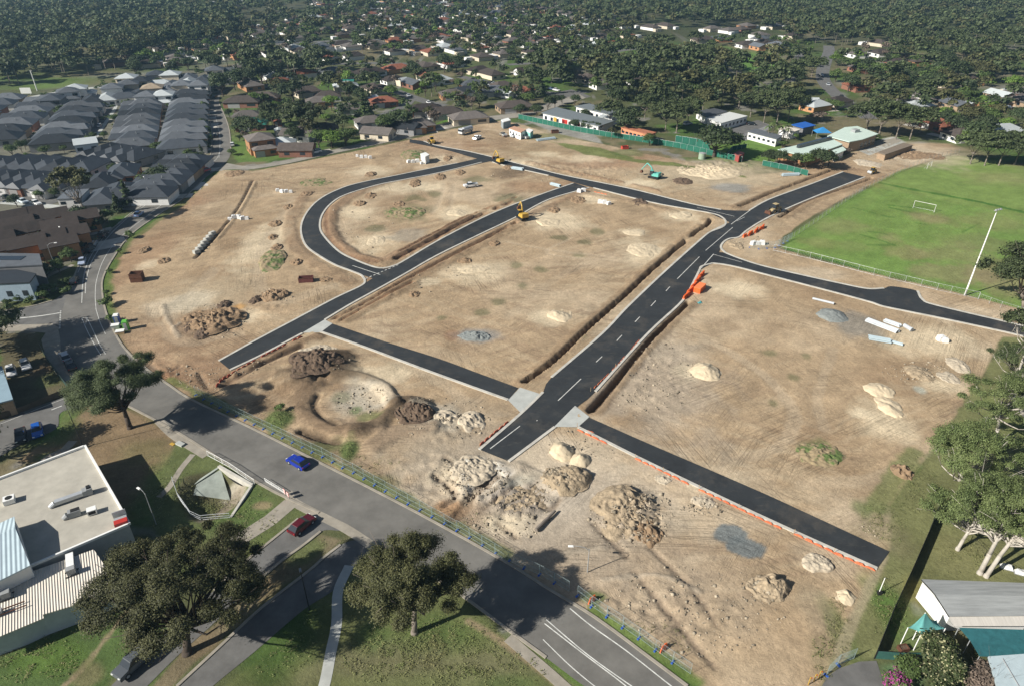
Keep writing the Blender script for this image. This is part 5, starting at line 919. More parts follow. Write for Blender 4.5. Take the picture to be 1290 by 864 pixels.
for k in range(40):      # roof ribs
    p = Vector(q[0]).lerp(Vector(q[1]), (k + .5) / 40); e = Vector(on(-50, 822, z0)).lerp(Vector(on(150, 738, z0)), (k + .5) / 40) if False else None
wl = [on(-50, 818, 0)[:2], on(50, 778, 0)[:2], on(92, 760, 0)[:2], on(140, 738, 0)[:2], on(118, 700, 0)[:2], on(-60, 762, 0)[:2]]
B0 = [on(x, y, z0) for x, y in ((-45, 812), (16, 789.5), (50, 774), (92, 759), (140, 739), (116, 697), (-55, 758))]
MB().prism([(p[0], p[1]) for p in B0], -.5, z0 - .16).ob('front_wall', mat('painted_grey_wall', (.46, .49, .50), .85, .08), cb)
# raised blue-grey metal roof
hz = 6.2
mt_ = mat('pale_blue_metal_roof', (.46, .56, .60), .45, .06, .6); nt = mt_.node_tree; N = nt.nodes; L = nt.links
tc = N.new('ShaderNodeTexCoord'); mp = N.new('ShaderNodeMapping'); mp.inputs['Rotation'].default_value = (0, 0, -fa); wv = N.new('ShaderNodeTexWave'); wv.inputs['Scale'].default_value = .6
L.new(tc.outputs['Object'], mp.inputs[0]); L.new(mp.outputs[0], wv.inputs['Vector']); bp = N.new('ShaderNodeBump'); bp.inputs['Distance'].default_value = .05; L.new(wv.outputs['Fac'], bp.inputs['Height']); L.new(bp.outputs[0], N['Principled BSDF'].inputs['Normal'])
A_, B_, C_ = on(18, 650, hz), on(38, 711.5, hz), on(19, 664, hz + .8)
mvec = Vector(on(-70, 690, hz)) - Vector(on(18, 650, hz)); mvec.z = 0
b = MB(); pts = [Vector(A_), Vector(C_), Vector(B_)]; far_ = [p + mvec for p in pts]
b.add(pts + far_, [(0, 1, 4, 3), (1, 2, 5, 4)]); b.add([p - Vector((0, 0, .2)) for p in pts + far_], [(3, 4, 1, 0), (4, 5, 2, 1)])
b.add([pts[0], pts[1], pts[2], pts[0] - Vector((0, 0, .2)), pts[1] - Vector((0, 0, .2)), pts[2] - Vector((0, 0, .2))], [(0, 3, 4, 1), (1, 4, 5, 2)]); b.add([pts[2], far_[2], far_[2] - Vector((0, 0, .2)), pts[2] - Vector((0, 0, .2))], [(0, 1, 2, 3)][::1])
b.ob('raised_roof', mt_, cb)
ctr = (Vector(A_) + Vector(B_) + far_[0] + far_[2]) / 4; sh = [Vector(p).lerp(Vector((ctr.x, ctr.y, p[2])), .03) for p in (A_, B_, far_[2], far_[0])]
MB().prism([(p.x, p.y) for p in sh], HB - .1, hz - .22).ob('raised_wall', WL['white'], cb)
def on2(px, py): return Vector(on(px, py, HB + .14))
# plant on the roof: each unit is a thing of its own standing there
def rooftop(name, label, px, py, parts, rz=None, z=None):
    p = G(px, py, (z or HB + .12)); t = thing(name, label, 'air conditioner' if 'condition' in name else 'duct' if 'duct' in name else 'roof sign', Vector((p.x, p.y, z or HB + .12)), fa if rz is None else rz, auto=False)
    for nm, mt, fn in parts: b = MB(); fn(b); b.ob(nm, mt, t)
rooftop('roof_duct', 'long silver duct with white elbow across the flat roof', 92, 629, [('duct', M['steel'], lambda b: (b.box((-.4, 0, .55), (3.6, .75, .6)), b.tube((-2.2, 0, .5), (-2.9, -.1, .1), .42, .36, 10))), ('fan_unit', M['greyp'], lambda b: (b.box((1.7, .1, .55), (.6, 1.0, .9)), b.box((2.3, .1, .6), (.7, 1.1, 1.1)))), ('motor', M['dark'], lambda b: b.box((2.3, .1, 1.25), (.5, .7, .2)))], fa + .05)
rooftop('air_conditioner', 'dark curved exhaust cowl on the flat roof', 92, 650, [('casing', M['greyp'], lambda b: (b.box((.3, 0, .55), (1.5, .9, 1.0)), b.tube((-.5, 0, .5), (-1.1, 0, .1), .5, .4, 10))), ('grille', M['dark'], lambda b: b.box((.5, 0, 1.08), (1.1, .7, .08)))])
rooftop('air_conditioner', 'small white box unit on the flat roof', 117, 646, [('casing', M['whitep'], lambda b: b.box((0, 0, .5), (1.2, 1.0, .8))), ('grille', M['dark'], lambda b: b.box((0, -.51, .5), (.9, .05, .5)))])
rooftop('air_conditioner', 'square beige unit in shadow at the left of the flat roof', 13, 632, [('casing', M['whitep'], lambda b: b.box((0, 0, .45), (1.4, 1.3, .8))), ('fan', M['dark'], lambda b: b.tube((0, 0, .86), (0, 0, .9), .45, .45, 14))])
rooftop('roof_sign', 'red and white sign frame seen from behind at the roof corner', 153, 657, [('frame', M['steel'], lambda b: (b.box((0, 1.0, .7), (1.7, .1, 1.2)), b.box((0, .2, .45), (1.6, .9, .1)))), ('panel', M['redp'], lambda b: b.box((0, -.6, .5), (1.7, .9, .5))), ('backing', M['dark'], lambda b: b.box((0, 1.1, 1.0), (1.3, .08, .5)))])
for l, x, y in (('grey condenser on the corrugated roof under the gum tree', 91, 722), ('pale condenser in the middle of the corrugated roof', 9, 752)):
    rooftop('air_conditioner', l, x, y, [('casing', M['greyp'], lambda b: b.box((0, 0, .6), (1.0, .8, .9))), ('duct', M['whitep'], lambda b: b.box((-.1, 2.0, .3), (.9, 3.2, .4))), ('rail', M['dark'], lambda b: (b.box((0, -.5, .1), (1.6, .1, .1)), b.box((0, .45, .1), (1.6, .1, .1))))], z=3.9)
rooftop('air_conditioner', 'dark rail-mounted condenser at the lower left roof edge', 14, 768, [('casing', M['greyp'], lambda b: b.box((-1.2, 0, .4), (.8, .7, .7))), ('rail', M['rust'], lambda b: (b.box((0, -.4, .25), (3.4, .12, .12)), b.box((0, .4, .25), (3.0, .12, .12))))], z=3.85)
# ---------------------------------------------------------------- left margin houses
BM = mat('blue_metal_roof', (.26, .36, .42), .5, .08, .6)
bl = block('house', 'tan brick house with pale blue metal hip roof at the left edge', 'house', [(3, 462), (17, 504), (-45, 520), (-50, 470)], 3.2, WL['tan'], BM, .5)
p = [on_ for on_ in ()]
g1 = block('house', 'grey house with dark solar panels on a skillion roof', 'house', [(-25, 339), (-20, 320), (50, 321), (54, 335)], 5.2, WL['grey'], RF['grey'], .3); addwins(g1, (1, -.3), 2, 3.6, 1.2, 2, M['glass'])
MB().box((-2, .8, 5.55), (9, 2.4, .08)).ob('solar_panel', M['glass'], g1[0])
g2 = block('house', 'dark roofed house with a pale blue wall below the skillion roof', 'house', [(-25, 360), (-20, 342), (22, 341), (46, 346), (38, 357)], 4.6, mat('pale_blue_wall', (.30, .38, .45), .8, .08), RF['charcoal'], .3); addwins(g2, (.3, -1), 3, 2, 1.2, 1.4, M['glass'])
# ---------------------------------------------------------------- lower right yard
rs_ = G(1161, 730, 3.4), G(1300, 735, 3.4), G(1300, 775, 3.0), G(1196, 776, 3.0)
GS = mat('weathered_grey_sheet', (.27, .28, .275), .8, .2, .8, stretch=(.3, 3, 1)); c0 = Vector((sum(p.x for p in rs_) / 4, sum(p.y for p in rs_) / 4, 0))
d = thing('demountable_building', 'long white demountable building with weathered grey roof in the fenced yard', 'demountable', c0, auto=False)
Lr = [(p.x - c0.x, p.y - c0.y) for p in rs_]
f_ = lambda px, py, z: tuple(G(px, py, z) - Vector((c0.x, c0.y, 0)))
MB().prism([f_(1163, 731, 3.3)[:2], f_(1300, 736, 3.3)[:2], f_(1300, 774, 2.9)[:2], f_(1197, 775, 2.9)[:2]][::-1], -.3, 2.95).ob('wall', WL['white'], d)
b = MB(); b.add([f_(1161, 729, 3.4), f_(1300, 734, 3.4), f_(1300, 750, 3.75), f_(1178, 748, 3.75), f_(1300, 775, 3.05), f_(1196, 776, 3.05)], [(0, 3, 2, 1), (3, 5, 4, 2)]); b.add([f_(1161, 729, 3.2), f_(1300, 734, 3.2), f_(1300, 775, 2.9), f_(1196, 776, 2.9)], [(0, 1, 2, 3)]); b.add([f_(1196, 776, 3.05), f_(1300, 775, 3.05), f_(1300, 775, 2.9), f_(1196, 776, 2.9)], [(0, 3, 2, 1)]); b.ob('roof', GS, d)
b = MB(); b.add([f_(1196, 776.5, 2.85), f_(1300, 775.5, 2.85), f_(1302, 788, 2.5), f_(1201, 788, 2.5)], [(0, 3, 2, 1)]); b.add([f_(1196, 776.5, 2.79), f_(1300, 775.5, 2.79), f_(1302, 788, 2.44), f_(1201, 788, 2.44)], [(0, 1, 2, 3)]); b.ob('awning', mat('pale_sheet_awning', (.50, .47, .42), .6, .12, 1, stretch=(4, .3, 1)), d)
b = MB(); b.add([f_(1160, 730, 3.38), f_(1195, 777, 3.03), f_(1195, 777, 0), f_(1160, 730, 0), f_(1177, 748.5, 3.7)], [(3, 2, 1, 4, 0)]); b.ob('gable_panel', M['whitep'], d)
for k in (.3, .7): p = Vector(f_(1160, 730, 1.9)).lerp(Vector(f_(1195, 777, 1.9)), k); MB().box(p + Vector((-.06, -.02, 0)), (.1, .5, .3), .9).ob('vent', M['greyp'], d)
h = block('house', 'house with pale blue sheet roof at the lower right corner', 'house', [(1244, 828), (1300, 824), (1310, 890), (1262, 890)], 3.0, WL['cream'], mat('pale_blue_sheet_roof', (.42, .50, .52), .5, .08), .3)
a_, b_ = G(1263, 829, 3.3), G(1290, 875, 3.3); MB().tube(a_ - h[0].location, b_ - h[0].location, .07, .07, 6).ob('ridge_cap', M['greyp'], h[0])
TQ = mat('turquoise_shade_cloth', (.14, .40, .38), .8, .1, 1, transl=.3); TQ2 = mat('deep_turquoise_shade_cloth', (.035, .15, .165), .8, .2, 1.5, transl=.2)
t = thing('shade_sail', 'peaked turquoise shade sail on white posts above the yard lawn', 'shade sail', GG(1166, 795), auto=False); o0 = t.location
pk = G(1166, 771, 5.2) - o0; cs = [G(1144, 790, 3.1) - o0, G(1160, 799, 3.0) - o0, G(1191, 791, 3.0) - o0, G(1180, 781, 3.1) - o0]; ns = 8; b = MB(); rings = []
for s in range(ns + 1):
    q = s / ns; ring = []
    for i in range(4):
        for k in range(6):
            e = cs[i].lerp(cs[(i + 1) % 4], k / 6); cc = sum(cs, Vector()) / 4; e = e.lerp(Vector((cc.x, cc.y, e.z)), .16 * math.sin(PI * k / 6)); p = pk.lerp(e, q); p.z = pk.z + (e.z - pk.z) * (1 - (1 - q) ** 1.8); ring.append(p)
    rings.append(ring)
vs = [p for r_ in rings for p in r_]; b.add(vs, [(s * 24 + i, s * 24 + (i + 1) % 24, (s + 1) * 24 + (i + 1) % 24, (s + 1) * 24 + i) for s in range(ns) for i in range(24)]); b.ob('canopy', TQ, t, smooth=True)
for p in cs: MB().tube((p.x, p.y, -.2), p, .06, .06, 8).ob('post', M['whitep'], t)
MB().tube((pk.x, pk.y, -.2), pk - Vector((0, 0, .05)), .07, .06, 8).ob('post', M['whitep'], t)
t = thing('shade_roof', 'wide flat turquoise shade cloth stretched beside the demountable', 'shade cloth', GG(1260, 815), auto=False); o0 = t.location
b = MB(); P_ = [G(1208, 790, 2.6) - o0, G(1305, 793, 2.6) - o0, G(1305, 829, 2.7) - o0, G(1234, 826, 2.7) - o0, G(1222, 806, 2.5) - o0]; b.add(P_, [(0, 4, 3, 2, 1)]); b.add([p - Vector((0, 0, .02)) for p in P_], [(0, 1, 2, 3, 4)]); b.ob('canopy', TQ2, t)
for p in P_: MB().tube((p.x, p.y, -.2), p - Vector((0, 0, .03)), .05, .05, 6).ob('post', M['steel'], t)
t = thing('shade_sail', 'small blue pyramid shade sail beside the lower hall', 'shade sail', GG(1034, 174), auto=False); b = MB(); b.add([(-3.2, -2.6, 2.6), (3.2, -2.6, 2.6), (3.2, 2.6, 2.6), (-3.2, 2.6, 2.6), (0, 0, 4.6)], [(0, 1, 4), (1, 2, 4), (2, 3, 4), (3, 0, 4)]); b.ob('canopy', mat('blue_shade_cloth', (.03, .20, .45), .7, .1), t)
for sx in (-1, 1):
    for sy in (-1, 1): MB().tube((sx * 3.1, sy * 2.5, -.2), (sx * 3.1, sy * 2.5, 2.6), .06, .06, 6).ob('post', M['steel'], t)
# ================================================================ WOODS AND FAR TREES
FT = []
def scatter(poly, n, kinds, hr=(.8, 1.25), clear=True, ymax=1700):
    W = [G(*p) for p in poly]; x0, x1 = min(p.x for p in W), max(p.x for p in W); y0, y1 = min(p.y for p in W), max(p.y for p in W); k = 0
    HA = np.array([(h[0], h[1], h[2]) for h in HOUSES]) if HOUSES else np.zeros((0, 3)); tries = 0
    while k < n and tries < n * 40:
        tries += 1; x, y = random.uniform(x0, x1), random.uniform(y0, y1); q = PX(x, y)
        if not inpx(q[0], q[1], poly): continue
        if clear and y < 900 and (np.any((HA[:, 0] - x) ** 2 + (HA[:, 1] - y) ** 2 < (HA[:, 2] - 1.5) ** 2) or near_road(x, y, 2.5) or near_street(x, y, 5)): continue
        FT.append((x, y, kinds[random.randrange(len(kinds))], random.uniform(*hr))); k += 1
GU = ('gum', 'gum', 'olive', 'gum', 'dense'); MIXT = ('gum', 'dense', 'green', 'olive', 'dense', 'bright', 'green', 'bare')
scatter([(-30, 112), (-40, 30), (0, 22), (100, 18), (240, 14), (300, 30), (310, 52), (250, 62), (190, 76), (140, 92), (100, 100), (40, 108)], 1150, GU)
scatter([(-40, 30), (-60, -14), (700, -16), (700, -2), (480, 12), (300, 30), (240, 14)], 1300, ('gum', 'dense', 'olive', 'gum', 'green'), (.8, 1.2))
scatter([(700, 12), (690, -16), (1360, -16), (1360, 108), (1230, 100), (1180, 72), (1120, 58), (1010, 60), (985, 42), (900, 34), (800, 38), (760, 24)], 3600, GU, (.75, 1.15))
scatter([(285, 76), (290, 36), (420, 16), (640, 2), (760, 18), (800, 40), (790, 64), (700, 84), (560, 74), (420, 68)], 1150, MIXT, (.6, 1.2))
scatter([(292, 180), (300, 78), (560, 78), (690, 108), (640, 142), (545, 156), (430, 184)], 150, MIXT, (.5, 1.1))
scatter([(300, 112), (300, 84), (400, 78), (420, 96), (370, 112)], 44, ('dense', 'dense', 'gum'), (1.0, 1.4))
scatter([(690, 120), (640, 96), (700, 78), (790, 92), (880, 78), (930, 96), (990, 78), (1000, 140), (940, 140), (890, 140), (840, 150), (800, 140), (770, 130)], 190, ('gum', 'gum', 'dense', 'olive', 'green'), (.95, 1.4))
scatter([(700, 82), (790, 66), (860, 66), (930, 92), (860, 108), (760, 100)], 70, ('gum', 'dense', 'gum', 'olive'), (.9, 1.2))
scatter([(1075, 150), (1050, 70), (1120, 62), (1180, 75), (1300, 110), (1310, 195), (1200, 185), (1160, 165)], 150, MIXT, (.7, 1.3))
scatter([(850, 80), (870, 50), (1010, 55), (1030, 70), (1000, 110), (990, 80), (930, 60)], 60, MIXT, (.6, 1.1))
scatter([(-40, 190), (60, 120), (140, 100), (280, 85), (262, 125), (266, 190), (190, 240), (0, 262)], 120, ('shrub', 'green', 'green'), (.35, .65))
scatter([(120, 92), (150, 66), (300, 40), (310, 84), (240, 92), (180, 92)], 90, MIXT, (.7, 1.2))
FT.sort(key=lambda t: t[1])
nmax = 292 - NTREE[0]; kind_n = 0; rest = []
NEARY = 0
for x, y, kd, s in FT:
    H0 = {'gum': 14, 'olive': 13, 'dense': 10, 'green': 9, 'bright': 8, 'bare': 8, 'cone': 11, 'shrub': 2.6}[kd]
    if kind_n < nmax: plant(kd, 0, 0, H0 * s * random.uniform(.85, 1.1), world=Vector((x, y, 0))); kind_n += 1; NEARY = y
    else: rest.append((x, y, kd, s * H0))
print('trees', NTREE[0], 'stuff trees', len(rest), 'from y', NEARY)
def tall_(f): return f in ('gum', 'olive') and random.random() < .5
def wood(name, label, items):
    fol = ['gum', 'olive', 'dense', 'green', 'bright', 'bare']; mm = [FOL[f] for f in fol] + [BARK['grey'], BARK['dark']]; tmpl = {}
    for f in fol + ['shrub']:
        tmpl[f] = []
        for s in range(5):
            rs = np.random.RandomState(400 + s + 10 * len(tmpl)); tall = f in ('gum', 'olive'); n_ = 15
            C, rad = crown_clumps(rs, 26, .38, .38 if tall else .42, .60 if tall else .56, 6, .58, .30); V, F = leaves(rs, C, rad, 14, .085, flat=.85, cc=(0, 0, .35), aspect=1.2); C, rad = crown_clumps(rs, 14, .40, .36 if tall else .40, .62 if tall else .57, 5, .55, .38); V2, F = leaves(rs, C, rad, 8, .15, flat=.85, cc=(0, 0, .35), aspect=1.2); tmpl[f].append((V, V2))
    VV = []; MI = []; TV = []; TF = []
    for x, y, kd, h in items:
        f = kd if kd in fol else 'green'; V = tmpl[f][random.randrange(5)][y > 600]; a = random.uniform(0, 6.28); w_ = h * random.uniform(.85, 1.2); c, s = math.cos(a), math.sin(a)
        if y > 950: V = V.reshape(-1, 4, 3)[::2].reshape(-1, 3) * np.array([1.0, 1.0, 1.0])
        q = np.stack([(V[:, 0] * c - V[:, 1] * s) * w_ + x, (V[:, 0] * s + V[:, 1] * c) * w_ + y, V[:, 2] * h], 1); VV.append(q); MI.append(np.full(len(q) // 4, fol.index(f)))
        if y < 620 and tall_(f):
            r = .018 * h; b0 = len(TV) ; TV += [(x - r, y, -.2), (x + r * .5, y - r * .8, -.2), (x + r * .5, y + r * .8, -.2), (x - r * .4, y, h * .6), (x + r * .3, y - r * .3, h * .6), (x + r * .3, y + r * .3, h * .6)]; TF += [(b0, b0 + 1, b0 + 4, b0 + 3), (b0 + 1, b0 + 2, b0 + 5, b0 + 4), (b0 + 2, b0, b0 + 3, b0 + 5)]
    V = np.concatenate(VV); F = np.arange(len(V)).reshape(-1, 4); mi = np.concatenate(MI)
    if TV: F = np.concatenate([F, np.array(TF) + len(V)]); V = np.concatenate([V, np.array(TV)]); mi = np.concatenate([mi, np.full(len(TF), 6)])
    tag(ob(name, npmesh(name, V, F, mm, mi=mi)), label, 'trees', kind='stuff')
wood('distant_trees', 'mass of far eucalypt bush and suburban trees reaching the top of the picture', rest)
# ================================================================ HEAPS, RUBBLE, SITE MATERIALS
HM = dict(sand=mat('heap_sand', (.54, .445, .305), .95, .12, 1.2, bump=.05), pale=mat('heap_pale_spoil', (.44, .375, .28), .95, .22, 1.0, bump=.12), soil=mat('heap_soil', (.24, .165, .10), .95, .3, 1.0, bump=.15), dark=mat('heap_dark_soil', (.115, .08, .055), .95, .35, 1.2, bump=.2), gravel=mat('heap_grey_gravel', (.20, .215, .205), .95, .2, 3, bump=.06), stone=mat('heap_stone', (.325, .255, .17), .95, .35, 1.3, bump=.2), grass=mat('heap_grassed_soil', (.10, .145, .045), .95, .3, .5, bump=.15, col2=(.27, .21, .125)), red=mat('heap_red_clay', (.25, .14, .085), .95, .3, 1.0, bump=.15))
HEAPS = []
def heap_z(x, y):
    return max([0.0] + [h * max(0, 1 - math.hypot((x - cx) / a, (y - cy) / b)) ** .8 for cx, cy, a, b, h in HEAPS if abs(x - cx) < a and abs(y - cy) < b])
_r = [n for n in HM['grass'].node_tree.nodes if n.type == 'MAP_RANGE'][0]; _r.inputs[1].default_value = .49; _r.inputs[2].default_value = .58
def heap(label, x, y, rx, ry, h, m, rough=.25, rot=0.0, peaks=1, cat='soil heap', name='soil_heap', freq=1.3):
    c = GG(x, y); a = (G(x + rx, y) - G(x, y)).length; b_ = (G(x, y - ry) - G(x, y)).length; sd = int(abs(x * 7 + y * 13)) % 997
    nr, na = (34, 96) if max(rx, ry) > 18 else (20, 56); rs = np.random.RandomState(sd); pk = [(rs.uniform(-.4, .4) if peaks > 1 else 0, rs.uniform(-.4, .4) if peaks > 1 else 0, rs.uniform(.7, 1)) for _ in range(peaks)]
    r = np.linspace(0, 1, nr)[:, None] * np.ones((1, na)); t = np.linspace(0, 2 * PI, na, endpoint=False)[None, :] * np.ones((nr, 1))
    edge = .72 + .5 * vnoise(np.cos(t) * 1.5 + sd, np.sin(t) * 1.5, sd) + .22 * vnoise(np.cos(t) * 4.2 + sd, np.sin(t) * 4.2, sd + 1); h *= {'sand': .6 if peaks > 1 else .85, 'gravel': .9, 'grass': .45, 'pale': .5}.get(m, .6); fine = m not in ('sand', 'gravel'); rough = rough * (.5 if m in ('stone', 'pale') else .75 if fine else 1); x_ = r * np.cos(t) * edge; y_ = r * np.sin(t) * edge
    z = np.zeros_like(x_)
    for px_, py_, q in pk: d = np.sqrt((x_ - px_ * (peaks > 1)) ** 2 + (y_ - py_ * (peaks > 1)) ** 2); z = np.maximum(z, q * np.clip(1 - d / (1.0 if peaks == 1 else .85), 0, 1) ** (.85 if m == 'sand' else .7))
    z = h * z * (1 - sstep(.85, 1, r)) ; X_, Y_ = x_ * a, y_ * b_
    z = z + rough * (np.abs(fbm(X_ + sd, Y_, freq, 3, sd)) * 1.6 - .3) * sstep(1.0, .75, r) * min(1, h * 1.5) + (.24 * fbm(X_ + sd, Y_, .6, 3, sd + 3) * sstep(1, .85, r) if fine else .09 * fbm(X_, Y_, .7, 2, sd)); HEAPS.append((c.x, c.y, a, b_, h * (.75 if peaks == 1 else .6))); z = z - .22 * sstep(.86, 1, r) + .02
    ca, sa = math.cos(rot), math.sin(rot); V = np.stack([X_ * ca - Y_ * sa, X_ * sa + Y_ * ca, z], 2).reshape(-1, 3)
    F = [[i * na + k, (i + 1) * na + k, (i + 1) * na + (k + 1) % na, i * na + (k + 1) % na] for i in range(nr - 1) for k in range(na)]
    o = ob(name, npmesh(name, V, np.array(F), HM[m], m in ('sand', 'gravel', 'grass')), None, c); tag(o, label, cat); return o
SANDL = (('cone of pale sand in the right-hand lot beside the rough grey ground', 888, 468, 19, 11, 2.0), ('pale sand heap at the near end of the middle lot', 706, 397, 17, 8, 1.6), ('spread white sand heap with two lobes in the right-hand lot', 1108, 492, 17, 10, 1.5), ('lower lobe of white sand beside the spread heap', 1121, 513, 16, 12, 1.4), ('left one of two smooth sand cones by the end of the new main road', 707, 569, 17, 13, 1.9), ('right one of two smooth sand cones by the end of the new main road', 731, 580, 13, 10, 1.5), ('white spoil heap near the end of the right-hand lane', 1028, 709, 20, 12, 1.5), ('long white sand bank in the middle lot', 799, 293, 14, 4, .7), ('wide low sand heap beside the long trench', 812, 316, 20, 9, .9), ('small sand heap at the far corner of the middle lot', 858, 271, 14, 4, .8), ('sand heap inside the loop near the diagonal road', 577, 268, 14, 5, .9), ('sand heap at the tip of the loop lot', 474, 304, 12, 7, .7), ('sand bank beside the trench of the diagonal road', 597, 339, 22, 5, .6), ('pale sand spill beside the standing yellow excavator', 690, 280, 16, 5, .7), ('pale heap with rocks by the dark soil mound', 402, 442, 22, 6, .9), ('sandy heap at the weedy edge near the right-hand lane end', 1066, 752, 12, 10, 1.2))
for l, x, y, rx, ry, h in SANDL: heap(l, x, y, rx, ry, h, 'sand' if 'spoil' not in l and 'pale heap' not in l else 'pale', .14, random.uniform(-.4, .4), 1 if 'cone' in l else 3, cat='sand heap', name='sand_heap', freq=1.2)
heap('blue-grey gravel heap beside the pale pipe', 1047, 398, 20, 8, 1.9, 'gravel', .1, cat='gravel heap', name='gravel_heap')
heap('largest grey-brown gravel heap near the right-hand trees', 1157, 470, 16, 9, 1.5, 'stone', .12, cat='gravel heap', name='gravel_heap')
heap('pale grey gravel heap by the sewer trench near the right-hand trees', 1207, 460, 13, 9, 1.3, 'pale', .1, cat='gravel heap', name='gravel_heap')
heap('small flat grey gravel heap between two larger ones', 1193, 476, 12, 7, .8, 'pale', .1, cat='gravel heap', name='gravel_heap')
heap('grey rubble strip in the middle lot above the lane', 598, 423, 20, 6, .9, 'gravel', .4, cat='gravel heap', name='gravel_heap')
heap('white gravel bank by the hall entrance', 1092, 206, 14, 5, 1.2, 'pale', .2, .6, cat='gravel heap', name='gravel_heap')
for a in (('crest-shaped soil heap with weeds and a steep shaded edge', 1033, 572, 30, 15, 1.5, 'grass', .3), ('green grassed soil mound near the loop road bend', 343, 328, 17, 12, 2.2, 'grass', .3), ('long low strip of green weeds on soil above the loop', 397, 230, 21, 5, 1.0, 'grass', .3), ('oval grassed stockpile inside the loop road', 511, 268, 27, 7, 1.8, 'grass', .3), ('rounded scrubby stockpile by the small white shed', 520, 195, 16, 6, 2.2, 'grass', .3),
          ('big dark spoil ridge with broken clods in the left lot', 268, 406, 34, 14, 1.9, 'soil', 1.3, .4, 3), ('dark clod heap beside the bulldozed pit in the left lot', 345, 373, 20, 8, 1.9, 'soil', .9, .3, 3), ('dark steep-sided soil mound at the upper left of the ring-shaped bund', 398, 464, 30, 15, 2.4, 'dark', 1.2, .3, 3), ('dark torn soil mound at the right end of the ring-shaped bund', 521, 522, 22, 13, 2.0, 'dark', 1.2, .5, 2), ('black spoil lump next to the orange puddle', 282, 386, 9, 7, 1.7, 'dark', .8), ('small black spoil lump by the clod heap', 322, 379, 8, 5, 1.5, 'dark', .6), ('dark lump at the foot of the spoil ridge', 258, 420, 11, 7, 1.4, 'dark', .7), ('dark burnt-looking lump above the long spoil ridge', 240, 412, 8, 6, 1.0, 'dark', .5),
          ('tall heap of broken pale rock near the end of the main road', 712, 604, 29, 17, 2.5, 'stone', 1.0, 0, 2), ('sprawling rubble heap with big clods in the lower middle', 792, 645, 42, 30, 3.0, 'stone', 1.0, -.5, 2), ('grey rubble lump below the sprawling heap', 815, 672, 20, 14, 1.2, 'soil', 1.0), ('dark grey boulder-like rubble heap near the gravel patch', 967, 741, 24, 15, 2.2, 'stone', 1.2, 0, 2), ('white broken concrete heap below the main road end', 592, 594, 30, 16, .9, 'pale', .8, .3, 4), ('pale rubble beside the ring-shaped bund', 593, 531, 18, 12, 1.7, 'pale', 1.0, 0, 2), ('grey rubble heap next to the concrete apron', 560, 526, 18, 9, 1.2, 'pale', 1.0), ('lumpy brown spoil below the twin sand cones', 655, 627, 34, 20, .8, 'stone', .8, .5, 4), ('small rubble heap by the right-hand lane kerb', 886, 632, 14, 8, .9, 'pale', .7), ('tiny rubble clump left of the right-hand lane', 835, 603, 12, 6, .6, 'pale', .5), ('brush and timber heap at the weedy site corner', 1138, 595, 14, 9, 1.3, 'soil', 1.2), ('broken rock bank by the fence corner', 1145, 196, 40, 5, .9, 'soil', .8, 0, 3), ('cream earth mounds beside the top lot gravel', 895, 217, 40, 8, 1.2, 'sand', .6, 0, 4),
          ('dark soil lump at the top of the left lot', 295, 219, 12, 4, 1.3, 'soil', .4), ('brown soil heap beside the concrete truck washout', 728, 252, 10, 5, 1.3, 'soil', .5), ('dark soil bank in the far middle lot', 805, 255, 10, 4, 1.2, 'dark', .5), ('soil heap near the yellow excavator', 698, 265, 9, 4, 1.2, 'soil', .4), ('dark soil pile beside the teal excavator', 860, 229, 13, 4, 1.4, 'dark', .4), ('rock pile with a shaded hollow at the junction corner', 927, 309, 10, 6, 1.2, 'stone', .8)): heap(*a)
for i, (x, y) in enumerate(((467, 220), (386, 245), (363, 261), (347, 282), (344, 299), (349, 312), (374, 331), (410, 353), (467, 247), (453, 257), (554, 223), (523, 230), (580, 218), (585, 329), (622, 307), (522, 371), (564, 200), (556, 224), (523, 233), (181, 316), (206, 329), (502, 258), (640, 212))):
    o = heap('small dug-out soil pile near the ' + min(((467, 235, 'upper loop road kerb'), (360, 270, 'loop road bend'), (360, 320, 'green grassed mound'), (410, 350, 'road junction island'), (550, 215, 'far end of the loop'), (590, 330, 'diagonal road in the middle lot'), (190, 320, 'rusty open bin')), key=lambda q: (q[0] - x) ** 2 + 4 * (q[1] - y) ** 2)[2], x, y, random.uniform(6, 10), random.uniform(3, 4.5), random.uniform(.9, 1.5), 'soil', .5)
    o['group'] = 'small soil piles in the left lots'; AUTO.append(o)
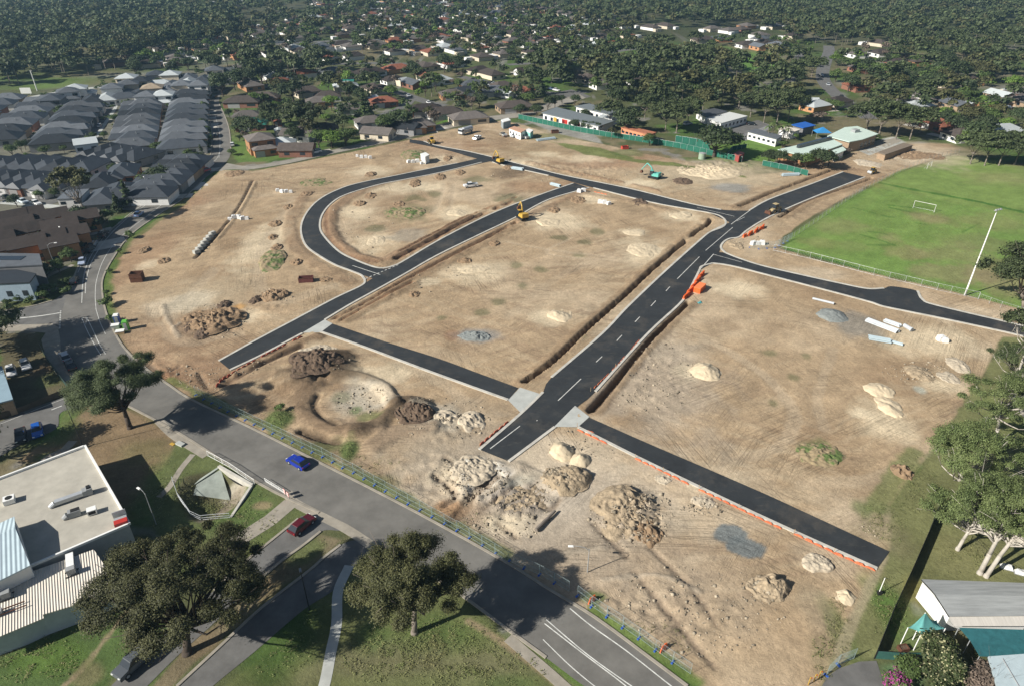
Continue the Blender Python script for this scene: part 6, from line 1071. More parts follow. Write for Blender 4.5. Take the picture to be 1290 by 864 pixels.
# loose stones and clods lying over the broken ground
def stones():
    V = []; F = []; spots = ((795, 650, 55, 40, 420), (712, 604, 28, 17, 900), (640, 640, 60, 40, 300), (592, 600, 50, 30, 420), (968, 742, 26, 18, 180), (268, 405, 44, 22, 320), (345, 373, 24, 9, 90), (560, 530, 60, 30, 220), (820, 480, 60, 50, 420), (860, 770, 130, 60, 300), (405, 460, 40, 20, 30), (455, 505, 34, 20, 160), (1150, 196, 60, 10, 160), (720, 222, 120, 8, 200), (900, 215, 60, 8, 120), (740, 560, 60, 20, 150), (230, 480, 50, 20, 200), (540, 680, 60, 30, 160), (1160, 470, 50, 14, 140), (520, 350, 90, 20, 160), (440, 290, 60, 40, 160), (1090, 690, 20, 30, 120), (950, 300, 40, 20, 120), (300, 460, 40, 14, 140), (886, 640, 30, 10, 80)); C6 = np.array([(1, 0, 0), (-1, 0, 0), (0, 1, 0), (0, -1, 0), (0, 0, 1), (0, 0, -.5)]); f6 = [(0, 2, 4), (2, 1, 4), (1, 3, 4), (3, 0, 4), (2, 0, 5), (1, 2, 5), (3, 1, 5), (0, 3, 5)]
    for x, y, rx, ry, n in spots:
        for _ in range(n):
            a = random.uniform(0, 6.28); q = random.random() ** .6; p = G(x + rx * q * math.cos(a), y + ry * q * math.sin(a)); s = random.uniform(.08, .2) * (2.2 if random.random() < .12 else 1)
            if rk_at(p.x, p.y) > .1: continue
            zz = gz(p.x, p.y) + heap_z(p.x, p.y); b0 = len(V); w_ = C6 * s * RS.uniform(.6, 1.4, (6, 1)) ; cs, sn = math.cos(a), math.sin(a)
            for v in w_: V.append((p.x + v[0] * cs - v[1] * sn, p.y + v[0] * sn + v[1] * cs, zz + v[2] * .8))
            F += [tuple(b0 + i for i in f) for f in f6]
    tag(ob('rubble', npmesh('rubble', np.array(V), np.array(F), mat('loose_stone', (.29, .245, .18), .95, .3, .5, island=.5))), 'loose stones and clods strewn over the broken soil', 'rubble', kind='stuff')
_rk = rk.reshape(ny, nx)
def rk_at(x, y): return _rk[int(np.clip(np.searchsorted(YA, y) - 1, 0, ny - 1)), int(np.clip(np.searchsorted(XA, x) - 1, 0, nx - 1))]
stones()
def tufts():
    sp = ((350, 800, 60, 50, 900, 0), (545, 810, 90, 36, 2200, 1), (600, 845, 90, 26, 1200, 1), (480, 830, 50, 30, 900, 1), (40, 830, 60, 30, 1000, 0), (200, 620, 40, 50, 700, 0), (300, 650, 50, 40, 700, 0), (385, 692, 34, 16, 300, 1), (262, 625, 36, 22, 700, 1), (170, 850, 30, 16, 500, 1), (1120, 765, 26, 40, 800, 0), (1110, 660, 30, 40, 700, 1), (1225, 700, 60, 24, 600, 0), (1150, 610, 30, 40, 600, 1), (1055, 790, 18, 40, 400, 1), (450, 590, 60, 24, 500, 1), (352, 526, 22, 14, 400, 0), (440, 566, 14, 16, 200, 0), (560, 660, 60, 20, 300, 1), (810, 815, 60, 34, 700, 0), (138, 375, 8, 45, 300, 0), (200, 275, 60, 40, 200, 1), (20, 375, 60, 14, 400, 0), (1035, 830, 16, 30, 300, 1), (70, 540, 30, 16, 250, 0), (1280, 540, 30, 30, 250, 0)); cen = []
    for x, y, rx, ry, n, d in sp:
        for _ in range(int(n * .45)):
            a = random.uniform(0, 6.28); q = random.random() ** .8; p = G(x + rx * q * math.cos(a), y + ry * q * math.sin(a))
            if rk_at(p.x, p.y) < .05 and vnoise(np.array([p.x * .7]), np.array([p.y * .7]), 77)[0] > .33: cen.append((p.x, p.y, gz(p.x, p.y) + .05))
    V, F = leaves(np.random.RandomState(5), np.array(cen), np.full(len(cen), .3), 5, .13, up=1.5)
    tag(ob('grass', npmesh('grass', V, F, mat('grass_tufts', (.17, .215, .07), .8, .35, .25, col2=(.25, .23, .11), island=.35, transl=.2))), 'tufts of green and drying grass on the verges', 'grass', kind='stuff')
tufts()
def simple(name, label, cat, x, y, rz, parts, group=None, z=0.0, auto=False):
    p = GG(x, y); t = thing(name, label, cat, Vector((p.x, p.y, p.z + z)), rz, group, auto)
    for nm, mt, fn in parts: b = MB(); fn(b); b.ob(nm, mt, t)
    return t
def hollow(b, w, d, h, th=.12, z=0):
    b.box((0, -d / 2 + th / 2, z + h / 2), (w, th, h)); b.box((0, d / 2 - th / 2, z + h / 2), (w, th, h)); b.box((-w / 2 + th / 2, 0, z + h / 2), (th, d - 2 * th, h)); b.box((w / 2 - th / 2, 0, z + h / 2), (th, d - 2 * th, h)); b.box((0, 0, z + .06), (w - 2 * th, d - 2 * th, .1))
simple('waste_bin', 'rusty open-topped steel bin standing alone on the left lot', 'bin', 174, 354, .15, [('bin_wall', M['rust'], lambda b: hollow(b, 2.9, 2.2, 2.3)), ('rib', M['rust'], lambda b: (b.box((0, -1.13, 1.2), (3, .06, .15)), b.box((0, -1.13, 2.25), (3.05, .08, .12))))])
simple('skip_bin', 'red-brown skip bin near the grassed mound', 'skip', 386, 355, .15, [('skip_wall', mat('skip_red', (.13, .045, .04), .7, .2, 2), lambda b: hollow(b, 3.6, 1.7, 1.2)), ('rim', M['rust'], lambda b: (b.box((0, -.86, 1.2), (3.7, .1, .1)), b.box((0, .86, 1.2), (3.7, .1, .1))))])
simple('skip_bin', 'small red skip at the far dirt edge below the green fence', 'skip', 787, 188, .3, [('skip_wall', mat('skip_bright_red', (.45, .06, .04), .6, .1), lambda b: hollow(b, 2.8, 1.6, 1.2)), ('rim', M['dark'], lambda b: b.box((0, -.82, 1.2), (2.9, .08, .08)))])
simple('skip_bin', 'dark open skip by the green fence above the stacked pipes', 'skip', 699, 168, .2, [('skip_wall', M['rust'], lambda b: hollow(b, 3.2, 1.7, 1.3)), ('rim', M['dark'], lambda b: b.box((0, -.86, 1.3), (3.3, .08, .08)))])
def loo(label, x, y, m):
    simple('portable_toilet', label, 'toilet', x, y, .25, [('cabin', m, lambda b: b.box((0, 0, 1.05), (1.15, 1.15, 2.1))), ('roof', M['whitep'] if m is not M['green'] else M['green'], lambda b: b.box((0, 0, 2.2), (1.25, 1.25, .2), 0, .8)), ('door', M['greyp'], lambda b: b.box((0, -.59, 1.0), (.7, .04, 1.8)))])
loo('portable toilet with pale blue roof on the road verge', 149, 407, M['blue']); loo('bright green portable cabin beside the pale blue one', 160, 415, M['green'])
for l, x, y, d_ in (('pale crate on the verge below the portable toilet', 146, 413, (1.6, 1.2, .8)), ('tan crate at the end of the verge row', 152, 420, (1.7, 1.2, .7))): simple('crate', l, 'crate', x, y, .3, [('box', M['timber'] if 'tan' in l else M['paleconc'], lambda b: b.box((0, 0, d_[2] / 2), d_)), ('lid', M['whitep'], lambda b: b.box((0, 0, d_[2] + .04), (d_[0] + .1, d_[1] + .1, .08)))])
pit = None
for i in range(7):
    t_ = i / 6; x, y = 268 - 20 * t_, 296 + 23 * t_
    if pit is None: pit = simple('concrete_pit', 'x', 'concrete pit', x, y, 1.0, [('box', M['paleconc'], lambda b: hollow(b, 1.7, 1.2, .9, .14)), ('lid', M['concrete'], lambda b: b.box((0, 0, .95), (1.4, .9, .1)))], 'concrete pits beside the left trench'); o = pit
    else: o = dup(pit, GG(x, y), 1.0 + random.uniform(-.1, .1))
    o['label'] = ORD[i] + ' pale concrete pit along the left lot trench, counted from the far end'
bag = None
BAGS = [(303, 276, 5, 'heap of white bags in the left lot'), (361, 242, 4, 'white wrapped bundle above the loop road bend'), (461, 199, 4, 'row of white bags near the site corner'), (526, 206, 4, 'white bags beside the small white shed'), (764, 257, 3, 'wrapped pallets in the far middle lot'), (957, 309, 3, 'white wrapped pallets at the junction corner'), (1190, 430, 2, 'dark pallets by the pale sand in the right lot'), (735, 243, 2, 'white pallets at the diagonal road junction')]
for x, y, n, desc in BAGS:
    for i in range(n):
        px_, py_ = x + (i - n / 2) * 5.5, y + random.uniform(-1.6, 1.6)
        if bag is None: bag = simple('material_bag', 'x', 'bag', px_, py_, .2, [('sack', mat('white_sack', (.7, .7, .68), .7, .1, 2), lambda b: (b.box((0, 0, .45), (1.25, 1.0, .9), 0, .82), b.box((0, 0, .94), (.6, .5, .12), .3, .6))), ('pallet', M['timber'], lambda b: (b.box((0, -.4, .06), (1.3, .15, .12)), b.box((0, .4, .06), (1.3, .15, .12)), b.box((0, 0, .06), (1.3, .15, .12))))], 'white material bags on the site'); o = bag
        else: o = dup(bag, GG(px_, py_), random.uniform(-.4, .6), random.uniform(.9, 1.3))
        o['group'] = 'white material bags on the site'; o['label'] = (ORD[i] if n > 2 else ('left', 'right')[i]) + ' white bag from the left in the ' + desc if n > 2 else ('left', 'right')[i] + ' one of two ' + desc
# pipes
PIPE = mat('pale_blue_pipe', (.38, .46, .49), .45, .08, 1); PIPEW = mat('white_pipe', (.46, .49, .51), .45, .1, 1)
def bundle(label, a, b_, n, r, m=PIPE, rows=2):
    A, B = GG(*a), GG(*b_); d = (B - A); L_ = d.length; t = thing('pipe_bundle' if n > 1 else 'pipe', label, 'pipes' if n > 1 else 'pipe', A.lerp(B, .5), math.atan2(d.y, d.x), None, False); t.location.z = max(A.z, B.z)
    per = max(1, n // rows)
    for i in range(n): k = i // per; yy = (i % per - per / 2) * r * 2.05 + (r if k % 2 else 0); o = random.uniform(-.25, .25); mb = MB(); mb.tube((-L_ / 2 + o, yy, r + k * r * 1.75), (L_ / 2 + o, yy, r + k * r * 1.75), r, r, 8); mb.tube((L_ / 2 + o - .35, yy, r + k * r * 1.75), (L_ / 2 + o, yy, r + k * r * 1.75), r * 1.12, r * 1.12, 8); mb.ob('pipe', m, t, smooth=False)
    if n > 1: mb = MB(); mb.box((-L_ * .3, 0, .04), (.1, per * r * 2.2, .09)); mb.box((L_ * .3, 0, .04), (.1, per * r * 2.2, .09)); mb.ob('bearer', M['timber'], t)
bundle('single long pale pipe lying beyond the blue-grey gravel heap', (1024, 377), (1051, 383.5), 1, .28, PIPEW, 1)
bundle('longest bundle of white pipes on grey ground in the right lot', (1092, 404), (1131, 419), 8, .17, PIPEW); bundle('second bundle of white pipes behind the longest one', (1114, 405), (1134, 412), 6, .17, PIPEW)
bundle('bundle of pale blue pipes in front of the white ones', (1094, 426), (1122, 431), 8, .17); bundle('short pair of pale pipes beside the blue bundle', (1110, 426), (1137, 434), 2, .22, PIPE, 1)
bundle('white concrete pipe with an orange end at the end of the bundles', (1141, 412), (1151, 418), 1, .45, PIPEW, 1)
bundle('stack of pale pipes near the yellow excavator by the cross road', (645, 213), (659, 215), 8, .2, PIPE); bundle('grey pipes stacked below the dark skip', (676, 178), (699, 175), 8, .2, PIPE)
bundle('grey pipes at the diagonal road junction', (694, 233), (706, 236), 6, .2, PIPE); bundle('pipes lying by the end of the green fence', (985, 222), (1006, 221), 6, .22, PIPE)
t = simple('log', 'long brown log lying across the rubble in the lower middle', 'log', 687, 657, 0, []); A, B = GG(699, 646) - t.location, GG(675, 670) - t.location; b = MB(); b.tube(A + Vector((0, 0, .5)), B + Vector((0, 0, .5)), .22, .3, 10); b.ob('trunk', BARK['grey'], t)
t = simple('tarp', 'crumpled turquoise tarp on dirt beside the orange barriers', 'tarp', 881, 382, .3, [('sheet', mat('turquoise_tarp', (.08, .32, .33), .6, .1), lambda b: (b.box((0, 0, .12), (1.3, .8, .2), .2, .5), b.box((.4, .3, .16), (.7, .5, .3), .8, .4)))])
# orange plastic barriers
bar = None
def barrier(x, y, rz, label):
    global bar
    if bar is None: bar = simple('barrier', label, 'barrier', x, y, rz, [('body', M['orange'], lambda b: (b.box((0, 0, .2), (1.7, .6, .4), 0, .8), b.box((0, 0, .68), (1.62, .3, .58)))), ('foot', M['dark'], lambda b: (b.box((-.6, 0, .04), (.3, .7, .07)), b.box((.6, 0, .04), (.3, .7, .07))))], 'orange plastic barriers'); o = bar
    else: o = dup(bar, GG(x, y), rz)
    o['label'] = label; o['group'] = 'orange plastic barriers'
for i in range(10): t_ = i / 9; barrier(862.5 + 21 * t_ + (i % 2) * 1.5, 376 - 29 * t_, .95, ORD[i] + ' orange barrier from the near end of the row beside the main road kerb')
for i in range(7): t_ = i / 6; barrier(938 + 23 * t_ + (i % 2) * 2, 299 - 12 * t_, .7 + random.uniform(-.3, .3), ORD[i] + ' orange barrier from the left in the row at the field corner')
simple('skip_bin', 'bright orange open box beside the row of orange barriers', 'skip', 881, 366, .95, [('skip_wall', M['orange'], lambda b: hollow(b, 3.6, 1.7, 1.3)), ('cover', mat('orange_cover', (.8, .22, .08), .7, .1), lambda b: b.box((0, 0, 1.32), (3.65, 1.75, .1)))])
# orange mesh and silt tubes along the kerbs
SILT = mat('faded_orange_mesh', (.55, .14, .06), .8, .3, 2)
def meshfence(label, pts, h=.45, m=SILT):
    h = h * .75
    P = [GG(*p) for p in pts]; t = thing('barrier_mesh', label, 'barrier mesh', P[0], 0, None, False); b = MB(); pb = MB()
    for i in range(len(P) - 1):
        a, c = P[i] - P[0], P[i + 1] - P[0]; n = max(2, int((c - a).length / 1.2))
        for k in range(n):
            lo = .2 if n > 6 and random.random() < .3 else 1
            p, q = a.lerp(c, k / n), a.lerp(c, (k + 1) / n); j = Vector((random.uniform(-.08, .08), random.uniform(-.08, .08), 0)); p = p + j; d = (q - p); m_ = (p + q) / 2; b.box((m_.x, m_.y, m_.z + h * lo / 2), (d.length, .16, h * lo * random.uniform(.7, 1.1)), math.atan2(d.y, d.x), .5)
        MB().box((a.x, a.y, a.z + .5), (.06, .06, 1.0)).ob('post', M['timber'], t)
    b.ob('mesh', M[m] if isinstance(m, str) else m, t); return t
OM = mat('faded_red_mesh', (.42, .10, .06), .8, .25, 2)
meshfence('long orange mesh along the lower kerb of the right-hand lane, near the apron', [(727, 541), (745, 549.5), (765, 559)], .4); meshfence('orange mesh along the lower kerb in the middle of the right-hand lane', [(800, 577), (835, 594), (868, 610)], .4)
meshfence('orange mesh along the lower kerb past the middle of the right-hand lane', [(880, 616), (930, 640), (985, 666)], .4); meshfence('orange mesh at the dead end of the right-hand lane', [(1000, 672), (1050, 696), (1103, 719)], .5)
meshfence('orange plank lying on the surface of the right-hand lane', [(727, 537.5), (749, 545)], .2)
meshfence('red mesh along the near kerb of the diagonal road end', [(291, 470), (335, 447), (381, 424)], .5, OM); meshfence('red mesh bundle hanging at the diagonal road end', [(272, 488), (280, 478), (291, 471)], .8, OM)
meshfence('red mesh beside the left kerb at the near end of the main road', [(604, 561), (622, 546), (641, 531)], .6, OM); meshfence('orange mesh along the right kerb of the main road above the apron', [(744, 493), (775, 463), (806, 428)], .35)
meshfence('orange mesh strip by the trench above the cross road', [(748, 242), (765, 246)], .3)
for l, x, y in (('crumpled orange mesh by the site fence near the big tree shadow', 746, 757), ('small orange mesh scrap on the fence line near the road edge', 836, 818)): simple('barrier_mesh', l, 'barrier mesh', x, y, .4, [('mesh', M['orange'], lambda b: (b.box((0, 0, .5), (1.5, .15, 1.0), .3, .6), b.box((.3, .2, .3), (.8, .2, .6), 1.1, .5)))])
# site sheds
o = block('site_office', 'long white site office with an orange roof edge', 'site office', [(641, 162.5), (648, 160), (662.5, 164.5), (656, 168)], 2.9, M['whitep'], mat('rust_roof_sheet', (.5, .3, .2), .7, .1), .15); addwins(o, FR, 4, 1.6, .8, .9, M['glass'])
o = block('site_toilet', 'turquoise and white site toilet cabin at the end of the site office', 'toilet', [(661, 165), (666, 163), (672, 165), (668, 168)], 2.6, mat('turquoise_cabin', (.25, .55, .5), .6, .06), M['whitep'], .12); addwins(o, FR, 1, 1.1, .8, 1.9, M['greyp'])
o = block('container', 'blue-grey shipping container behind the site office', 'container', [(631, 152), (640, 149.5), (643.5, 152.5), (634, 155)], 2.8, mat('container_blue', (.25, .32, .36), .6, .1), M['whitep'], .05); addwins(o, FR, 2, 1.3, 1.1, 2.2, M['greyp'])
o = block('garden_shed', 'small white tool shed on the corner lot by the loop end', 'shed', [(529.5, 195), (536, 193), (541, 196), (535.5, 199)], 2.6, M['whitep'], M['whitep'], .12); addwins(o, FR, 1, 1.1, .9, 1.9, M['greyp'])
# culvert, rails and roadside sign
t = thing('culvert', 'concrete culvert headwall with splayed wing walls at the creek', 'culvert', G(285, 600), 0, None, False); o0 = t.location
def wallq(name, a, c, ha, hc, za, zc, th, m):
    A, C_ = G(*a) - o0, G(*c) - o0; d = (C_ - A).normalized(); n_ = Vector((-d.y, d.x, 0)) * th / 2; b = MB(); b.add([A + n_ + Vector((0, 0, za)), A - n_ + Vector((0, 0, za)), C_ - n_ + Vector((0, 0, zc)), C_ + n_ + Vector((0, 0, zc)), A + n_ + Vector((0, 0, ha)), A - n_ + Vector((0, 0, ha)), C_ - n_ + Vector((0, 0, hc)), C_ + n_ + Vector((0, 0, hc))], [(0, 1, 2, 3), (7, 6, 5, 4), (0, 4, 5, 1), (1, 5, 6, 2), (2, 6, 7, 3), (3, 7, 4, 0)]); b.ob(name, m, t)
GC = mat('stained_concrete', (.30, .33, .29), .9, .25, .6)
wallq('headwall', (276, 588), (318, 612), .35, .35, -.75, -.75, .5, M['concrete']); wallq('mouth_shade', (278, 590.5), (314, 611.5), -.77, -.77, -3, -3, .3, M['dark']); wallq('wing_wall', (276, 588.5), (224, 616), .1, -.9, -3.2, -3, .4, GC); wallq('wing_wall', (317, 612.5), (291, 651), .3, .1, -3, -2.2, .4, M['concrete'])  # solid dark slab, coloured as the shade inside the culvert mouth
b = MB(); A = [G(278, 590), G(228, 615), G(286, 616)]; b.add([tuple(Vector((p.x, p.y, z)) - Vector((o0.x, o0.y, 0))) for p, z in zip(A, (-.1, -1.0, -2.35))], [(0, 1, 2)]); b.ob('apron', GC, t)
def rail(label, pts, h=1.1, sp=2.0, m='steel', infill=0, name='railing', cat='railing'):
    P = [GG(*p) for p in pts]; t = thing(name, label, cat, P[0], 0, None, False); r = MB(); v = MB(); a0 = P[0]
    for i in range(len(P) - 1):
        a, c = P[i] - a0, P[i + 1] - a0
        for z in ((h, h * .5, .12) if not infill else (h, .15)): r.tube(a + Vector((0, 0, z)), c + Vector((0, 0, z)), .035, .035, 5)
        n = max(1, round((c - a).length / sp))
        for k in range(n + (i == len(P) - 2)): p = a.lerp(c, k / n); MB().tube(p - Vector((0, 0, .2)), p + Vector((0, 0, h + .05)), .045, .045, 6).ob('post', M[m], t)
        if infill:
            n = int((c - a).length / infill)
            for k in range(1, n): p = a.lerp(c, k / n); v.tube(p + Vector((0, 0, .15)), p + Vector((0, 0, h)), .014, .014, 4, False)
    r.ob('rail', M[m], t)
    if infill: v.ob('baluster', M[m], t)
    return t
rail('steel balustrade along the culvert edge of the road', [(262, 574), (290, 589), (321, 610)], 1.15, 2.2, 'whitep', .22); rail('steel pipe railing on the creek edge below the culvert', [(218, 606), (224, 624), (238, 641), (252, 650), (272, 651), (290, 652)], 1.0, 2.2)
rail('low white guard rail on the road side past the culvert', [(334, 606), (352, 617), (358, 621)], .7, 2.0, 'whitep')
simple('hazard_sign', 'red and white hazard boards on the kerb by the culvert', 'sign', 362, 626, -.75, [('post', M['steel'], lambda b: (b.box((-.5, 0, .6), (.08, .08, 1.3)), b.box((.5, 0, .6), (.08, .08, 1.3)))), ('board', M['redp'], lambda b: (b.box((-.5, -.06, 1.0), (.6, .05, .9)), b.box((.5, -.06, 1.0), (.6, .05, .9)))), ('stripe', M['whitep'], lambda b: [b.box((s, -.1, z), (.56, .03, .12), 0) for s in (-.5, .5) for z in (.75, 1.05, 1.35)])])
# ================================================================ VEHICLES AND MACHINES
CARC = {}
def paint(c):
    k = 'car_paint_%d_%d_%d' % tuple(int(v * 100) for v in c)
    return mat(k, c, .25, .04, 1, spec=.6, metal=.1)
VP = {}
LAMP = mat('headlight_lens', (.75, .76, .72), .15, .05, spec=.7); TAIL = mat('tail_light_lens', (.35, .02, .02), .2, .05, spec=.6)
def side(b, prof, w, inset):
    """body lofted from a side profile; the upper line is drawn in by inset"""
    n = len(prof); vs = []
    for s in (-1, 1):
        for x, z, k in prof: vs.append((x, s * (w / 2 - inset * k), z))
    fs = [list(range(n)), [2 * n - 1 - i for i in range(n)]] + [(i, n + i, n + (i + 1) % n, (i + 1) % n) for i in range(n)]
    return b.add(vs, [f[::-1] for f in fs])
def make_vehicle(kind):
    t = thing('parked_car' if kind in ('hatch', 'suv', 'sedan') else kind, 'x', 'car' if kind in ('hatch', 'suv', 'sedan') else kind.replace('_', ' '), (0, 0, 0)); t['proto'] = 1; w = 1.8
    if kind in ('hatch', 'sedan'):
        b = MB(); side(b, [(2.1, .3, 0), (2.15, .55, .3), (2.0, .75, .6), (.95, .92, .8), (-1.7 if kind == 'hatch' else -1.2, .95, .8), (-2.1, .85, .6), (-2.15, .5, .2), (-2.05, .3, 0)], w, .16); b.ob('body', paint((.3, .3, .3)), t)
        e = -1.95 if kind == 'hatch' else -1.6; b = MB(); side(b, [(.98, .9, 0), (.25, 1.38, 1), (-1.35 if kind == 'hatch' else -1.0, 1.4, 1), (e, .93, 0)], w - .26, .14); b.ob('cabin', M['glass'], t)
        b = MB(); b.box((-.5 if kind == 'hatch' else -.35, 0, 1.425), (1.6 if kind == 'hatch' else 1.25, 1.24, .06), 0, .94); b.ob('roof', paint((.3, .3, .3)), t); L_, wx, wr = 2.1, 1.3, .32; fz, rz_ = .62, .75
    elif kind == 'suv':
        w = 1.9; b = MB(); side(b, [(2.3, .4, 0), (2.35, .7, .2), (2.2, 1.0, .5), (1.1, 1.1, .7), (-2.25, 1.1, .7), (-2.35, .8, .2), (-2.3, .4, 0)], w, .14); b.ob('body', paint((.3, .3, .3)), t)
        b = MB(); side(b, [(1.15, 1.08, 0), (.55, 1.68, 1), (-2.05, 1.7, 1), (-2.27, 1.08, 0)], w - .2, .14); b.ob('cabin', M['glass'], t); b = MB(); b.box((-.75, 0, 1.735), (2.7, 1.4, .08), 0, .95); b.ob('roof', paint((.3, .3, .3)), t)
        b = MB(); [b.box((-.8, s * .6, 1.82), (2.2, .05, .06)) for s in (-1, 1)]; b.ob('roof_rack', M['dark'], t); L_, wx, wr = 2.3, 1.42, .38; fz, rz_ = .8, .9
    elif kind == 'ute':
        w = 1.85; b = MB(); side(b, [(2.5, .4, 0), (2.55, .7, .2), (2.4, .98, .5), (1.35, 1.05, .6), (-.5, 1.05, .6), (-.55, .75, .3), (-2.5, .7, .3), (-2.5, .4, 0)], w, .12); b.ob('body', paint((.3, .3, .3)), t)
        b = MB(); side(b, [(1.35, 1.03, 0), (.8, 1.62, 1), (-.4, 1.64, 1), (-.52, 1.03, 0)], w - .2, .14); b.ob('cabin', M['glass'], t); b = MB(); b.box((.2, 0, 1.67), (1.3, 1.36, .07), 0, .94); b.ob('roof', paint((.3, .3, .3)), t)
        b = MB(); hollow(b, 1.9, 1.8, .5, .07, .72); tr = b.ob('tray', M['steel'], t, (-1.55, 0, 0)); L_, wx, wr = 2.5, 1.5, .38; fz, rz_ = .8, .6
    elif kind == 'van':
        w = 2.0; b = MB(); side(b, [(2.5, .4, 0), (2.55, .9, .1), (2.2, 1.2, .3), (1.7, 2.05, 1), (-2.5, 2.1, 1), (-2.55, .5, 0)], w, .12); b.ob('body', paint((.3, .3, .3)), t); b = MB(); side(b, [(2.14, 1.25, 0), (1.82, 1.85, .6), (1.4, 1.85, .6), (1.4, 1.25, 0)], w + .03, .1); b.ob('cabin', M['glass'], t); L_, wx, wr = 2.5, 1.55, .36; fz, rz_ = .8, .8
    elif kind == 'truck':
        w = 2.4; b = MB(); b.box((0, 0, .75), (7.0, 1.1, .3)); b.ob('chassis', M['dark'], t); b = MB(); side(b, [(3.7, .6, 0), (3.75, 1.5, 0), (3.55, 2.6, .6), (2.0, 2.65, .6), (2.0, .6, 0)], w, .1); b.ob('body', paint((.3, .3, .3)), t); b = MB(); side(b, [(3.77, 1.55, 0), (3.62, 2.35, .4), (2.5, 2.35, .4), (2.5, 1.6, 0)], w + .04, .1); b.ob('cabin', M['glass'], t)
        b = MB(); b.tube((1.7, 0, 1.85), (-3.6, 0, 1.85), 1.12, 1.12, 18); b.box((-.9, 0, .98), (5.3, 1.7, .3)); b.ob('tank', M['steel'], t); L_, wx, wr = 3.7, 2.6, .5; fz, rz_ = .9, .9
    for sx in (-1, 1):
        for sy in (-1, 1):
            o = MB().tube((sx * wx, sy * (w / 2 - .2), wr), (sx * wx, sy * (w / 2 + .01), wr), wr, wr, 14).ob('wheel', M['dark'], t); MB().tube((sx * wx, sy * (w / 2), wr), (sx * wx, sy * (w / 2 + .03), wr), wr * .6, wr * .55, 10).ob('rim', M['steel'], o)
    for sy in (-1, 1): MB().box((L_ + .0, sy * w * .34, fz), (.12, .34, .15)).ob('headlight', LAMP, t); MB().box((-L_ - .01, sy * w * .38, rz_), (.1, .22, .2)).ob('taillight', TAIL, t)
    VP[kind] = t
for k in ('hatch', 'suv', 'sedan', 'ute', 'van', 'truck'): make_vehicle(k)
def vehicle(kind, x, y, tx, ty, c, label, name=None, group=None):
    src = VP[kind]; a, b_ = G(x, y), G(tx, ty); d = b_ - a; rz = math.atan2(d.y, d.x); m = paint(c); mm = {'body': m, 'roof': m}; p = Vector((a.x, a.y, max(gz(a.x, a.y), 0) + .05))
    if 'proto' in src:
        del src['proto']; o = src; o.location = p; o.rotation_euler = (0, 0, rz)
        for ch in KIDS[o.name]: setmat(ch, ch.name.split('.')[0], mm)
    else: o = dup(src, p, rz, mats=mm)
    o['label'] = label; o['category'] = 'car' if kind in ('hatch', 'suv', 'sedan') else kind
    return o
W_, BL, DK, SV, RD = (.75, .75, .74), (.012, .035, .32), (.02, .022, .025), (.42, .44, .46), (.16, .012, .018)
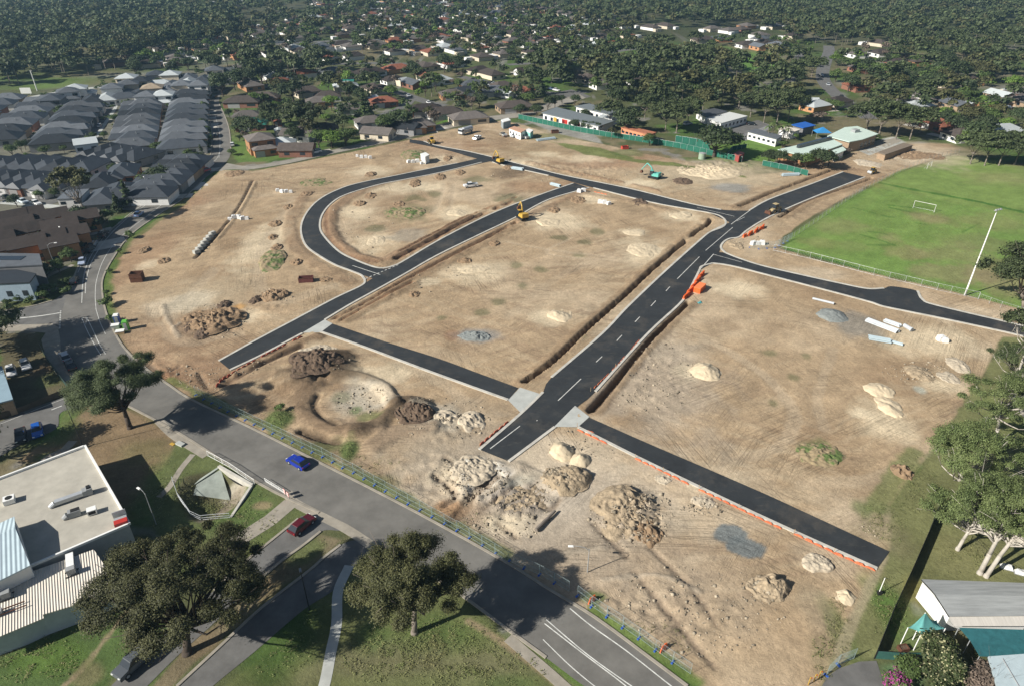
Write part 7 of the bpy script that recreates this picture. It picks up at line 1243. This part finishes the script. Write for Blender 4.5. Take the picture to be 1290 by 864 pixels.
for a in (('hatch', 376, 585, 345, 566, BL, 'bright blue car driving along the existing road'), ('hatch', 381, 664, 400, 648, (.10, .012, .018), 'dark red car leaving the service road'), ('suv', 170, 838, 150, 856, (.10, .11, .12), 'dark four-wheel drive parked under the wide olive tree'), ('hatch', 48, 545, 50, 558, (.015, .10, .42), 'blue hatchback in the car park, in sunlight'), ('sedan', 27, 551, 28, 566, DK, 'black car next to the blue hatchback in the shade'),
          ('hatch', 33, 462, 38, 474, W_, 'right one of two white cars in the shaded yard'), ('hatch', 15, 470, 18, 482, W_, 'left one of two white cars in the shaded yard'), ('hatch', 83, 452, 77, 442, SV, 'silver car parked at the kerb near the apron footpath'), ('sedan', 90, 463, 84, 452, DK, 'black car parked at the kerb behind the silver one'), ('sedan', 104, 332, 101, 345, (.45, .52, .66), 'pale blue car driving down the curved road'), ('suv', 113, 317, 118, 309, DK, 'black four-wheel drive at the left kerb of the curved road'), ('hatch', 117, 310, 122, 303, SV, 'silver car parked behind the black four-wheel drive'), ('suv', 131, 298, 137, 291, (.05, .06, .07), 'dark grey car parked higher up the curved road'), ('hatch', 94, 356, 97, 347, DK, 'black car at the kerb near the corner garden'), ('sedan', 175, 272, 182, 266, (.3, .42, .62), 'light blue car driving past the estate corner'), ('hatch', 258, 217, 250, 219, (.38, .02, .03), 'red car turning at the upper road junction'), ('hatch', 293, 184, 293, 178, W_, 'white car parked on the right verge of the estate road'), ('suv', 262, 132, 266, 127, (.05, .12, .2), 'blue-grey car on the upper estate road bend'), ('hatch', 272, 173, 271, 166, DK, 'dark car driving on the estate road'), ('hatch', 271, 124, 275, 121, DK, 'black car near the top of the estate road'),
          ('suv', 398, 194, 390, 196, W_, 'white wagon on the verge of the kerbed side road'), ('hatch', 368, 192, 361, 194, SV, 'silver car in front of the red brick house'), ('suv', 532, 162.5, 526, 164, (.12, .25, .48), 'blue car parked in front of the orange brick house'), ('hatch', 30, 256, 36, 258, (.55, .62, .66), 'pale car on the estate driveway'), ('hatch', 46, 258, 52, 260, W_, 'white car on the estate driveway'), ('sedan', 9, 251, 15, 253, DK, 'dark car at the left end of the estate driveway'), ('hatch', 54, 247, 58, 249, DK, 'black car in front of the brick estate house'), ('hatch', 148, 197, 152, 196, SV, 'grey car beside the white gabled estate house'), ('sedan', 68, 218, 75, 219, (.4, .45, .48), 'silver car between the two front estate rows'), ('hatch', 130, 151, 134, 146, DK, 'dark car on the estate side street'), ('hatch', 126, 160, 129, 155, W_, 'white car on the estate side street'),
          ('hatch', 694, 113.5, 699, 114, (.1, .15, .25), 'dark blue car in the school car park'), ('hatch', 701, 115, 706, 116, W_, 'white car in the school car park'), ('sedan', 946, 158, 951, 158, DK, 'black car on the yard behind the white hut'), ('suv', 866, 158, 871, 157, SV, 'grey car under the trees near the white hut'), ('sedan', 827, 179, 831, 181, (.2, .24, .26), 'grey car parked against the green cloth fence'), ('ute', 593, 236, 584, 237, W_, 'white utility truck inside the loop lot'), ('ute', 601, 176, 597, 178, W_, 'white utility truck near the silver water truck'), ('truck', 587, 169, 580, 171, (.6, .62, .63), 'silver tanker water truck on the top lot'), ('hatch', 648, 173, 642, 175, SV, 'grey car parked in front of the site office'), ('ute', 660, 174.5, 655, 173, W_, 'white utility truck parked below the site office'), ('ute', 634, 172, 629, 169, (.3, .26, .2), 'dusty tray truck in front of the site office'), ('sedan', 600, 172, 606, 170, DK, 'x')):
    if a[6] != 'x': vehicle(*a)
for i, (x, y) in enumerate(((1035, 96), (1043, 108), (1060, 125), (610, 105), (622, 107), (880, 62), (540, 131), (515, 122))): vehicle(('hatch', 'sedan', 'suv')[i % 3], x, y, x + 3, y + 3, (W_, SV, DK)[i % 3], ('white', 'silver', 'dark')[i % 3] + ' car on the street near the ' + nearmark(x, y))
def excavator(label, x, y, tx, ty, m, boom, sc=1.0):
    a, b_ = GG(x, y), G(tx, ty); d = b_ - a; t = thing('excavator', label, 'excavator', a, math.atan2(d.y, d.x), None, False); t.scale = (sc,) * 3
    for s in (-1, 1): b = MB(); b.box((0, s * .95, .42), (3.0, .5, .55)); b.tube((1.5, s * .95 - .25, .42), (1.5, s * .95 + .25, .42), .4, .4, 12); b.tube((-1.5, s * .95 - .25, .42), (-1.5, s * .95 + .25, .42), .4, .4, 12); b.ob('track', M['dark'], t)
    b = MB(); b.box((-.7, 0, 1.45), (2.5, 2.3, 1.0), 0, .94); b.box((-1.6, 0, 1.6), (.8, 2.2, 1.2)); b.ob('house', m, t); MB().box((0, 0, .8), (1.4, 1.4, .35)).ob('turntable', M['dark'], t)
    b = MB(); b.box((.75, .65, 1.9), (1.3, .95, 1.6), 0, .88); b.ob('cab', M['glass'], t); MB().box((.72, .65, 2.74), (1.15, .85, .08)).ob('cab_roof', m, t)
    p0, p1, p2, p3 = [Vector((q[0], -.25, q[1])) for q in boom]; b = MB(); mid = p0.lerp(p1, .5) + Vector((-.3, 0, .45)); b.path([p0, mid, p1], .26, .2, 6); b.ob('boom', m, t); b = MB(); b.tube(p1, p2, .2, .15, 6); b.ob('stick', m, t)
    b = MB(); b.tube(p0 + Vector((.3, 0, -.3)), mid, .08, .08, 6); b.tube(mid + Vector((0, 0, .2)), p1.lerp(p2, .12) + Vector((0, 0, .25)), .07, .07, 6); b.ob('hydraulic_ram', M['steel'], t)
    b = MB(); b.box(((p2.x + p3.x) / 2, -.25, (p2.z + p3.z) / 2 - .1), (.8, 1.1, .8), 0, .7); b.ob('bucket', M['rust'], t); return t
excavator('teal excavator with bent arm working on the top lot', 824, 225, 810, 222, M['teal'], [(.6, 1.6), (3.2, 4.6), (5.2, 2.0), (5.0, 1.0)], 1.05)
excavator('yellow excavator with upright arm beside the diagonal road', 658, 277, 652, 273, M['yellow'], [(.5, 1.6), (1.6, 5.0), (2.8, 3.4), (2.9, 2.2)], 1.0)
excavator('yellow excavator digging at the corner of the cross road and loop', 629, 206, 622, 203, M['yellow'], [(.6, 1.6), (2.8, 4.2), (4.4, 1.8), (4.3, .6)], 1.0)
def loader(label, x, y, tx, ty, m, name='wheel_loader', drum=False, sc=1.0):
    a, b_ = GG(x, y), G(tx, ty); d = b_ - a; t = thing(name, label, name.replace('_', ' '), Vector((a.x, a.y, max(a.z, .05))), math.atan2(d.y, d.x), None, False); t.scale = (sc,) * 3
    b = MB(); b.box((-1.3, 0, 1.25), (2.2, 1.5, .9), 0, .9); b.box((.6, 0, 1.0), (1.6, 1.0, .6)); b.ob('body', m, t); b = MB(); b.box((-.15, 0, 2.1), (1.3, 1.3, 1.3), 0, .9); b.ob('cab', M['glass'], t); MB().box((-.15, 0, 2.8), (1.5, 1.45, .1)).ob('cab_roof', m, t)
    for sx in ((-1.3, 1.2) if not drum else (-1.3,)):
        for s in (-1, 1): o = MB().tube((sx, s * .75, .7), (sx, s * 1.2, .7), .7, .7, 16).ob('wheel', M['dark'], t); MB().tube((sx, s * 1.2, .7), (sx, s * 1.23, .7), .35, .3, 10).ob('rim', m, o)
    if drum: MB().tube((1.4, -1.0, .72), (1.4, 1.0, .72), .72, .72, 20).ob('drum', M['steel'], t); b = MB(); [b.box((1.1, s * 1.06, .95), (1.6, .1, .25)) for s in (-1, 1)]; b.ob('drum_frame', m, t)
    else:
        b = MB(); [b.tube((.3, s * .5, 1.4), (2.6, s * .5, .6), .12, .1, 6) for s in (-1, 1)]; b.ob('arm', m, t); b = MB(); b.box((2.9, 0, .55), (.7, 2.3, .9), 0, .8); b.ob('bucket', M['rust'], t)
    return t
loader('dusty tan wheel loader standing on the far end of the main road', 975, 268, 968, 270, mat('dusty_tan', (.42, .33, .18), .7, .15, 2)); loader('yellow wheel loader at the corner of the cross road and kerbed road', 544, 181, 539, 177, M['yellow']); loader('small yellow roller by the hall entrance', 1098, 219, 1094, 220, M['yellow'], 'road_roller', True, .8)
# ================================================================ FENCES, POLES, GOALS
FB = mat('fence_wire', (.27, .35, .35), .5, .1); pan = None
def panel(p, rz, label, group):
    global pan
    if pan is None:
        t = thing('temporary_fence', label, 'fence', p, rz, group, False); b = MB(); [b.tube((s, 0, .08), (s, 0, 2.1), .02, .02, 6) for s in (-1.18, 1.18)]; [b.tube((-1.18, 0, z), (1.18, 0, z), .016, .016, 6) for z in (.15, 2.08, 1.1)]; b.ob('frame', FB, t)
        b = MB(); [b.tube((-1.15 + k * .1, 0, .15), (-1.15 + k * .1, 0, 2.08), .0055, .0055, 3, False) for k in range(1, 23)]; [b.tube((-1.18, 0, .35 + k * .3), (1.18, 0, .35 + k * .3), .005, .005, 3, False) for k in range(6)]; b.ob('mesh', FB, t)
        for s in (-1.18,): MB().box((s, 0, .07), (.26, .68, .14), 0, .85).ob('foot', M['blue'], t)
        pan = t; return t
    return dup(pan, p, rz, label=label, group=group)
def panels(desc, pts, group='temporary fence panels along the road'):
    P = [GG(*p) for p in pts]; L_ = [0]
    for i in range(len(P) - 1): L_.append(L_[-1] + (P[i + 1] - P[i]).length)
    n = int(L_[-1] / 2.42); k = 0
    for j in range(n):
        s = (j + .5) * 2.42
        while k < len(P) - 2 and L_[k + 1] < s: k += 1
        d = P[k + 1] - P[k]; p = P[k] + d * ((s - L_[k]) / (L_[k + 1] - L_[k])); p.z = gz(p.x, p.y)
        panel(p, math.atan2(d.y, d.x) + random.uniform(-.04, .04), (ORD[j] if j < 20 else 'twenty-' + ORD[j - 20] if j < 29 else 'thirty-' + ORD[j - 30] if j > 29 else 'thirtieth') + ' wire fence panel from the ' + desc, group)
panels('left in the long run behind the road', [(247, 497), (283, 516), (320, 534), (404, 574), (450, 598), (520, 637), (580, 670), (637, 705), (680, 724), (727, 750)]); panels('left in the lower run at the road edge', [(727, 750), (749, 766), (785, 790), (821, 816), (860, 842), (893, 864)]); panels('left at the far corner of the dark driveway', [(1041, 851), (1053, 838), (1077, 829)], 'temporary fence panels at the driveway'); panels('left in the materials yard fence', [(944, 312), (958, 314), (976, 313), (1000, 300)], 'temporary fence panels at the materials yard')
for x, y in ((1077, 829), (1053, 840), (1041, 851)): pass
M['wire'] = mat('weathered_wire', (.2, .21, .2), .6, .1)
def longfence(label, pts, h, cloth=None, post='steel', sp=3.0, wires=0, name='fence', rails=(1.0,), thick=.03):
    P = [GG(*p) for p in pts]; a0 = P[0]; t = thing(name, label, 'fence', a0, 0, None, False); c = MB(); r = MB(); n_post = 0; tot = sum((P[i + 1] - P[i]).length for i in range(len(P) - 1)); sp = max(sp, tot / 95)
    for i in range(len(P) - 1):
        a, b_ = P[i] - a0, P[i + 1] - a0; d = b_ - a; n = max(1, round(d.length / sp)); ang = math.atan2(d.y, d.x)
        for k in range(n + (i == len(P) - 2)): p = a.lerp(b_, k / n); MB().tube(p - Vector((0, 0, .3)), p + Vector((0, 0, h + .06)), .045, .045, 6).ob('post', M[post], t)
        for k in range(n):
            p, q = a.lerp(b_, k / n), a.lerp(b_, (k + 1) / n); m_ = (p + q) / 2
            if cloth: c.box((m_.x, m_.y, m_.z + h / 2), ((q - p).length, thick, h - .06), ang)
            for f in rails: r.tube(p + Vector((0, 0, h * f)), q + Vector((0, 0, h * f)), .025, .025, 5, False)
            if wires:
                m2 = int((q - p).length / wires)
                for j in range(m2): u = p.lerp(q, j / m2); v = p.lerp(q, min(1, (j + 2) / m2)); r.tube(u + Vector((0, 0, .05)), v + Vector((0, 0, h)), .0045, .0045, 3, False); r.tube(v + Vector((0, 0, .05)), u + Vector((0, 0, h)), .006, .006, 3, False)
    if cloth: c.ob('cloth', cloth, t)
    r.ob('rail', M[post], t); return t
GCL = mat('green_shade_cloth', (.02, .12, .08), .85, .2, .5); DCL = mat('dark_fence_cloth', (.022, .05, .042), .85, .2, .6)
longfence('green shade-cloth fence between the school and the dirt lot', [(653, 150), (690, 158), (724, 165.5), (763, 172.5), (800, 178), (829, 182.5), (857, 187.5), (898, 197), (934, 205)], 2.2, GCL); longfence('taller green cloth screen beside the dark round tree', [(850, 184), (876, 188), (893, 193)], 4.2, GCL); longfence('short green cloth fence by the hall trees', [(960, 209), (991, 215), (1017, 222)], 2.0, GCL); longfence('green cloth fence return behind the red shed', [(915, 199), (922, 190), (940, 187)], 1.8, GCL)
longfence('black cloth fence between the weedy strip and the fenced yard', [(1101, 829), (1124, 772), (1146, 725), (1168, 675), (1184, 634)], 1.9, DCL, 'black', 2.4); longfence('green mesh fence between the dark driveway and the yard lawn', [(1102, 829), (1130, 831), (1160, 831), (1172, 834)], 1.5, mat('green_mesh', (.04, .12, .10), .8, .2), 'black', 2.4, thick=.02)
longfence('chain wire fence along the near side of the playing field', [(974, 316), (1020, 326), (1062, 337), (1100, 347), (1140, 356), (1180, 366), (1232, 377)], 1.8, None, 'steel', 3.2, .7, rails=(1.0, .05)); longfence('chain wire fence along the road side of the playing field', [(1000, 299), (1030, 279), (1060, 258), (1090, 239), (1134, 217), (1170, 203), (1208, 193)], 1.8, None, 'wire', 3.2, 1.0, rails=(1.0, .05)); longfence('wire fence continuing from the flood light to the right edge', [(1232, 378), (1260, 388), (1300, 400)], 1.6, None, 'steel', 3.2, .5, rails=(1.0,))
longfence('brown timber fence along the car park edge', [(-10, 531), (30, 518), (86, 495), (99, 489)], 1.2, mat('brown_timber_fence', (.11, .085, .06), .9, .2, 1), 'black', 2.4, thick=.08); longfence('black fence between the shaded yard and the footpath', [(52, 440), (62, 458), (80, 482), (92, 497)], 1.3, DCL, 'black', 2.4); longfence('low grey wall in the corner garden bed', [(-10, 380), (12, 369), (30, 358)], .8, M['greyp'], 'steel', 4, thick=.2); longfence('pale fence in front of the wide brown bungalow', [(560, 145), (575, 148), (600, 143)], 1.4, WL['cream'], 'steel', 3); longfence('thin wire fence across the garden at the right edge', [(1205, 665), (1240, 700), (1290, 730)], 1.2, None, 'black', 3, .5)
def lamp(label, x, y, h, arm, ang, m='greyp', name='street_lamp'):
    p = GG(x, y); t = thing(name, label, 'street lamp', p, ang, None, False); MB().tube((0, 0, -.3), (0, 0, h), .085, .05, 8).ob('pole', M[m], t); b = MB(); b.path([(0, 0, h - .3), (arm * .3, 0, h + .25), (arm * .7, 0, h + .45), (arm, 0, h + .45)], .05, .04, 6); b.ob('arm', M[m], t); MB().box((arm + .3, 0, h + .42), (.75, .3, .14), 0, .8).ob('lamp_head', M['whitep'] if m != 'black' else M['greyp'], t)
    return t
lamp('black street lamp beside the corner of the commercial building', 105, 563, 9.2, .6, .3, 'black'); lamp('pale curved street lamp in the building shadow by the creek path', 197, 660, 6.2, 1.0, 2.6); lamp('street lamp rising from the big tree shadow on the site verge', 740, 720, 4.6, 2.2, 3.1); lamp('thin lamp post in the tree shade beside the parking road', 390, 768, 6.5, .4, 2.0, 'black'); lamp('street lamp with a long arm over the skillion-roofed house', 71, 340, 7.0, 1.8, .2); lamp('street lamp on the lawn beside the brown units', 85, 312, 5.5, .5, 2.4); lamp('street lamp behind the right-hand brown unit', 108, 294, 4.6, .5, 2.4); lamp('street lamp beside the estate houses on the curved road', 187, 243, 4.8, .8, 2.2); lamp('black lamp post near the timber fence', 16, 520, 1.6, .2, 1, 'black')
p = GG(1215.2, 372.5); t = thing('flood_light', 'tall white flood light mast at the edge of the playing field', 'flood light', p, .4, None, False); MB().tube((0, 0, -.3), (0, 0, 21.6), .21, .1, 12).ob('pole', M['whitep'], t); b = MB(); b.box((0, 0, 21.7), (1.9, .15, .15)); b.ob('crossbar', M['steel'], t)
for s in (-.7, 0, .7): MB().box((s, -.25, 21.95), (.5, .4, .4), 0, .8, 0, -.6).ob('lamp_head', M['greyp'], t)
p = GG(47, 115); t = thing('flood_light', 'slim pale mast at the forest edge behind the estate', 'flood light', p, 0, None, False); MB().tube((0, 0, -.3), (0, 0, 10.5), .3, .2, 8).ob('pole', M['whitep'], t); MB().box((0, 0, 10.6), (1.4, .2, .2)).ob('crossbar', M['steel'], t)
simple('billboard', 'white notice board at the estate edge near the slim mast', 'sign', 34, 120, .1, [('panel', M['whitep'], lambda b: b.box((0, 0, 2.2), (5.5, .15, 3))), ('post', M['steel'], lambda b: (b.box((-2, 0, .4), (.15, .12, 1.4)), b.box((2, 0, .4), (.15, .12, 1.4))))])
def goal(label, a, c, h, back):
    A, B = G(*a), G(*c); d = B - A; w = d.length; n_ = Vector((-d.y, d.x, 0)).normalized() * back; t = thing('goal', label, 'goal', A, 0, None, False); D = d; b = MB(); r = .07; b.tube((0, 0, -.1), (0, 0, h), r, r, 8); b.tube(D - Vector((0, 0, .1)), D + Vector((0, 0, h)), r, r, 8); b.tube((0, 0, h), D + Vector((0, 0, h)), r, r, 8); b.ob('frame', M['white'], t)
    b = MB(); b.tube((0, 0, h), n_, .03, .03, 5); b.tube(D + Vector((0, 0, h)), D + n_, .03, .03, 5); b.tube(n_, D + n_, .03, .03, 5); b.ob('stay', M['steel'], t)
goal('white football goal on the playing field', (1150, 262.5), (1176.5, 268), 2.44, 1.4); goal('small white goal at the top of the playing field', (1167.5, 213.5), (1172.5, 211), 2.2, 1)
simple('marker_post', 'white marker post on the grass near the right-hand lane end', 'post', 1106.5, 748, 0, [('post', M['whitep'], lambda b: b.tube((0, 0, -.2), (0, 0, 3.2), .06, .05, 8)), ('base', M['dark'], lambda b: b.box((.1, 0, .3), (.5, .4, .6)))])
for i, x in enumerate((1018, 1025, 1031)): simple('marker_post', ('left', 'middle', 'right')[i] + ' one of three yellow stakes in the weeds by the driveway', 'post', x, 862 - i * 4, 0, [('stake', M['yellow'], lambda b: b.box((0, 0, .7), (.09, .09, 1.5))), ('flag', M['orange'], lambda b: b.box((.12, 0, 1.3), (.2, .03, .2)))], 'yellow stakes by the driveway')
sheet('driveway', [(1104, 832), (1110, 850), (1120, 890), (1020, 890), (1042, 852), (1056, 842), (1082, 833)], .03, 'asphalt_mid'); sheet('driveway', [(1300, 470), (1283, 480), (1272, 500), (1285, 520), (1300, 540)], .03, 'asphalt_old')
simple('planter_box', 'dark timber planter box in the corner of the yard lawn', 'planter', 1137, 818, .2, [('box', M['rust'], lambda b: hollow(b, 1.2, .8, .6)), ('soil', HM['dark'], lambda b: b.box((0, 0, .3), (1.0, .6, .3)))]); simple('bench', 'white bench top beside the timber planter', 'bench', 1146, 828, -.1, [('seat', M['whitep'], lambda b: b.box((0, 0, .5), (1.6, .55, .08))), ('leg', M['dark'], lambda b: (b.box((-.6, 0, .22), (.1, .4, .45)), b.box((.6, 0, .22), (.1, .4, .45))))])
for i, (x, y) in enumerate(((1268, 715), (1286, 722))): simple('tub', ('left', 'right')[i] + ' one of two upturned white tubs beyond the yard trees', 'tub', x, y, -.4, [('hull', M['whitep'], lambda b: (b.box((0, 0, .3), (1.6, .8, .6), 0, .6),)), ('rim', M['greyp'], lambda b: b.box((0, 0, .05), (1.7, .9, .08)))])
simple('pit_cover', 'yellow and grey pit cover beside the footpath near the road', 'pit', 222, 560, -.5, [('cover', M['paleconc'], lambda b: b.box((.6, .4, .15), (1.6, .8, .35))), ('warning_mat', M['yellow'], lambda b: b.box((-.7, -.2, .06), (.9, .5, .1)))])
# ================================================================ labels and clean-up
dead = [o for o in bpy.data.objects if o.parent is None and 'proto' in o]; names = {o.name for o in dead}; AUTO = [q for q in AUTO if q.name not in names]
bpy.data.batch_remove([c for o in dead for c in o.children_recursive] + dead)
NUMW = 'zero one two three four five six seven eight nine ten eleven twelve thirteen fourteen fifteen sixteen seventeen eighteen nineteen twenty'.split()
BY = {}
for o in AUTO: BY.setdefault(o['label'], []).append(o)
for lab, os_ in BY.items():
    n = len(os_)
    if n < 2: continue
    for o in os_:
        if 'group' not in o: o['group'] = (lab.split(' near ')[0].split(' on ')[0] + 's ' + ('near ' + lab.split(' near ')[1] if ' near ' in lab else ''))[:110].strip()
    os_.sort(key=lambda o: PX(o.location.x, o.location.y)[0])
    for i, o in enumerate(os_):
        if n == 2: s = 'left of two' if i == 0 else 'right of two'
        elif n <= 20: s = ('leftmost' if i == 0 else 'rightmost' if i == n - 1 else ORD[i] + ' from left')
        else: s = ''
        if s: o['label'] = lab + ', ' + s
# ================================================================ settings of the light
for o in bpy.data.objects:
    if o.parent is None and 'label' in o and len(o['label'].split()) > 16: print('LONG', o['label'])
SKY, SUN, HAZE, EXPO = .046, 5.0, .00014, .55
# ================================================================ AIR, SKY, SUN
w = bpy.data.worlds.new('World'); SC.world = w; w.use_nodes = True; wn = w.node_tree
sk = wn.nodes.new('ShaderNodeTexSky'); sk.sky_type = 'NISHITA'; sk.sun_disc = False
sk.sun_elevation = SUN_EL; sk.sun_rotation = math.atan2(SUN_DIR.x, SUN_DIR.y)
wn.links.new(sk.outputs[0], wn.nodes['Background'].inputs[0]); wn.nodes['Background'].inputs[1].default_value = SKY
sl = bpy.data.lights.new('sun', 'SUN'); sl.energy = SUN; sl.angle = R(.53); sl.color = (1, .955, .88)
so = bpy.data.objects.new('sun', sl); COL.objects.link(so); so.rotation_euler = (-SUN_DIR).to_track_quat('-Z', 'Y').to_euler(); so.location = SUN_DIR * 300
if HAZE:
    b = MB(); b.box((0, 2000, 37.5), (9000, 6600, 81)); hz = bpy.data.materials.new('haze'); hz.use_nodes = True; nt = hz.node_tree; nt.nodes.remove(nt.nodes['Principled BSDF'])
    pv = nt.nodes.new('ShaderNodeVolumePrincipled'); pv.inputs['Density'].default_value = HAZE; pv.inputs['Color'].default_value = (.45, .75, 1, 1); pv.inputs['Anisotropy'].default_value = .2
    nt.links.new(pv.outputs[0], nt.nodes['Material Output'].inputs['Volume'])
    tag(b.ob('haze', hz), kind='stuff')
SC.view_settings.view_transform = 'Standard'; SC.view_settings.look = 'None'; SC.view_settings.exposure = EXPO; SC.view_settings.gamma = 1
SC.cycles.max_bounces = 5; SC.cycles.diffuse_bounces = 2; SC.cycles.glossy_bounces = 2; SC.cycles.transparent_max_bounces = 6; SC.cycles.volume_bounces = 0; SC.cycles.caustics_reflective = False; SC.cycles.caustics_refractive = False
SC.cycles.use_denoising = True
try: SC.cycles.denoiser = 'OPENIMAGEDENOISE'
except Exception: pass
